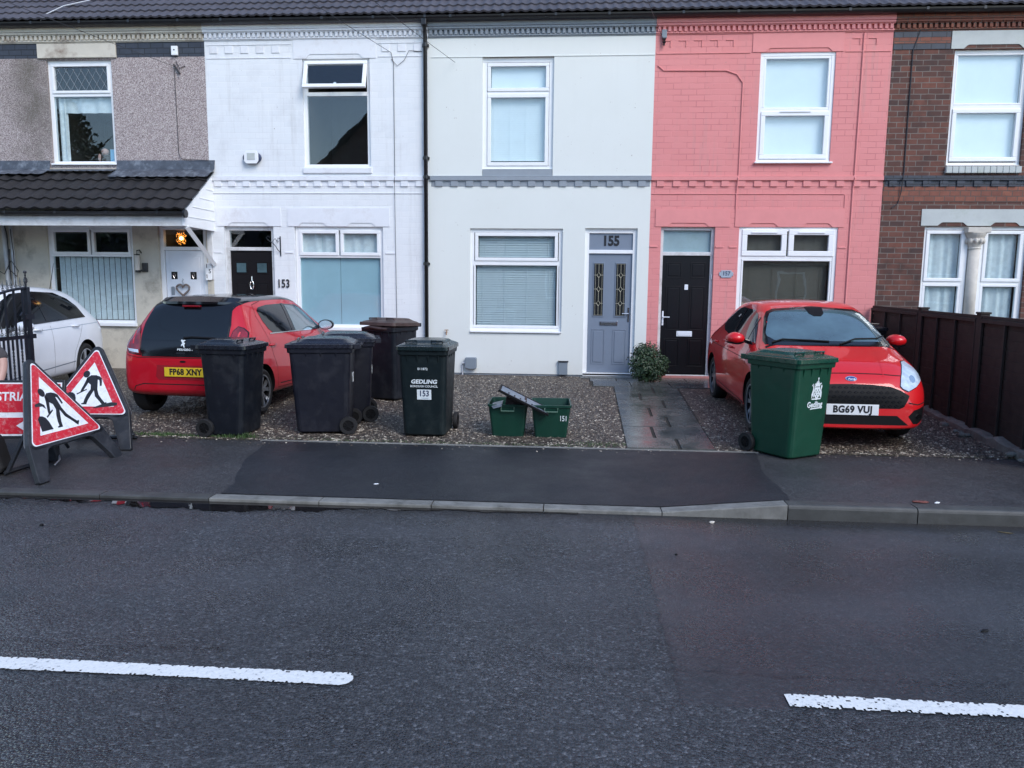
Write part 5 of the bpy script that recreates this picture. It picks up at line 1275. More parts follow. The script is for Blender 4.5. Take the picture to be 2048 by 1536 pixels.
# ------------------------------------------------------------------ road works signs
def tri_sign(loc, rz, label, roll=0.0, lean=18, S=.80, hz=.30, flip=1, damaged=()):
    """A-frame with triangular plate. local: faces -Y, feet on z=0, leaning back"""
    t = thing("road_works_sign", loc, rz, label, "road sign", "triangular road works signs")
    ML = Matrix.Rotation(R(-lean), 4, 'X')
    hh = S * .866; zb = hz; ap = (0, zb + hh)
    def tri(s, top, rad, n=5):      # rounded triangle, inset s
        c = [(-S / 2 + s * 1.732, zb + s), (S / 2 - s * 1.732, zb + s), (0, zb + hh - 2 * s)]; P = []
        for i, (cx, cz) in enumerate(c):
            ctr = Vector(((c[0][0] + c[1][0] + c[2][0]) / 3, (c[0][1] + c[1][1] + c[2][1]) / 3)); d = (ctr - Vector((cx, cz))).normalized(); q = Vector((cx, cz)) + d * rad * 2
            a0 = (R(210), R(330), R(90))[i]
            for k in range(n + 1): a = a0 - R(60) + R(120) * k / n; P.append((q.x + rad * math.cos(a), q.y + rad * math.sin(a)))
        return P
    b = MB(); b.prism(tri(-.038, 0, .055), 'y', .0, .045, ML); b.build("frame", M['sign_frame'], t, bevel=.006)
    b = MB(); b.prism(tri(-.038, 0, .055), 'y', .0455, .052, ML); b.build("frame_rim", M['sign_edge'], t)
    b = MB(); b.prism(tri(-.004, 0, .03), 'y', -.003, -.0005, ML); pl = b.build("plate", M['sign_white'], t)
    b = MB(); o = tri(.004, 0, .03); i_ = tri(.078, 0, .004)
    A = [ML @ Vector((x, -.0042, z)) for x, z in o]; B_ = [ML @ Vector((x, -.0042, z)) for x, z in i_]; n = len(A)
    for k in range(n): b.face([A[k], A[(k + 1) % n], B_[(k + 1) % n], B_[k]])
    me = bpy.data.meshes.new("red_border"); b.b.to_mesh(me); b.b.free(); link("red_border", me, M['sign_red'], pl)
    # digging figure
    b = MB(); u = S / .8
    def Q(x, z): return ML @ Vector((flip * (x * 1.12 + .012) * u, -.0045, zb + (.098 + (z - .095) * 1.10) * u))
    def blob(pts): b.face([Q(*p) for p in pts])
    def disc(cx, cz, r): blob([(cx + r * math.cos(k * math.pi / 7), cz + r * 1.12 * math.sin(k * math.pi / 7)) for k in range(14)])
    disc(-.062, .382, .030)
    blob([(-.055, .345), (-.02, .372), (.03, .372), (.045, .33), (.052, .27), (.055, .235), (-.005, .235), (-.01, .28), (-.035, .30), (-.055, .32)])      # trunk
    blob([(-.053, .345), (-.065, .30), (-.088, .235), (-.092, .215), (-.074, .208), (-.060, .24), (-.032, .305), (-.03, .34)])                        # near arm
    blob([(.02, .372), (.055, .362), (.078, .345), (.086, .30), (.088, .272), (.072, .268), (.066, .30), (.058, .325), (.035, .335)])                   # rear arm
    blob([(-.005, .238), (.030, .238), (.008, .185), (-.012, .135), (-.018, .105), (-.018, .095), (-.068, .095), (-.066, .104), (-.048, .11), (-.045, .14), (-.03, .19)])  # front leg
    blob([(.022, .238), (.055, .238), (.075, .185), (.108, .145), (.140, .112), (.152, .118), (.158, .108), (.132, .080), (.118, .092), (.095, .12), (.045, .17)])     # rear leg
    blob([(-.118, .186), (-.036, .232), (-.040, .242), (-.122, .197)])                                                                             # shovel
    blob([(-.225, .095), (-.115, .095), (-.122, .155), (-.135, .19), (-.155, .205), (-.185, .212), (-.21, .19)])                                        # heap
    me = bpy.data.meshes.new("digging_figure"); b.b.to_mesh(me); b.b.free(); link("digging_figure", me, M['ink'], pl)
    if damaged:
        b = MB()
        for pts in damaged: b.face([ML @ Vector((x, -.0052, zb + z)) for x, z in pts])
        me = bpy.data.meshes.new("torn_patch"); b.b.to_mesh(me); b.b.free(); link("torn_patch", me, M['sign_frame'], pl)
    # front legs flare out from the lower corners
    for s in (-1, 1):
        b = MB(); x = s * S / 2
        b.prism([(x * .50, zb - .03), (x * 1.06, zb + .02), (x * 1.24, .02 + .0), (x * 1.22, 0), (x * .97, 0), (x * .92, .06), (x * .66, zb - .06)], 'y', .0, .05, ML)
        b.build("leg", M['sign_frame'], t, bevel=.006)
    # rear prop
    b = MB(); top = ML @ Vector((0, .05, zb + hh * .45))
    for s in (-1, 1): b.tube([top + Vector((s * .12, 0, 0)), Vector((s * .30, .52, .02))], .020, 4)
    b.tube([(-.33, .52, .02), (.33, .52, .02)], .020, 4); b.tube([Vector((-.2, .28, .29)), Vector((.2, .28, .29))], .014, 4)
    b.build("rear_prop", M['sign_frame'], t)
    b = MB(); b.tube([Vector((-.34, .02, .12)), Vector((.0, .25, .075)), Vector((.3, .50, .06))], .008, 4); b.build("stay", M['sign_edge'], t)
    return t
tri_sign((-4.37, 6.50, -.02), R(86), "triangular men-at-work sign in front, tilted and turned toward the road's right", lean=26, S=.88, hz=.32,
         damaged=([(-.21, .335), (-.13, .33), (-.10, .30), (-.10, .34), (-.14, .37), (-.20, .36)],))
tri_sign((-4.86, 7.16, 0), R(5), "triangular men-at-work sign behind, propped by the small red car", lean=25, S=.82, hz=.37,
         damaged=([(.05, .062), (.09, .062), (.30, .09), (.30, .12), (.24, .125), (.14, .10)],))

t = thing("road_works_sign", (-5.24, 6.62, 0), R(9), "rectangular red sign reading PEDESTRIANS, cut by the left edge of the photo", "road sign")
ML = Matrix.Rotation(R(-12), 4, 'X')
b = MB(); b.box(-.52, .52, .0, .04, .21, .76, ML); b.build("frame", M['sign_frame'], t, bevel=.01)
b = MB(); b.box(-.495, .495, -.003, -.0005, .235, .735, ML); pl = b.build("plate", M['sign_white'], t)
b = MB(); b.box(-.482, .482, -.006, -.0032, .455, .722, ML); b.build("red_panel", M['sign_red'], pl); b = MB(); b.box(-.482, .482, -.006, -.0032, .252, .405, ML); b.build("red_panel", M['sign_red'], pl)
tt = text_mesh("lettering", "PEDESTRIANS", .115, M['sign_white'], pl, (-.02, 0, 0), bold=.0022, sx=.92, ex=.0005); tt.matrix_local = ML @ Matrix.Translation((-.005, -.0075, .60)) @ Matrix.Rotation(R(90), 4, 'X') @ Matrix.Diagonal((.95, 1, 1, 1))
b = MB(); P = [(.10, .33), (.20, .265), (.195, .305), (.46, .30), (.45, .375), (.24, .36), (.20, .395)]; b.prism([(x, z) for x, z in P], 'y', -.0085, -.0065, ML); b.build("arrow", M['sign_white'], pl)
for s in (-1, 1):
    b = MB(); b.prism([(s * .30, .21), (s * .46, .21), (s * .50, .0), (s * .38, 0)], 'y', -.02, .05, Matrix.Rotation(R(8), 4, 'X')); b.build("leg", M['sign_frame'], t, bevel=.01)
b = MB(); b.tube([(-.3, .12, .5), (-.34, .5, .02)], .02, 4); b.tube([(.3, .12, .5), (.34, .5, .02)], .02, 4); b.build("rear_prop", M['sign_frame'], t)
t = thing("sign_ballast", (-5.10, 6.26, -.01), R(12), "black rubber ballast block on the pavement by the left edge of the photo", "ballast block")
b = MB(); b.prism([(-.22, 0), (.14, 0), (.16, .05), (.10, .30), (.06, .335), (-.20, .335)], 'y', -.10, .10); b.build("block", M['rubber'], t, bevel=.025); b = MB(); b.tube([(-.1, 0, .33), (-.08, 0, .37), (0, 0, .37), (.02, 0, .33)], .012, 6); b.build("grip", M['rubber'], t)

# ------------------------------------------------------------------ kneeling worker
def skin(name, verts, edges, rad, m, parent, sub=2, root=0):
    me = bpy.data.meshes.new(name); me.from_pydata([Vector(v) for v in verts], edges, []); o = link(name, me, m, parent)
    sk = o.modifiers.new("skin", 'SKIN'); sk.use_smooth_shade = True
    for i, r in enumerate(rad):
        sv = me.skin_vertices[0].data[i]; sv.radius = (r, r) if not isinstance(r, tuple) else r
    me.skin_vertices[0].data[root].use_root = True
    s = o.modifiers.new("sub", 'SUBSURF'); s.levels = s.render_levels = sub; return o
def worker():
    t = thing("person", (-6.27, 7.62, .0), R(20), "kneeling worker in orange hi-vis vest, one bare arm showing at the left edge", "person")
    # local: faces -Y
    V = [(0, .10, .50), (0, .06, .64), (0, 0, .80), (0, -.05, .93), (0, -.08, 1.0), (0, -.12, 1.08), (0, -.135, 1.17), (0, -.14, 1.25),
         (.19, -.04, .93), (.265, -.06, .90), (.285, -.10, .76), (.275, -.17, .63), (.24, -.27, .53), (.20, -.35, .46), (.19, -.39, .43),
         (-.19, -.04, .93), (-.265, -.06, .90), (-.285, -.10, .76), (-.275, -.17, .63), (-.24, -.27, .53), (-.20, -.35, .46), (-.19, -.39, .43),
         (.11, .08, .47), (.15, -.15, .50), (.17, -.33, .50), (.17, -.31, .28), (.17, -.29, .09), (.17, -.40, .045),
         (-.11, .08, .45), (-.14, 0, .25), (-.15, -.05, .07), (-.15, .15, .06), (-.15, .36, .07), (-.15, .42, .04)]
    Ed = [(0, 1), (1, 2), (2, 3), (3, 4), (4, 5), (5, 6), (6, 7), (3, 8), (8, 9), (9, 10), (10, 11), (11, 12), (12, 13), (13, 14), (3, 15), (15, 16), (16, 17), (17, 18), (18, 19), (19, 20), (20, 21),
          (0, 22), (22, 23), (23, 24), (24, 25), (25, 26), (26, 27), (0, 28), (28, 29), (29, 30), (30, 31), (31, 32), (32, 33)]
    Rr = [.14, .13, .14, .13, .065, .06, .088, .085, .07, .062, .052, .045, .036, .026, .03, .07, .062, .052, .045, .036, .026, .03, .09, .082, .062, .055, .042, .04, .09, .08, .062, .055, .042, .04]
    # five fingers on each hand, curled
    for s, w in ((1, 14), (-1, 21)):
        base = Vector(V[w]); 
        for k in range(5):
            dx = (-.028 + .016 * k) if k < 4 else s * -.045; L = (.030, .036, .034, .026, .028)[k]
            i = len(V); V += [tuple(base + Vector((dx, -.028 if k < 4 else .0, -.010))), tuple(base + Vector((dx * 1.1, -.028 - L if k < 4 else -.03, -.028))), tuple(base + Vector((dx * 1.1, -.030 - L if k < 4 else -.05, -.028 - L * .8)))]
            Ed += [(w, i), (i, i + 1), (i + 1, i + 2)]; Rr += [.011, .010, .008]
    skin("body", V, Ed, Rr, M['skin'], t)
    k = 1.17
    skin("tshirt", V[0:4] + [V[8], V[9], (.278, -.083, .815), V[15], V[16], (-.278, -.083, .815)], [(0, 1), (1, 2), (2, 3), (3, 4), (4, 5), (5, 6), (3, 7), (7, 8), (8, 9)], [.15, .15, .155, .14, .085, .078, .072, .085, .078, .072], M['grey_cloth'], t)
    ve = skin("hi_vis_vest", [(0, .09, .52), (0, .06, .64), (0, 0, .80), (0, -.045, .92), (.14, -.04, .945), (-.14, -.04, .945)], [(0, 1), (1, 2), (2, 3), (3, 4), (3, 5)], [(.20, .175), (.19, .17), (.195, .17), (.17, .15), .09, .09], M['orange'], t)
    skin("trousers", [V[0]] + V[22:27] + V[28:33], [(0, 1), (1, 2), (2, 3), (3, 4), (4, 5), (0, 6), (6, 7), (7, 8), (8, 9), (9, 10)], [.155, .105, .10, .08, .072, .06, .105, .095, .08, .072, .06], M['navy'], t)
    for a, c in ((V[26], V[27]), (V[32], V[33])):
        d = Vector(c) - Vector(a); skin("boot", [tuple(Vector(a) - d * .3), a, c, tuple(Vector(c) + d * .5)], [(0, 1), (1, 2), (2, 3)], [.05, .055, .05, .045], M['boot'], t)
    b = MB(); b.sphere((0, -.12, 1.225), (.098, .108, .085), 16); b.build("hair", M['hair'], t, smooth=True)
    b = MB()
    for s in (-1, 1): b.sphere((s * .033, -.222, 1.19), (.012, .008, .008), 8)
    b.build("eyes", M['dark_glass'], t, smooth=True)
    b = MB(); b.prism([(-.215, 1.19), (-.25, 1.155), (-.215, 1.15)], 'x', -.014, .014); b.build("nose", M['skin'], t, bevel=.006)
    b = MB(); b.box(-.024, .024, -.222, -.20, 1.125, 1.132); b.build("mouth", M['red_litter'], t, bevel=.003)
    for s in (-1, 1):
        b = MB(); b.sphere((s * .092, -.13, 1.175), (.012, .02, .03), 8); b.build("ear", M['skin'], t, smooth=True)
worker()

# ------------------------------------------------------------------ iron gate
def gate():
    t = thing("iron_gate", (-6.66, 9.0, g(9)), R(-90), "open black wrought-iron driveway gate with spear finials, in front of the white car", "gate")
    # local x runs from the free end (0) to the hinge end
    L = 1.25; top = lambda x: 1.55 - .25 * x ** 1.8
    b = MB(); b.box(-.028, .028, -.028, .028, .0, 1.565); b.build("post", M['iron'], t)
    b = MB()
    for k in range(4):
        P = [(.022 * math.cos(q * .9 + k * 1.57) * math.sin(math.pi * q / 10), .022 * math.sin(q * .9 + k * 1.57) * math.sin(math.pi * q / 10), 1.60 + .09 * q / 10) for q in range(11)]; b.tube(P, .005, 5)
    b.tube([(0, 0, 1.565), (0, 0, 1.61)], .012, 6); b.tube([(0, 0, 1.68), (0, 0, 1.72)], [.006, .014], 6); b.sphere((0, 0, 1.745), .021, 10); b.build("finial", M['iron'], t)
    b = MB(); pts = [(x, 0, top(x)) for x in lin(0, L, 14)]; b.tube(pts, .017, 4); b.box(0, L, -.012, .012, .935, .98); b.box(0, L, -.012, .012, .08, .115); b.box(L - .02, L + .03, -.025, .025, .05, top(L) + .03); b.build("rails", M['iron'], t)
    n = 17
    for k in range(1, n):
        x = L * k / n; b = MB()
        if k % 2: b.box(x - .010, x + .010, -.010, .010, .115, top(x) + .005)
        else:
            rg = []
            for q in range(34):
                z = .115 + (.82) * q / 33; a = q * 1.0 if 8 < q < 28 else 0; rg.append([(x + .010 * math.cos(a + R(45 + 90 * j)) * 1.3, .010 * math.sin(a + R(45 + 90 * j)) * 1.3, z) for j in range(4)])
            b.loft(rg)
        b.build("bar", M['iron'], t)
    def spear(x, z, b):
        b.tube([(x, 0, z), (x, 0, z + .03)], .006, 5)
        for s in (-1, 1): b.tube([(x, 0, z + .025), (x + s * .018, 0, z + .015), (x + s * .024, 0, z + .03), (x + s * .012, 0, z + .045), (x, 0, z + .035)], .005, 4)
        b.loft([[(x + r_ * math.cos(j * math.pi / 2), .5 * r_ * math.sin(j * math.pi / 2), z + h) for j in range(4)] for r_, h in ((.004, .04), (.016, .075), (.002, .13))])
    mt_ = pm("worn_silver_iron", (.10, .11, .12), .4, metal=.6, var=.5, vscale=30)
    for k in range(1, n):
        x = L * k / n - .02
        for xx, zz in ((x - .03, top(x) + .012), (x - .035, .98)): b = MB(); spear(xx, zz, b); b.build("spear_finial", mt_, t)
    b = MB(); b.box(-.075, .085, -.03, .03, 1.17, 1.235); b.tube([(.06, 0, 1.21), (.09, -.01, 1.25), (.12, -.01, 1.22), (.1, -.01, 1.18)], .012, 6); b.box(-.10, -.028, -.02, .02, .93, .985); b.cyl((-.03, 0, .45), (-.05, 0, .45), .014); b.build("latch", M['iron'], t)
gate()

# ------------------------------------------------------------------ fence and concrete edging
def fence():
    fx = lambda y: 4.56 + (y - 7.6) * 0.0830
    t = thing("wooden_fence", (fx(9.07), 9.07, g(9)), 0, "dark brown timber lap-panel fence dividing the drive from the brick house", "fence")
    def pt(y): return fx(y) - fx(9.07), y - 9.07
    posts = [7.2, 9.07, 10.9, 13.0]; topz = lambda y: 1.365 - (y - 9.07) * .0
    for y in posts[:3]:
        x, yy = pt(y); b = MB(); b.box(x - .05, x + .05, yy - .05, yy + .05, -.05, topz(y) + .005)
        b.box(x - .06, x + .06, yy - .06, yy + .06, topz(y) + .005, topz(y) + .028); b.build("post", M['fence'], t, bevel=.006)
    for (y0, y1) in ((7.26, 9.01), (9.13, 10.84), (10.96, 13.05)):
        b = MB(); rr = random.Random(int(y0 * 10)); z = .05; zt = topz((y0 + y1) / 2) - .045
        xa, ya = pt(y0); xb, yb = pt(y1); d = Vector((xb - xa, yb - ya, 0)); Lp = d.length; d.normalize(); nrm = Vector((-d.y, d.x, 0))
        Mx = Matrix(((d.x, nrm.x, 0, xa), (d.y, nrm.y, 0, ya), (0, 0, 1, 0), (0, 0, 0, 1)))
        k = 0
        while z < zt - .05:
            h_ = .122; w = rr.uniform(-.006, .006)
            p = [(.0, .0, z), (Lp, .0, z + w), (Lp, .012, z + h_ + w), (0, .012, z + h_)]
            q = [(x, y + .012, zz) for x, y, zz in p]
            A = [b.b.verts.new(Mx @ Vector(v)) for v in p]; B_ = [b.b.verts.new(Mx @ Vector(v)) for v in q]
            b.b.faces.new(A); b.b.faces.new(B_[::-1])
            for i in range(4): b.b.faces.new((A[i], B_[i], B_[(i + 1) % 4], A[(i + 1) % 4]))
            z += .105
        b.build("lap_boards", M['fence'], t)
        b = MB()
        for f in (0.012, .34, .67, .988): b.box(Lp * f - .02, Lp * f + .02, .028, .055, .04, zt, Mx)
        b.box(0, Lp, -.005, .035, zt - .0, zt + .035, Mx); b.box(0, Lp, .026, .057, zt - .045, zt - .001, Mx); b.build("battens", M['fence'], t, bevel=.003, seg=1)
    # broken concrete footing
    t = thing("concrete_footing", (fx(9.07) - .10, 9.07, g(9)), 0, "broken concrete edging along the foot of the brown fence", "edging")
    b = MB(); rr = random.Random(6); rg = []
    for k in range(40):
        y = 7.3 + 5.7 * k / 39; x = fx(y) - fx(9.07); h_ = .075 + rr.uniform(-.02, .02) + (.03 if k % 7 == 0 else 0); w = rr.uniform(-.02, .02)
        rg.append([(x - .03 + w, y - 9.07, -.05), (x - .02 + w, y - 9.07, h_ * .8), (x + .02 + w, y - 9.07, h_), (x + .10, y - 9.07, h_), (x + .12, y - 9.07, -.05)])
    b.loft(rg); b.build("footing", M['concrete'], t)
    b = MB()
    for k in range(14):
        y = rr.uniform(-1.6, 2.6); s = rr.uniform(.02, .05); c = Vector((fx(y + 9.07) - fx(9.07) - rr.uniform(.03, .12), y, .02)); b.sphere(c, (s * 1.4, s, s * .7), 6)
    b.build("rubble", M['concrete'], t)
fence()

# ------------------------------------------------------------------ shrub by the doors, weeds, litter
def shrub():
    import numpy as np
    t = thing("shrub", (1.29, 12.70, g(12.7)), 0, "small round evergreen shrub between the blue-grey and the black door", "shrub")
    r = random.Random(12); b = bmesh.new(); lobes = [((0, 0, .34), .27), ((-.10, -.05, .30), .22), ((.12, -.02, .30), .22), ((.05, .02, .46), .20), ((-.07, 0, .47), .17), ((.20, .05, .22), .17), ((-.05, -.1, .18), .20), ((.10, -.08, .16), .17), ((.27, .02, .33), .10)]
    for i in range(6200):
        c, R_ = r.choice(lobes); d = Vector((r.gauss(0, 1), r.gauss(0, 1), r.gauss(0, 1))).normalized(); q = Vector(c) + d * R_ * (r.random() ** .35) * r.uniform(.8, 1.16)
        if q.z < .02: q.z = .02 + r.random() * .05
        n = (d + Vector((r.uniform(-.8, .8), r.uniform(-.8, .8), r.uniform(-.3, .9)))).normalized(); a = n.orthogonal().normalized(); a.rotate(Matrix.Rotation(r.uniform(0, 6.28), 3, n)); e = n.cross(a); s = r.uniform(.010, .021)
        vs = [b.verts.new(q + a * s * 1.5), b.verts.new(q + e * s * .8 + n * s * .2), b.verts.new(q - a * s * 1.3), b.verts.new(q - e * s * .8 + n * s * .2)]; b.faces.new(vs)
    me = bpy.data.meshes.new("foliage"); b.to_mesh(me); b.free(); link("foliage", me, M['leaf'], t)
    b = MB()
    for k in range(14):
        a = r.uniform(0, 6.28); q = r.uniform(.06, .24); b.tube([(0, 0, 0), (q * .4 * math.cos(a), q * .4 * math.sin(a), .16), (q * math.cos(a), q * math.sin(a), r.uniform(.3, .55))], [.012, .008, .003], 5)
    b.build("stems", M['bark'], t)
shrub()
def weeds(name, spots, label):
    b = bmesh.new(); r = random.Random(21)
    for (cx, cy, rx, ry, n, h) in spots:
        for i in range(n):
            x = cx + r.gauss(0, rx); y = cy + r.gauss(0, ry); y = max(7.825, y); z = g(y) + .004; a = r.uniform(0, 6.28); L = h * r.uniform(.4, 1.1); w = r.uniform(.0015, .0035); d = Vector((math.cos(a), math.sin(a), 0)); p = Vector((-d.y, d.x, 0)) * w; o = Vector((x, y, z)); tip = o + d * L * r.uniform(.2, .8) + Vector((0, 0, L)); mid = o + d * L * .2 + Vector((0, 0, L * .6))
            v = [b.verts.new(o - p), b.verts.new(o + p), b.verts.new(mid + p * .8), b.verts.new(mid - p * .8)]; b.faces.new(v); u = b.verts.new(tip); b.faces.new((v[3], v[2], u))
    me = bpy.data.meshes.new(name); b.to_mesh(me); b.free(); tag(link(name, me, M['grass']), label, "grass", kind="stuff")
weeds("grass_tufts", [(-3.50, 7.90, .07, .03, 260, .055), (-3.66, 7.88, .06, .02, 120, .04), (-4.45, 7.92, .16, .03, 360, .04), (-4.15, 7.90, .2, .02, 260, .03), (-3.9, 7.9, .1, .02, 100, .03), (-1.2, 7.87, .8, .02, 380, .018), (.35, 7.98, .14, .05, 330, .02), (-.3, 7.87, .3, .02, 160, .02), (-2.4, 7.88, .4, .02, 120, .018)], "weeds and moss growing along the gravel's edge by the pavement")
def bit(name, label, cat, x, y, z, s, m, flat=.25, seed=1, rz=0.4):
    b = MB(); r = random.Random(seed); b.sphere((0, 0, s[2] * .6), s, 10)
    for v in b.b.verts: v.co += Vector((r.uniform(-.2, .2) * s[0], r.uniform(-.2, .2) * s[1], r.uniform(-.2, .2) * s[2]))
    o = b.build(name, m); o.location = (x, y, z); o.rotation_euler = (0, 0, rz); tag(o, label, cat)
bit("paper_scrap", "small white scrap on the new pavement patch", "litter", -1.62, 6.28, pave_z(-1.6, 6.2) + .004, (.022, .014, .004), M['upvc'], seed=2)
bit("paper_scrap", "pale scrap in the gutter below the tapering kerb stone", "litter", 1.09, 5.62, ROADZ, (.022, .014, .008), M['cream_stone'], seed=3)
bit("brick_fragment", "flat red brick fragment on the right-hand kerb joint", "litter", 2.72, 5.93, .052, (.06, .02, .008), M['red_litter'], seed=4, rz=0)
bit("brick_fragment", "pale stone chip beside the red fragment on the kerb", "litter", 2.84, 5.92, .052, (.025, .012, .006), M['upvc'], seed=5)
bit("dead_leaf", "brown leaf lying in the right-hand gutter", "leaf", 3.18, 5.60, ROADZ, (.05, .012, .004), M['brown_leaf'], seed=6, rz=-.3)
bit("asphalt_lump", "dark lump on the left side of the road near the kerb", "debris", -3.75, 5.05, ROADZ, (.014, .012, .009), M['car_matt'], seed=7)
bit("asphalt_lump", "dark crumb on the road repair below the tapering kerb stone", "debris", .73, 4.90, ROADZ, (.010, .008, .007), M['car_matt'], seed=8)
bit("dead_leaf", "curled dark leaf on the right side of the road", "leaf", 2.17, 3.92, ROADZ, (.024, .010, .007), M['car_matt'], seed=9)
bit("pebble", "cream pebble lying clear of the others behind the bins", "stone", -1.98, 9.75, g(9.7) + .01, (.028, .02, .016), M['cream_stone'], seed=10)
bit("pebble", "larger cream pebble by the wheel of the brown-lidded bin", "stone", -2.04, 10.45, g(10.4) + .01, (.032, .026, .02), M['cream_stone'], seed=11)

# ------------------------------------------------------------------ cars
def cr_spline(keys, t):
    """Catmull-Rom through rows of numbers, keyed by their first entry"""
    n = len(keys)
    for i in range(n - 1):
        if keys[i][0] <= t <= keys[i + 1][0]: break
    p0, p1, p2, p3 = keys[max(i - 1, 0)], keys[i], keys[i + 1], keys[min(i + 2, n - 1)]
    u = (t - p1[0]) / (p2[0] - p1[0]); out = [t]
    for a, b_, c, d in zip(p0[1:], p1[1:], p2[1:], p3[1:]):
        m1 = (c - a) / max(1e-6, p2[0] - p0[0]) * (p2[0] - p1[0]); m2 = (d - b_) / max(1e-6, p3[0] - p1[0]) * (p2[0] - p1[0])
        h = (2 * u ** 3 - 3 * u ** 2 + 1) * b_ + (u ** 3 - 2 * u ** 2 + u) * m1 + (-2 * u ** 3 + 3 * u ** 2) * c + (u ** 3 - u ** 2) * m2
        out.append(h)
    return out

class Car:
    """local: +y forward, origin on the ground at mid length"""
    def __init__(s, loc, rz, label, paint, st, wheels, wr, group="cars parked on the drives"):
        s.t = thing("parked_car", loc, rz, label, "car", group); s.paint = paint
        cols = []
        for k in st:
            y, zb, hw, zbl, wb, zt, wt = k; zs = zt - min(.075, .40 * (zt - zbl)); H = zbl - zb
            r = [(0, zb), (.55 * hw, zb), (.90 * hw, zb + .008), (.978 * hw, zb + .06 * min(1, H / .5)), (.992 * hw, zb + .22 * H), (hw, zb + .50 * H), (.995 * hw, zb + .72 * H), (.985 * hw * .5 + .5 * wb + .01, zb + .90 * H), (wb, zbl),
                 (wb + (wt - wb) * .52 + .010, zbl + (zs - zbl) * .52), (wt, zs), (.86 * wt, zt - .026 * min(1, (zt - zbl) / .3)), (.5 * wt, zt - .006), (0, zt)]
            cols.append([(x, y, z) for x, z in r] + [(-x, y, z) for x, z in r[-2:0:-1]])
        b = bmesh.new(); V = [[b.verts.new(p) for p in c] for c in cols]; n = len(V[0])
        for A, B_ in zip(V, V[1:]):
            for k in range(n): b.faces.new((A[k], A[(k + 1) % n], B_[(k + 1) % n], B_[k]))
        for A in (V[0], V[-1]):
            m_ = n // 2
            for k in range(m_):
                q = [A[k], A[k + 1], A[(n - k - 1) % n], A[(n - k) % n]]; u = []
                for v in q:
                    if v not in u: u.append(v)
                if len(u) > 2:
                    try: b.faces.new(u)
                    except ValueError: pass
        bmesh.ops.recalc_face_normals(b, faces=b.faces)
        me = bpy.data.meshes.new("body"); b.to_mesh(me); b.free()
        tmp = link("tmp_body", me, [paint, M['car_matt']]); sb = tmp.modifiers.new("s", 'SUBSURF'); sb.levels = sb.render_levels = 2
        cut = []
        for (wx, wy) in wheels:
            for sgn in (-1, 1):
                c = MB(); rr = wr + .045; c.lathe([(rr, sgn * (wx - .22)), (rr, sgn * (wx + .4))], 'x', (0, wy, wr + .012), 48); co = c.build("tmp_cut", M['car_matt']); cut.append(co)
                bo = tmp.modifiers.new("b", 'BOOLEAN'); bo.operation = 'DIFFERENCE'; bo.object = co; bo.solver = 'EXACT'; bo.material_mode = 'TRANSFER'
        dg = bpy.context.evaluated_depsgraph_get(); dg.update(); me2 = bpy.data.meshes.new_from_object(tmp.evaluated_get(dg)); me2.name = "body"
        # the un-cut surface carries the glass and lamps
        for md in list(tmp.modifiers):
            if md.type == 'BOOLEAN': tmp.modifiers.remove(md)
        dg.update(); me1 = bpy.data.meshes.new_from_object(tmp.evaluated_get(bpy.context.evaluated_depsgraph_get()))
        s.bvh = BVHTree.FromPolygons([v.co.copy() for v in me1.vertices], [tuple(p.vertices) for p in me1.polygons])
        bpy.data.objects.remove(tmp)
        for c in cut: bpy.data.objects.remove(c)
        for p in me2.polygons: p.use_smooth = True
        me2.set_sharp_from_angle(angle=R(38))
        s.body = bpy.data.objects.new("body", me2); COL.objects.link(s.body); s.body.parent = s.t
        s.wr = wr; s.wheels = wheels
    def hit(s, view, a, c):
        o, d = {'front': ((a, 5, c), (0, -1, 0)), 'rear': ((a, -5, c), (0, 1, 0)), 'right': ((5, a, c), (-1, 0, 0)), 'left': ((-5, a, c), (1, 0, 0)), 'top': ((a, c, 5), (0, 0, -1))}[view] if isinstance(view, str) else None
        h = s.bvh.ray_cast(Vector(o), Vector(d)); return h[0], h[1]
    def patch(s, name, m, view, poly, off=.004, grid=.035, parent=None, skirt=.014, mirror=False):
        b = bmesh.new(); vs = [b.verts.new((x, z, 0)) for x, z in poly]; b.faces.new(vs)
        xs = [p[0] for p in poly]; zs = [p[1] for p in poly]
        for ax, lo, hi in ((0, min(xs), max(xs)), (1, min(zs), max(zs))):
            v = lo + grid
            while v < hi - .002:
                co = [0, 0, 0]; no = [0, 0, 0]; co[ax] = v; no[ax] = 1
                bmesh.ops.bisect_plane(b, geom=b.verts[:] + b.edges[:] + b.faces[:], plane_co=co, plane_no=no); v += grid
        nm = {}; bad = []
        for v in b.verts:
            p, n = s.hit(view, v.co.x, v.co.y)
            if p is None: bad.append(v); continue
            v.co = p + n * off; nm[v] = n
        if bad: bmesh.ops.delete(b, geom=bad, context='VERTS')
        be = [e for e in b.edges if len(e.link_faces) == 1]; mp = {}
        for e in be:
            for v in e.verts:
                if v not in mp: mp[v] = b.verts.new(v.co - nm[v] * skirt)
        for e in be: b.faces.new((e.verts[0], e.verts[1], mp[e.verts[1]], mp[e.verts[0]]))
        bmesh.ops.recalc_face_normals(b, faces=b.faces)
        me = bpy.data.meshes.new(name); b.to_mesh(me); b.free()
        for p in me.polygons: p.use_smooth = True
        me.set_sharp_from_angle(angle=R(40)); return link(name, me, m, parent or s.t)
    def both(s, name, m, poly, parent=None, **k):
        return s.patch(name, m, 'right', poly, parent=parent, **k), s.patch(name, m, 'left', poly, parent=parent, **k)
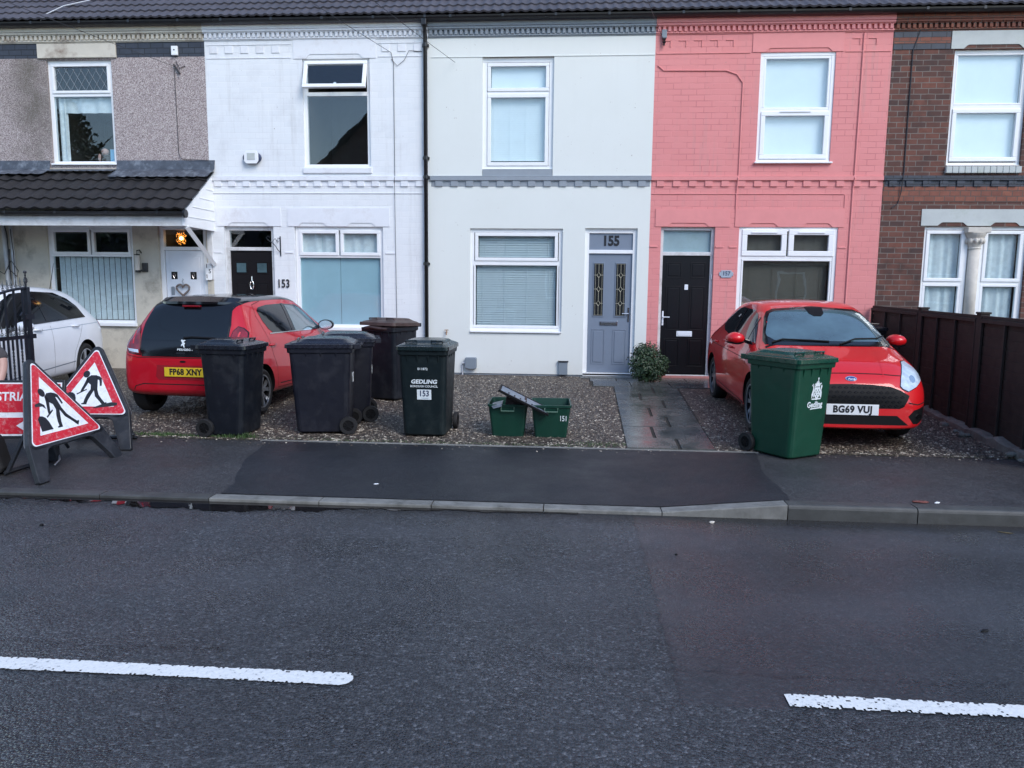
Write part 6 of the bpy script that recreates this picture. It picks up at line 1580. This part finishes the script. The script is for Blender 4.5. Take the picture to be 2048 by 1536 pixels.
    def seam(s, name, view, pts, w=.006, off=.0015, m=None, parent=None):
        b = bmesh.new(); P = []
        for (a, c), (d, e) in zip(pts, pts[1:]):
            L = math.hypot(d - a, e - c); k = max(1, int(L / .03))
            for i in range(k): P.append((a + (d - a) * i / k, c + (e - c) * i / k))
        P.append(pts[-1]); A = []; B_ = []
        for i, p in enumerate(P):
            q0, q1 = P[max(0, i - 1)], P[min(len(P) - 1, i + 1)]; dx, dz = q1[0] - q0[0], q1[1] - q0[1]; L = math.hypot(dx, dz) or 1; nx, nz = -dz / L * w / 2, dx / L * w / 2
            for lst, sg in ((A, 1), (B_, -1)):
                h, n = s.hit(view, p[0] + sg * nx, p[1] + sg * nz); lst.append(b.verts.new(h + n * off) if h is not None else None)
        for i in range(len(P) - 1):
            f = (A[i], A[i + 1], B_[i + 1], B_[i])
            if None not in f: b.faces.new(f)
        me = bpy.data.meshes.new(name); b.to_mesh(me); b.free(); return link(name, me, m or M['seam'], parent or s.t)
    def put_wheels(s, style, wdt=.195, rim=.72):
        for (wx, wy) in s.wheels:
            for sg in (-1, 1):
                wr = s.wr; w = MB(); x1 = sg * (wx - .012); x0 = sg * (wx - wdt); rr = wr * rim
                w.lathe([(rr, x1 - sg * .012), (rr + .012, x1 - sg * .003), (wr - .035, x1 + sg * .002), (wr - .012, x1 - sg * .012), (wr, x1 - sg * .035), (wr, x0 + sg * .03), (wr - .02, x0), (rr, x0)], 'x', (0, wy, wr), 40, closed=True)
                wo = w.build("wheel", M['tyre'], s.t, smooth=True); wo.data.set_sharp_from_angle(angle=R(35))
                w = MB(); w.lathe([(rr + .003, x1 - sg * .004), (rr + .003, x1 - sg * .10), (.02, x1 - sg * .10), (.02, x1 - sg * .09), (rr - .006, x1 - sg * .09), (rr - .010, x1 - sg * .008)], 'x', (0, wy, wr), 36, closed=True); w.build("rim_well", M['alloy_dark'], wo)
                w = MB(); xf = x1 - sg * .022
                w.lathe([(rr + .002, x1 - sg * .002), (rr + .002, x1 - sg * .016), (rr - .012, x1 - sg * .016), (rr - .012, x1 - sg * .002)], 'x', (0, wy, wr), 36, closed=True)
                w.lathe([(.045, xf + sg * .004), (.045, xf - sg * .03), (.012, xf - sg * .03), (.012, xf + sg * .004)], 'x', (0, wy, wr), 20, closed=True)
                n = 5
                for k in range(n):
                    a0 = 2 * math.pi * k / n + .3
                    for da, wd in (((-.22, .018), (.22, .018)) if style == 'double' else ((0, .032),)):
                        P = []
                        for rad, ang, ww in ((.035, a0 + da * .5, wd * 1.1), (rr * .55, a0 + da * .9, wd), (rr - .004, a0 + da * 1.35, wd * 1.5)):
                            c, sn = math.cos(ang), math.sin(ang); P.append((rad * c, rad * sn, -sn * ww, c * ww))
                        for (ya, za, ua, va), (yb, zb, ub, vb) in zip(P, P[1:]):
                            q = [(ya - ua, za - va), (yb - ub, zb - vb), (yb + ub, zb + vb), (ya + ua, za + va)]
                            w.prism([(wy + u, wr + v) for u, v in q], 'x', xf, xf - sg * .02)
                w.build("rim", M['alloy'], wo)
    def mirror(s, y, z, x, m, glass_back=True, scale=1.0, lower=None):
        for sg in (-1, 1):
            b = MB(); c = Vector((sg * x, y, z)); hd = []
            for t_, r1, r2 in ((-.085, .03, .02), (-.06, .085, .055), (-.01, .105, .068), (.03, .112, .072), (.045, .108, .070)):   # from nose (forward) to glass (rear)
                hd.append([c + Vector((math.cos(a) * r1 * scale, -t_ * scale * 1.1, math.sin(a) * r2 * scale)) for a in [2 * math.pi * k / 20 for k in range(20)]])
            b.loft(hd); mo = b.build("door_mirror", m, s.t, smooth=True); mo.data.set_sharp_from_angle(angle=R(50))
            b = MB(); yb = -.0503 * scale * 1.0
            P = [c + Vector((math.cos(a) * .092 * scale, yb, math.sin(a) * .058 * scale)) for a in [2 * math.pi * k / 20 for k in range(20)]]; Q = [p + Vector((0, -.003, 0)) for p in P]; b.loft([P, Q]); b.build("mirror_glass", M['chrome'], mo)
            b = MB(); b.prism([(sg * (x - .10), z - .05), (sg * (x - .10), z), (sg * (x - .20), z - .03), (sg * (x - .20), z - .09)], 'y', y - .025, y + .03)
            b.build("mirror_arm", M['car_black'], mo, bevel=.01)
            if lower:
                b = MB(); b.loft([[c + Vector((math.cos(a) * .114 * scale * k2, .01 * 0 - yy, -abs(math.sin(a)) * .03 * scale - .040 * scale)) for a in [math.pi + math.pi * k / 12 for k in range(13)]] for yy, k2 in ((-.07, .7), (.0, 1), (.045, 1))]); b.build("mirror_base", M['car_black'], mo)
    def wiper(s, view, pts, h=.012):
        b = MB(); P = []
        for a, c in pts:
            p, n = s.hit(view, a, c)
            if p is not None: P.append(p + n * .016)
        b.tube(P, h, 5); return b.build("wiper", M['car_matt'], s.t)
    def plate(s, view, x, z, txt, m, w=.52, h=.111, tilt=0):
        p, n = s.hit(view, x, z); sg = 1 if view == 'front' else -1
        pf = max([s.hit(view, x + dx, z + dz)[0].y * sg for dx in (-.25, 0, .25) for dz in (-.05, .05)]) + .010
        t_ = bpy.data.objects.new("number_plate", None)
        b = MB(); b.box(-w / 2, w / 2, -.004, .004, -h / 2, h / 2); o = b.build("number_plate", m, s.t, bevel=.003)
        o.location = (x, pf * sg, z); o.rotation_euler = (0, 0, R(180) if view == 'front' else 0); bpy.data.objects.remove(t_)
        text_mesh("registration", txt, .098, M['ink'], o, (0, -.0055, .0), bold=.0042, sx=.90, spacing=1.08, ex=.0005)
        return o

GL = 'car_glass'
# ---- bright red hatchback facing the road
fi = [(-2.02, .36, .52, .64, .50, .70, .44), (-2.0, .31, .68, .72, .66, .82, .56), (-1.94, .27, .79, .84, .745, .93, .60), (-1.83, .24, .845, .93, .765, 1.04, .58), (-1.66, .22, .872, .975, .775, 1.19, .56), (-1.45, .20, .878, .985, .785, 1.33, .555), (-1.1, .19, .876, .97, .80, 1.425, .575),
      (-.5, .18, .868, .95, .81, 1.480, .605), (0, .18, .866, .935, .812, 1.475, .605), (.30, .18, .866, .925, .812, 1.445, .600), (.52, .18, .866, .92, .812, 1.375, .605), (.80, .18, .866, .91, .81, 1.225, .645), (1.05, .18, .866, .90, .80, 1.075, .695), (1.18, .18, .866, .885, .795, 1.005, .70),
      (1.32, .18, .866, .860, .785, .965, .68), (1.52, .18, .862, .815, .775, .915, .655), (1.70, .18, .835, .765, .735, .860, .60), (1.82, .18, .795, .70, .69, .795, .55), (1.92, .18, .735, .62, .62, .725, .48), (1.985, .19, .665, .54, .55, .645, .41), (2.02, .21, .57, .46, .47, .54, .34)]
c = Car((2.94, 10.0, .04), R(179.2), "bright red hatchback facing the road in front of the pink house", M['red_a'], fi, [(.862, 1.215), (.862, -1.278)], .312)
c.put_wheels('double')
c.patch("windscreen_surround", M['car_black'], 'front', [(-.69, .985), (.69, .985), (.695, 1.02), (.642, 1.15), (.588, 1.28), (.55, 1.335), (.47, 1.37), (0, 1.405), (-.47, 1.37), (-.55, 1.335), (-.588, 1.28), (-.642, 1.15), (-.695, 1.02)], off=.004, grid=.05)
c.patch("windscreen", M['screen_glass'], 'front', [(-.58, 1.03), (.58, 1.03), (.64, 1.07), (.64, 1.10), (.56, 1.265), (.525, 1.315), (.46, 1.345), (0, 1.382), (-.46, 1.345), (-.525, 1.315), (-.56, 1.265), (-.64, 1.10), (-.64, 1.07)], off=.0065, grid=.05)
c.patch("sensor_housing", M['car_matt'], 'front', [(-.10, 1.385), (-.085, 1.32), (-.04, 1.29), (.04, 1.29), (.085, 1.32), (.10, 1.385)], off=.012)
side = [(-1.20, 1.15), (-1.14, 1.09), (-.90, 1.03), (-.3, .985), (.86, .955), (.93, .97), (.62, 1.17), (.40, 1.295), (.22, 1.345), (-.4, 1.36), (-.85, 1.33), (-1.12, 1.255)]
c.both("side_windows", M[GL], side)
c.both("door_pillar", M['car_black'], [(-.28, .985), (-.18, .98), (-.15, 1.355), (-.22, 1.355)], off=.008); c.both("quarter_pillar", M['car_black'], [(.56, .96), (.60, .96), (.54, 1.26), (.52, 1.27)], off=.008)
for v in ('left', 'right'):
    c.seam("door_seam", v, [(.80, .93), (.84, .80), (.86, .50), (.82, .26), (-.18, .25), (-.21, .60), (-.23, .95)]); c.seam("door_seam", v, [(-.21, .26), (-.80, .28), (-.93, .45), (-1.02, .66), (-1.14, .80), (-1.10, 1.05)])
    c.seam("sill_crease", v, [(-.85, .33), (.85, .27)], w=.012); c.seam("waist_crease", v, [(-1.5, .83), (.9, .79)], w=.008)
for sg in (-1, 1):
    for y in (-.08, -1.05):
        p, n = c.hit('right' if sg > 0 else 'left', y, .86); b = MB(); b.tube([p + Vector((0, -.08, 0)), p + Vector((sg * .03, -.05, .005)), p + Vector((sg * .03, .07, .005)), p + Vector((0, .09, 0))], .014, 8); b.build("door_handle", M['red_a'], c.t, smooth=True)
c.mirror(.66, 1.02, .93, M['red_a'], lower=True)
lampR = [(.515, .640), (.535, .615), (.60, .588), (.70, .625), (.805, .685), (.812, .74), (.785, .79), (.745, .825), (.695, .858), (.645, .855), (.59, .79), (.54, .71)]
lampR = [(.49 + (x - .515) * .93, z) for x, z in lampR]
for sg in (1, -1):
    P = [(sg * x, z) for x, z in lampR]; Q = [(sg * (x + (.66 - x) * -.05), z + (z - .72) * .06) for x, z in lampR]
    c.patch("headlight_surround", M['car_black'], 'front', Q if sg > 0 else Q[::-1], off=.003, grid=.02); hl = c.patch("headlight", M['headlamp'], 'front', P if sg > 0 else P[::-1], off=.007, grid=.02)
    pr_ = c.patch("lamp_projector", M['chrome'], 'front', [(sg * (.64 + .035 * math.cos(k * .63)), .70 + .035 * math.sin(k * .63)) for k in range(10)], off=.010, grid=.05, parent=hl)
    P = [(sg * x, z) for x, z in ((.565, .335), (.62, .40), (.755, .435), (.755, .30), (.67, .255), (.62, .26))]; fg = c.patch("fog_lamp_recess", M['car_matt'], 'front', P if sg > 0 else P[::-1], off=.003, grid=.03)
    c.patch("fog_lamp", M['chrome'], 'front', [(sg * (.675 + .036 * math.cos(k * .63)), .335 + .024 * math.sin(k * .63)) for k in range(10)], off=.009, grid=.05, parent=fg)
    c.seam("bumper_crease", 'front', [(sg * .56, .475), (sg * .66, .455), (sg * .80, .475)], w=.012)
gr = c.patch("upper_grille", M['car_matt'], 'front', [(-.575, .545), (-.56, .515), (-.515, .435), (-.47, .415), (.47, .415), (.515, .435), (.56, .515), (.575, .545), (.48, .60), (.38, .635), (.2, .652), (0, .657), (-.2, .652), (-.38, .635), (-.48, .60)], off=.003, grid=.03)
b = MB()
for r_ in range(5):
    for k in range(-9, 10):
        x = k * .062 + (.031 if r_ % 2 else 0); z = .44 + r_ * .045
        if abs(x) > .50 - max(0, z - .55) * 1.6: continue
        p, n = c.hit('front', x, z)
        b.tube([p + n * .007 + Vector((.02 * math.cos(a), 0, .013 * math.sin(a))) for a in (0, math.pi / 2, math.pi, 1.5 * math.pi, 2 * math.pi)], .0022, 4)
b.build("grille_mesh", M['car_black'], gr)
c.patch("lower_grille", M['car_matt'], 'front', [(-.57, .245), (.57, .245), (.45, .342), (-.45, .342)], off=.003, grid=.03)
c.plate('front', 0, .40, "BG69 VUJ", M['plate_w'])
bd = c.patch("badge", M['chrome'], 'front', [(.058 * math.cos(k * math.pi / 10), .705 + .0235 * math.sin(k * math.pi / 10)) for k in range(20)], off=.005, grid=.2)
c.patch("badge_centre", M['badge_blue'], 'front', [(.047 * math.cos(k * math.pi / 10), .705 + .0165 * math.sin(k * math.pi / 10)) for k in range(20)], off=.0075, grid=.2, parent=bd)
p, n = c.hit('front', 0, .705); tx = text_mesh("badge_script", "Ford", .030, M['upvc'], bd, (0, p.y + .0090, .705), (R(90) - math.asin(max(-1, min(1, n.z))), 0, R(180)), bold=.0006, shear=.3, sx=1.15)
c.seam("bonnet_seam", 'front', [(-.53, .735), (-.3, .752), (0, .757), (.3, .752), (.53, .735)], w=.008)
for sg in (-1, 1): c.seam("bonnet_side_seam", 'top', [(sg * .60, 1.80), (sg * .70, 1.45), (sg * .76, 1.1)], w=.007); c.seam("bonnet_crease", 'top', [(sg * .33, 1.9), (sg * .45, 1.2)], w=.010, m=M['red_a'], off=.003)
c.seam("bumper_lip_seam", 'front', [(-.66, .215), (-.6, .207), (.6, .207), (.66, .215)], w=.01); c.patch("bonnet_vent", M['car_matt'], 'top', [(-.70, 1.155), (.70, 1.155), (.70, 1.20), (-.70, 1.20)], off=.002, grid=.06)
c.wiper('front', [(.62, 1.0), (.50, 1.035), (.20, 1.028), (.0, 1.02)], .009); c.wiper('front', [(-.10, .995), (-.30, 1.05), (-.55, 1.055), (-.66, 1.08)], .009)
b = MB(); b.box(-.055, .055, 2.005, 2.02, .27, .34); b.build("radar_cover", M['car_black'], c.t, bevel=.006)

# ---- small deep-red hatchback seen from behind
pg = [(-1.737, .34, .66, .62, .61, .68, .53), (-1.72, .29, .745, .74, .705, .82, .60), (-1.67, .26, .788, .88, .738, .99, .61), (-1.60, .24, .793, .93, .755, 1.14, .60), (-1.49, .23, .803, .965, .762, 1.31, .575), (-1.36, .22, .806, .972, .765, 1.415, .565), (-1.15, .20, .807, .97, .765, 1.452, .57),
      (-.6, .19, .806, .955, .765, 1.470, .575), (-.1, .19, .806, .945, .765, 1.468, .575), (.22, .19, .806, .94, .765, 1.435, .575), (.42, .19, .806, .935, .763, 1.365, .58), (.68, .19, .806, .93, .76, 1.215, .62), (.90, .19, .806, .925, .755, 1.085, .66), (1.02, .19, .806, .915, .75, 1.02, .66),
      (1.16, .19, .806, .89, .745, .98, .64), (1.34, .19, .80, .84, .735, .925, .60), (1.50, .19, .78, .76, .70, .85, .55), (1.62, .20, .74, .67, .65, .76, .50), (1.70, .21, .67, .58, .58, .66, .44), (1.737, .24, .58, .50, .50, .56, .38)]
c = Car((-4.49, 10.49, .045), R(-3), "small deep red hatchback with a black roof, seen from behind", M['red_b'], pg, [(.803, 1.05), (.803, -1.295)], .285)
c.put_wheels('double', .18)
c.patch("roof_panel", M['car_black'], 'top', [(-.50, -1.52), (.50, -1.52), (.545, -1.30), (.555, -.6), (.55, .18), (.53, .30), (-.53, .30), (-.55, .18), (-.555, -.6), (-.545, -1.30)], off=.004, grid=.06)
c.patch("rear_hatch", M['car_black'], 'rear', [(-.525, .735), (.525, .735), (.54, .80), (.555, .95), (.55, 1.12), (.505, 1.31), (.47, 1.395), (-.47, 1.395), (-.505, 1.31), (-.55, 1.12), (-.555, .95), (-.54, .80)], off=.004, grid=.04)
c.patch("rear_window", M[GL], 'rear', [(-.54, .935), (-.3, .925), (.3, .925), (.54, .935), (.535, 1.10), (.487, 1.285), (-.487, 1.285), (-.535, 1.10)], off=.008, grid=.04)
b = MB(); sp = []
for k in range(13):
    x = -.50 + k / 12; e = 1 - (abs(x) / .5) ** 4; p, n = c.hit('rear', x * .97, 1.385)
    yb = p.y - .075 * e - .012; sp.append([(x, p.y + .09, 1.425 + .02 * e), (x, yb, 1.375 + .012 * e), (x, yb - .004, 1.352 + .004 * e), (x, p.y + .02, 1.325)])
b.loft(sp); so = b.build("roof_spoiler", M['car_black'], c.t, smooth=True); so.data.set_sharp_from_angle(angle=R(35))
p, n = c.hit('rear', 0, 1.33); b = MB(); b.box(-.11, .11, p.y - .050, p.y + .0, 1.322, 1.345); b.build("high_brake_light", M['taillamp'], c.t, bevel=.004)
for sg in (1, -1):
    P = [(sg * x, z) for x, z in ((.545, .755), (.70, .78), (.745, .85), (.742, .94), (.715, 1.02), (.672, 1.07), (.625, 1.09), (.59, 1.04), (.565, .90))]
    c.patch("tail_light_surround", M['car_black'], 'rear', [(x + (x - sg * .65) * .10, z + (z - .92) * .07) for x, z in P], off=.003, grid=.02)
    tl = c.patch("tail_light", M['taillamp'], 'rear', P, off=.009, grid=.02)
    c.patch("reversing_light", M['headlamp'], 'rear', [(sg * x, z) for x, z in ((.565, .775), (.69, .793), (.715, .825), (.575, .812))], off=.013, grid=.03, parent=tl)
    c.patch("lamp_strip", M['sign_red'], 'rear', [(sg * x, z) for x, z in ((.645, .88), (.66, .88), (.665, 1.03), (.65, 1.03))], off=.0115, grid=.03, parent=tl)
    c.seam("bumper_seam", 'rear', [(sg * .60, .725), (sg * .72, .745), (sg * .785, .80)], w=.006)
c.seam("bumper_seam", 'rear', [(-.60, .722), (.60, .722)], w=.008)
c.patch("plate_recess", pm("shaded_recess_red", (.28, .008, .015), .4, coat=.6), 'rear', [(-.32, .46), (.32, .46), (.35, .50), (.33, .635), (-.33, .635), (-.35, .50)], off=.002, grid=.05)  # flat patch in darker body red, recess shade put into the colour
c.seam("bumper_crease", 'rear', [(-.66, .30), (-.62, .375), (-.52, .405), (.52, .405), (.62, .375), (.66, .30)], w=.012)
c.plate('rear', .035, .555, "FP68 XNY", M['plate_y'], w=.54)
c.patch("tow_cover", M['car_matt'], 'rear', [(.04 * math.cos(k * .63) + .0, .68 + .012 * math.sin(k * .63)) for k in range(10)], off=.004, grid=.1)
p, n = c.hit('rear', 0, .88); tl_ = math.asin(max(-1, min(1, n.z)))
b = MB(); Mt = Matrix.Translation((0, p.y - .012, .895)) @ Matrix.Rotation(-tl_, 4, 'X')
b.prism([(-.022, -.035), (-.008, -.02), (.004, -.028), (.016, -.05), (.024, -.045), (.016, -.015), (.026, .0), (.02, .012), (.004, .008), (.012, .028), (.03, .036), (.02, .045), (-.006, .04), (-.02, .05), (-.03, .035), (-.016, .02), (-.008, .0), (-.02, -.012)], 'y', -.003, .003, Mt)
b.build("lion_badge", M['decal'], c.t)
p, n = c.hit('rear', 0, .815); text_mesh("maker_name", "PEUGEOT", .036, M['decal'], c.t, (.03, p.y - .008, .822), (R(90) - tl_, 0, 0), bold=.001, spacing=1.25, sx=1.1)
c.patch("model_badge", M['alloy_dark'], 'rear', [(-.09, .768), (.03, .768), (.02, .79), (-.08, .79)], off=.006, grid=.1)
c.wiper('rear', [(0.0, .955), (.10, .965), (.40, .955)], .014)
side = [(-1.07, 1.27), (-1.05, 1.15), (-.98, 1.04), (-.88, .985), (.68, .955), (.77, .965), (.54, 1.13), (.35, 1.255), (.17, 1.315), (-.3, 1.34), (-.75, 1.335), (-.99, 1.31)]
c.both("side_windows", M[GL], side); c.both("door_pillar", M['car_black'], [(-.30, .97), (-.21, .965), (-.24, 1.342), (-.30, 1.342)], off=.008)
for v in ('left', 'right'):
    c.patch("sky_toned_window", M['screen_glass'], v, [(-.19, .975), (.62, .962), (.52, 1.09), (.33, 1.235), (.15, 1.295), (-.21, 1.318)], off=.0075)  # paler glass laid over the side window, its reflection put into the colour
    c.seam("window_trim", v, [(-1.0, .982), (.74, .952)], w=.012, m=M['chrome'], off=.009)
    c.seam("door_seam", v, [(-.85, 1.385), (-1.10, 1.345), (-1.16, 1.20), (-1.12, 1.04), (-1.06, .88), (-1.00, .72), (-.90, .56), (-.86, .28), (.72, .25), (.76, .6), (.72, .93)]); c.seam("door_seam", v, [(-.26, .26), (-.27, .95)])
    c.seam("sill_crease", v, [(-.80, .33), (.70, .29)], w=.014)
for sg in (-1, 1):
    for y in (-1.02, -.12):
        p, n = c.hit('right' if sg > 0 else 'left', y, .845); b = MB(); b.tube([p + Vector((0, -.07, 0)), p + Vector((sg * .028, -.05, .0)), p + Vector((sg * .028, .07, .0)), p + Vector((0, .09, 0))], .013, 8); b.build("door_handle", M['red_b'], c.t, smooth=True)
c.mirror(.62, 1.015, .90, M['car_black'], scale=1.05)

# ---- white hatchback parked nose out behind the gate
wc = [(-2.12, .36, .6, .66, .57, .72, .52), (-2.09, .31, .72, .766, .69, .847, .6), (-2.02, .27, .81, .9, .76, 1.002, .63), (-1.9, .24, .855, .999, .785, 1.178, .62), (-1.7, .22, .872, 1.045, .8, 1.365, .6), (-1.48, .2, .876, 1.05, .805, 1.47, .585), (-1.1, .19, .876, 1.045, .805, 1.525, .59), (-0.5, .19, .874, 1.03, .805, 1.56, .6), (0, .19, .874, 1.015, .805, 1.555, .6), (0.35, .19, .874, 1.0, .805, 1.52, .6), (0.6, .19, .874, .99, .805, 1.44, .605), (0.9, .19, .874, .98, .8, 1.255, .65), (1.12, .19, .874, .943, .79, 1.081, .69), (1.26, .19, .872, .904, .785, 1.006, .68), (1.5, .19, .868, .84, .775, .94, .64), (1.78, .19, .85, .77, .74, .86, .58), (1.98, .2, .79, .68, .67, .76, .5), (2.08, .21, .72, .58, .6, .66, .44), (2.12, .24, .6, .5, .5, .55, .36)]
c = Car((-8.22, 10.07, .045), R(180 + 9), "white hatchback parked side on behind the open black gate", M['white_car'], wc, [(.870, 1.35), (.870, -1.31)], .325)
c.put_wheels('single')
side = [(-1.44, 1.065), (-1.36, 1.06), (.86, 1.005), (.98, 1.015), (.80, 1.14), (.52, 1.34), (.25, 1.435), (-.3, 1.46), (-.9, 1.435), (-1.22, 1.34), (-1.38, 1.22)]
c.both("side_windows", M[GL], side); c.both("door_pillar", M['car_black'], [(-.36, 1.04), (-.26, 1.035), (-.26, 1.45), (-.34, 1.45)], off=.008)
for v in ('left', 'right'):
    c.seam("window_trim", v, [(-1.44, 1.055), (.9, .998)], w=.014, m=M['car_black'], off=.009); c.seam("door_seam", v, [(-.30, .28), (-.31, .97)], w=.005); c.seam("door_seam", v, [(-.85, .3), (-.92, .55), (-1.08, .74), (-1.25, .95)], w=.005); c.seam("sill_crease", v, [(-.92, .40), (.9, .33)], w=.016, m=M['meter']); c.seam("shoulder_crease", v, [(-1.9, .95), (1.0, .90)], w=.010, m=M['slate'])  # grey crease strips paint the shade along the pressed lines
for sg in (-1, 1):
    for y in (-1.0, .06):
        p, n = c.hit('right' if sg > 0 else 'left', y, .93); b = MB(); b.tube([p + Vector((0, -.09, 0)), p + Vector((sg * .032, -.06, .0)), p + Vector((sg * .032, .08, .01)), p + Vector((0, .10, .01))], .015, 8); b.build("door_handle", M['white_car'], c.t, smooth=True)
    P = [(sg * x, z) for x, z in ((.62, .80), (.79, .84), (.81, .93), (.76, .98), (.62, .95))]; c.patch("tail_light", M['taillamp'], 'rear', P, off=.006, grid=.03)
c.patch("rear_window", M[GL], 'rear', [(-.56, 1.05), (.56, 1.05), (.52, 1.33), (-.52, 1.33)], off=.006, grid=.05); c.mirror(.74, 1.02, 1.02, M['white_car'])
c.patch("windscreen", M['screen_glass'], 'front', [(-.66, 1.03), (.66, 1.03), (.56, 1.40), (-.56, 1.40)], off=.006, grid=.06)
p, n = c.hit('top', -.32, -1.40); b = MB(); b.sphere(p + Vector((0, 0, .005)), (.03, .05, .018), 10); b.tube([p, p + Vector((0, -.17, .42))], [.008, .003], 6); b.build("aerial", M['car_matt'], c.t)

# ------------------------------------------------------------------ the other side of the street (behind the camera; seen only in the window reflections)
sheet("near_pavement", None, [-60, -20, 0, 20, 60], lin(-2.4, .42, 3), M['pave'], lambda x, y: .035, "asphalt pavement on the near side of the street")
b = MB(); b.box(-60, 60, .42, .545, -.25, .034); tag(b.build("near_kerb", M['kerb_dark']), "kerb on the near side of the street", kind="structure")
def opposite_house(x0, x1, yf, eave, ridge, gable, label, wallm, name="opposite_house"):
    t = thing(name, ((x0 + x1) / 2, yf, 0), 0, label, "house", "houses across the street")
    w = x1 - x0; h2 = w / 2; dp = 8.0; b = MB()
    b.prism([(-h2, -.1), (h2, -.1), (h2, eave), (0, ridge), (-h2, eave)] if gable else [(-h2, -.1), (h2, -.1), (h2, eave), (-h2, eave)], 'y', -dp, 0); b.build("wall", wallm, t)
    b = MB()
    if gable:
        for s in (-1, 1): b.prism([(0, ridge + .03), (s * (h2 + .35), eave + .03 - .35 * (ridge - eave) / h2), (s * (h2 + .35), eave + .15 - .35 * (ridge - eave) / h2), (0, ridge + .17)], 'y', -dp - .2, .3)
    else: b.prism([(-dp - .3, eave - .05), (-dp / 2, ridge), (.3, eave - .05)], 'x', -h2 - .2, h2 + .2)
    b.build("roof", M['porch_tile'], t)
    for i in range(3):
        for z0 in ((.9, 3.6) if eave > 4 else (.9,)):
            cx = -h2 + w * (i + .5) / 3
            if i == 1 and z0 < 1:
                b = MB(); b.box(cx - .45, cx + .45, .003, .05, .05, 2.1); b.build("door", M['brown_black'], t); continue
            b = MB(); bars(b, cx - .7, cx + .7, z0, z0 + 1.4, .07, .003, .05); wn_ = b.build("window", M['upvc'], t)
            b = MB(); b.box(cx - .64, cx + .64, .004, .02, z0 + .06, z0 + 1.34); b.build("pane", M['dark_glass'], wn_)
    b = MB(); b.box(h2 * .5 - .3, h2 * .5 + .3, -dp / 2 - .3, -dp / 2 + .3, ridge - 1.6, ridge + .5); b.build("chimney", M['wallb'], t)
opposite_house(-13.2, -3.4, -10, 5.6, 10.4, True, "tall dark gabled brick house across the street, behind the camera", M['wallb'])
opposite_house(-3.3, 13.5, -12.0, 2.7, 5.4, False, "low brick bungalow across the street, behind the camera", M['wallb'])  # unseen; widened to fill a bright sky gap in the reflections
opposite_house(-33.0, -14.5, -17.5, 2.7, 6.6, False, "unseen low brick building added behind the trees to cover low bright sky in reflections", M['wallb'])  # added out of view to block the yellow horizon in window reflections
opposite_house(15.5, 29.0, -12.0, 2.7, 5.3, False, "farther low bungalow across the street, behind the camera on the right", M['wallb'])
def tree(x, y, H, rc, label, seed):
    t = thing("tree", (x, y, -.3), 0, label, "tree", "trees across the street"); r = random.Random(seed)
    b = MB(); b.tube([(0, 0, 0), (.1, .05, H * .35), (0, .1, H * .8)], [.28, .2, .05], 8)
    for k in range(12):
        a = r.uniform(0, 6.28); z = H * r.uniform(.3, .75); b.tube([(0, 0, z), (rc * .8 * math.cos(a), rc * .8 * math.sin(a), z + rc * .6)], [.07, .02], 5)
    b.build("trunk", M['bark'], t)
    b = bmesh.new()
    for i in range(5000):
        z = H * (.22 + .78 * r.random()); q = rc * (1 - ((z / H - .22) / .78)) ** .6 * r.uniform(.25, 1.1); a = r.uniform(0, 6.28); p = Vector((q * math.cos(a), q * math.sin(a), z + r.uniform(-.3, .3)))
        n = Vector((r.gauss(0, 1), r.gauss(0, 1), r.gauss(0, 1))).normalized(); u = n.orthogonal().normalized(); v = n.cross(u); s_ = r.uniform(.08, .2)
        b.faces.new([b.verts.new(p + u * s_), b.verts.new(p + v * s_ * .6), b.verts.new(p - u * s_), b.verts.new(p - v * s_ * .6)])
    me = bpy.data.meshes.new("crown"); b.to_mesh(me); b.free(); link("crown", me, M['leaf'], t)
tree(-19.0, -12, 10.4, 2.6, "tall dark conical tree across the street, nearer the gabled house", 1)
tree(-26.0, -13, 10.8, 3.0, "tallest dark tree across the street, at the far left", 2)
tree(-14.8, -13, 9.0, 1.5, "slim dark tree beside the gabled house across the street", 3)
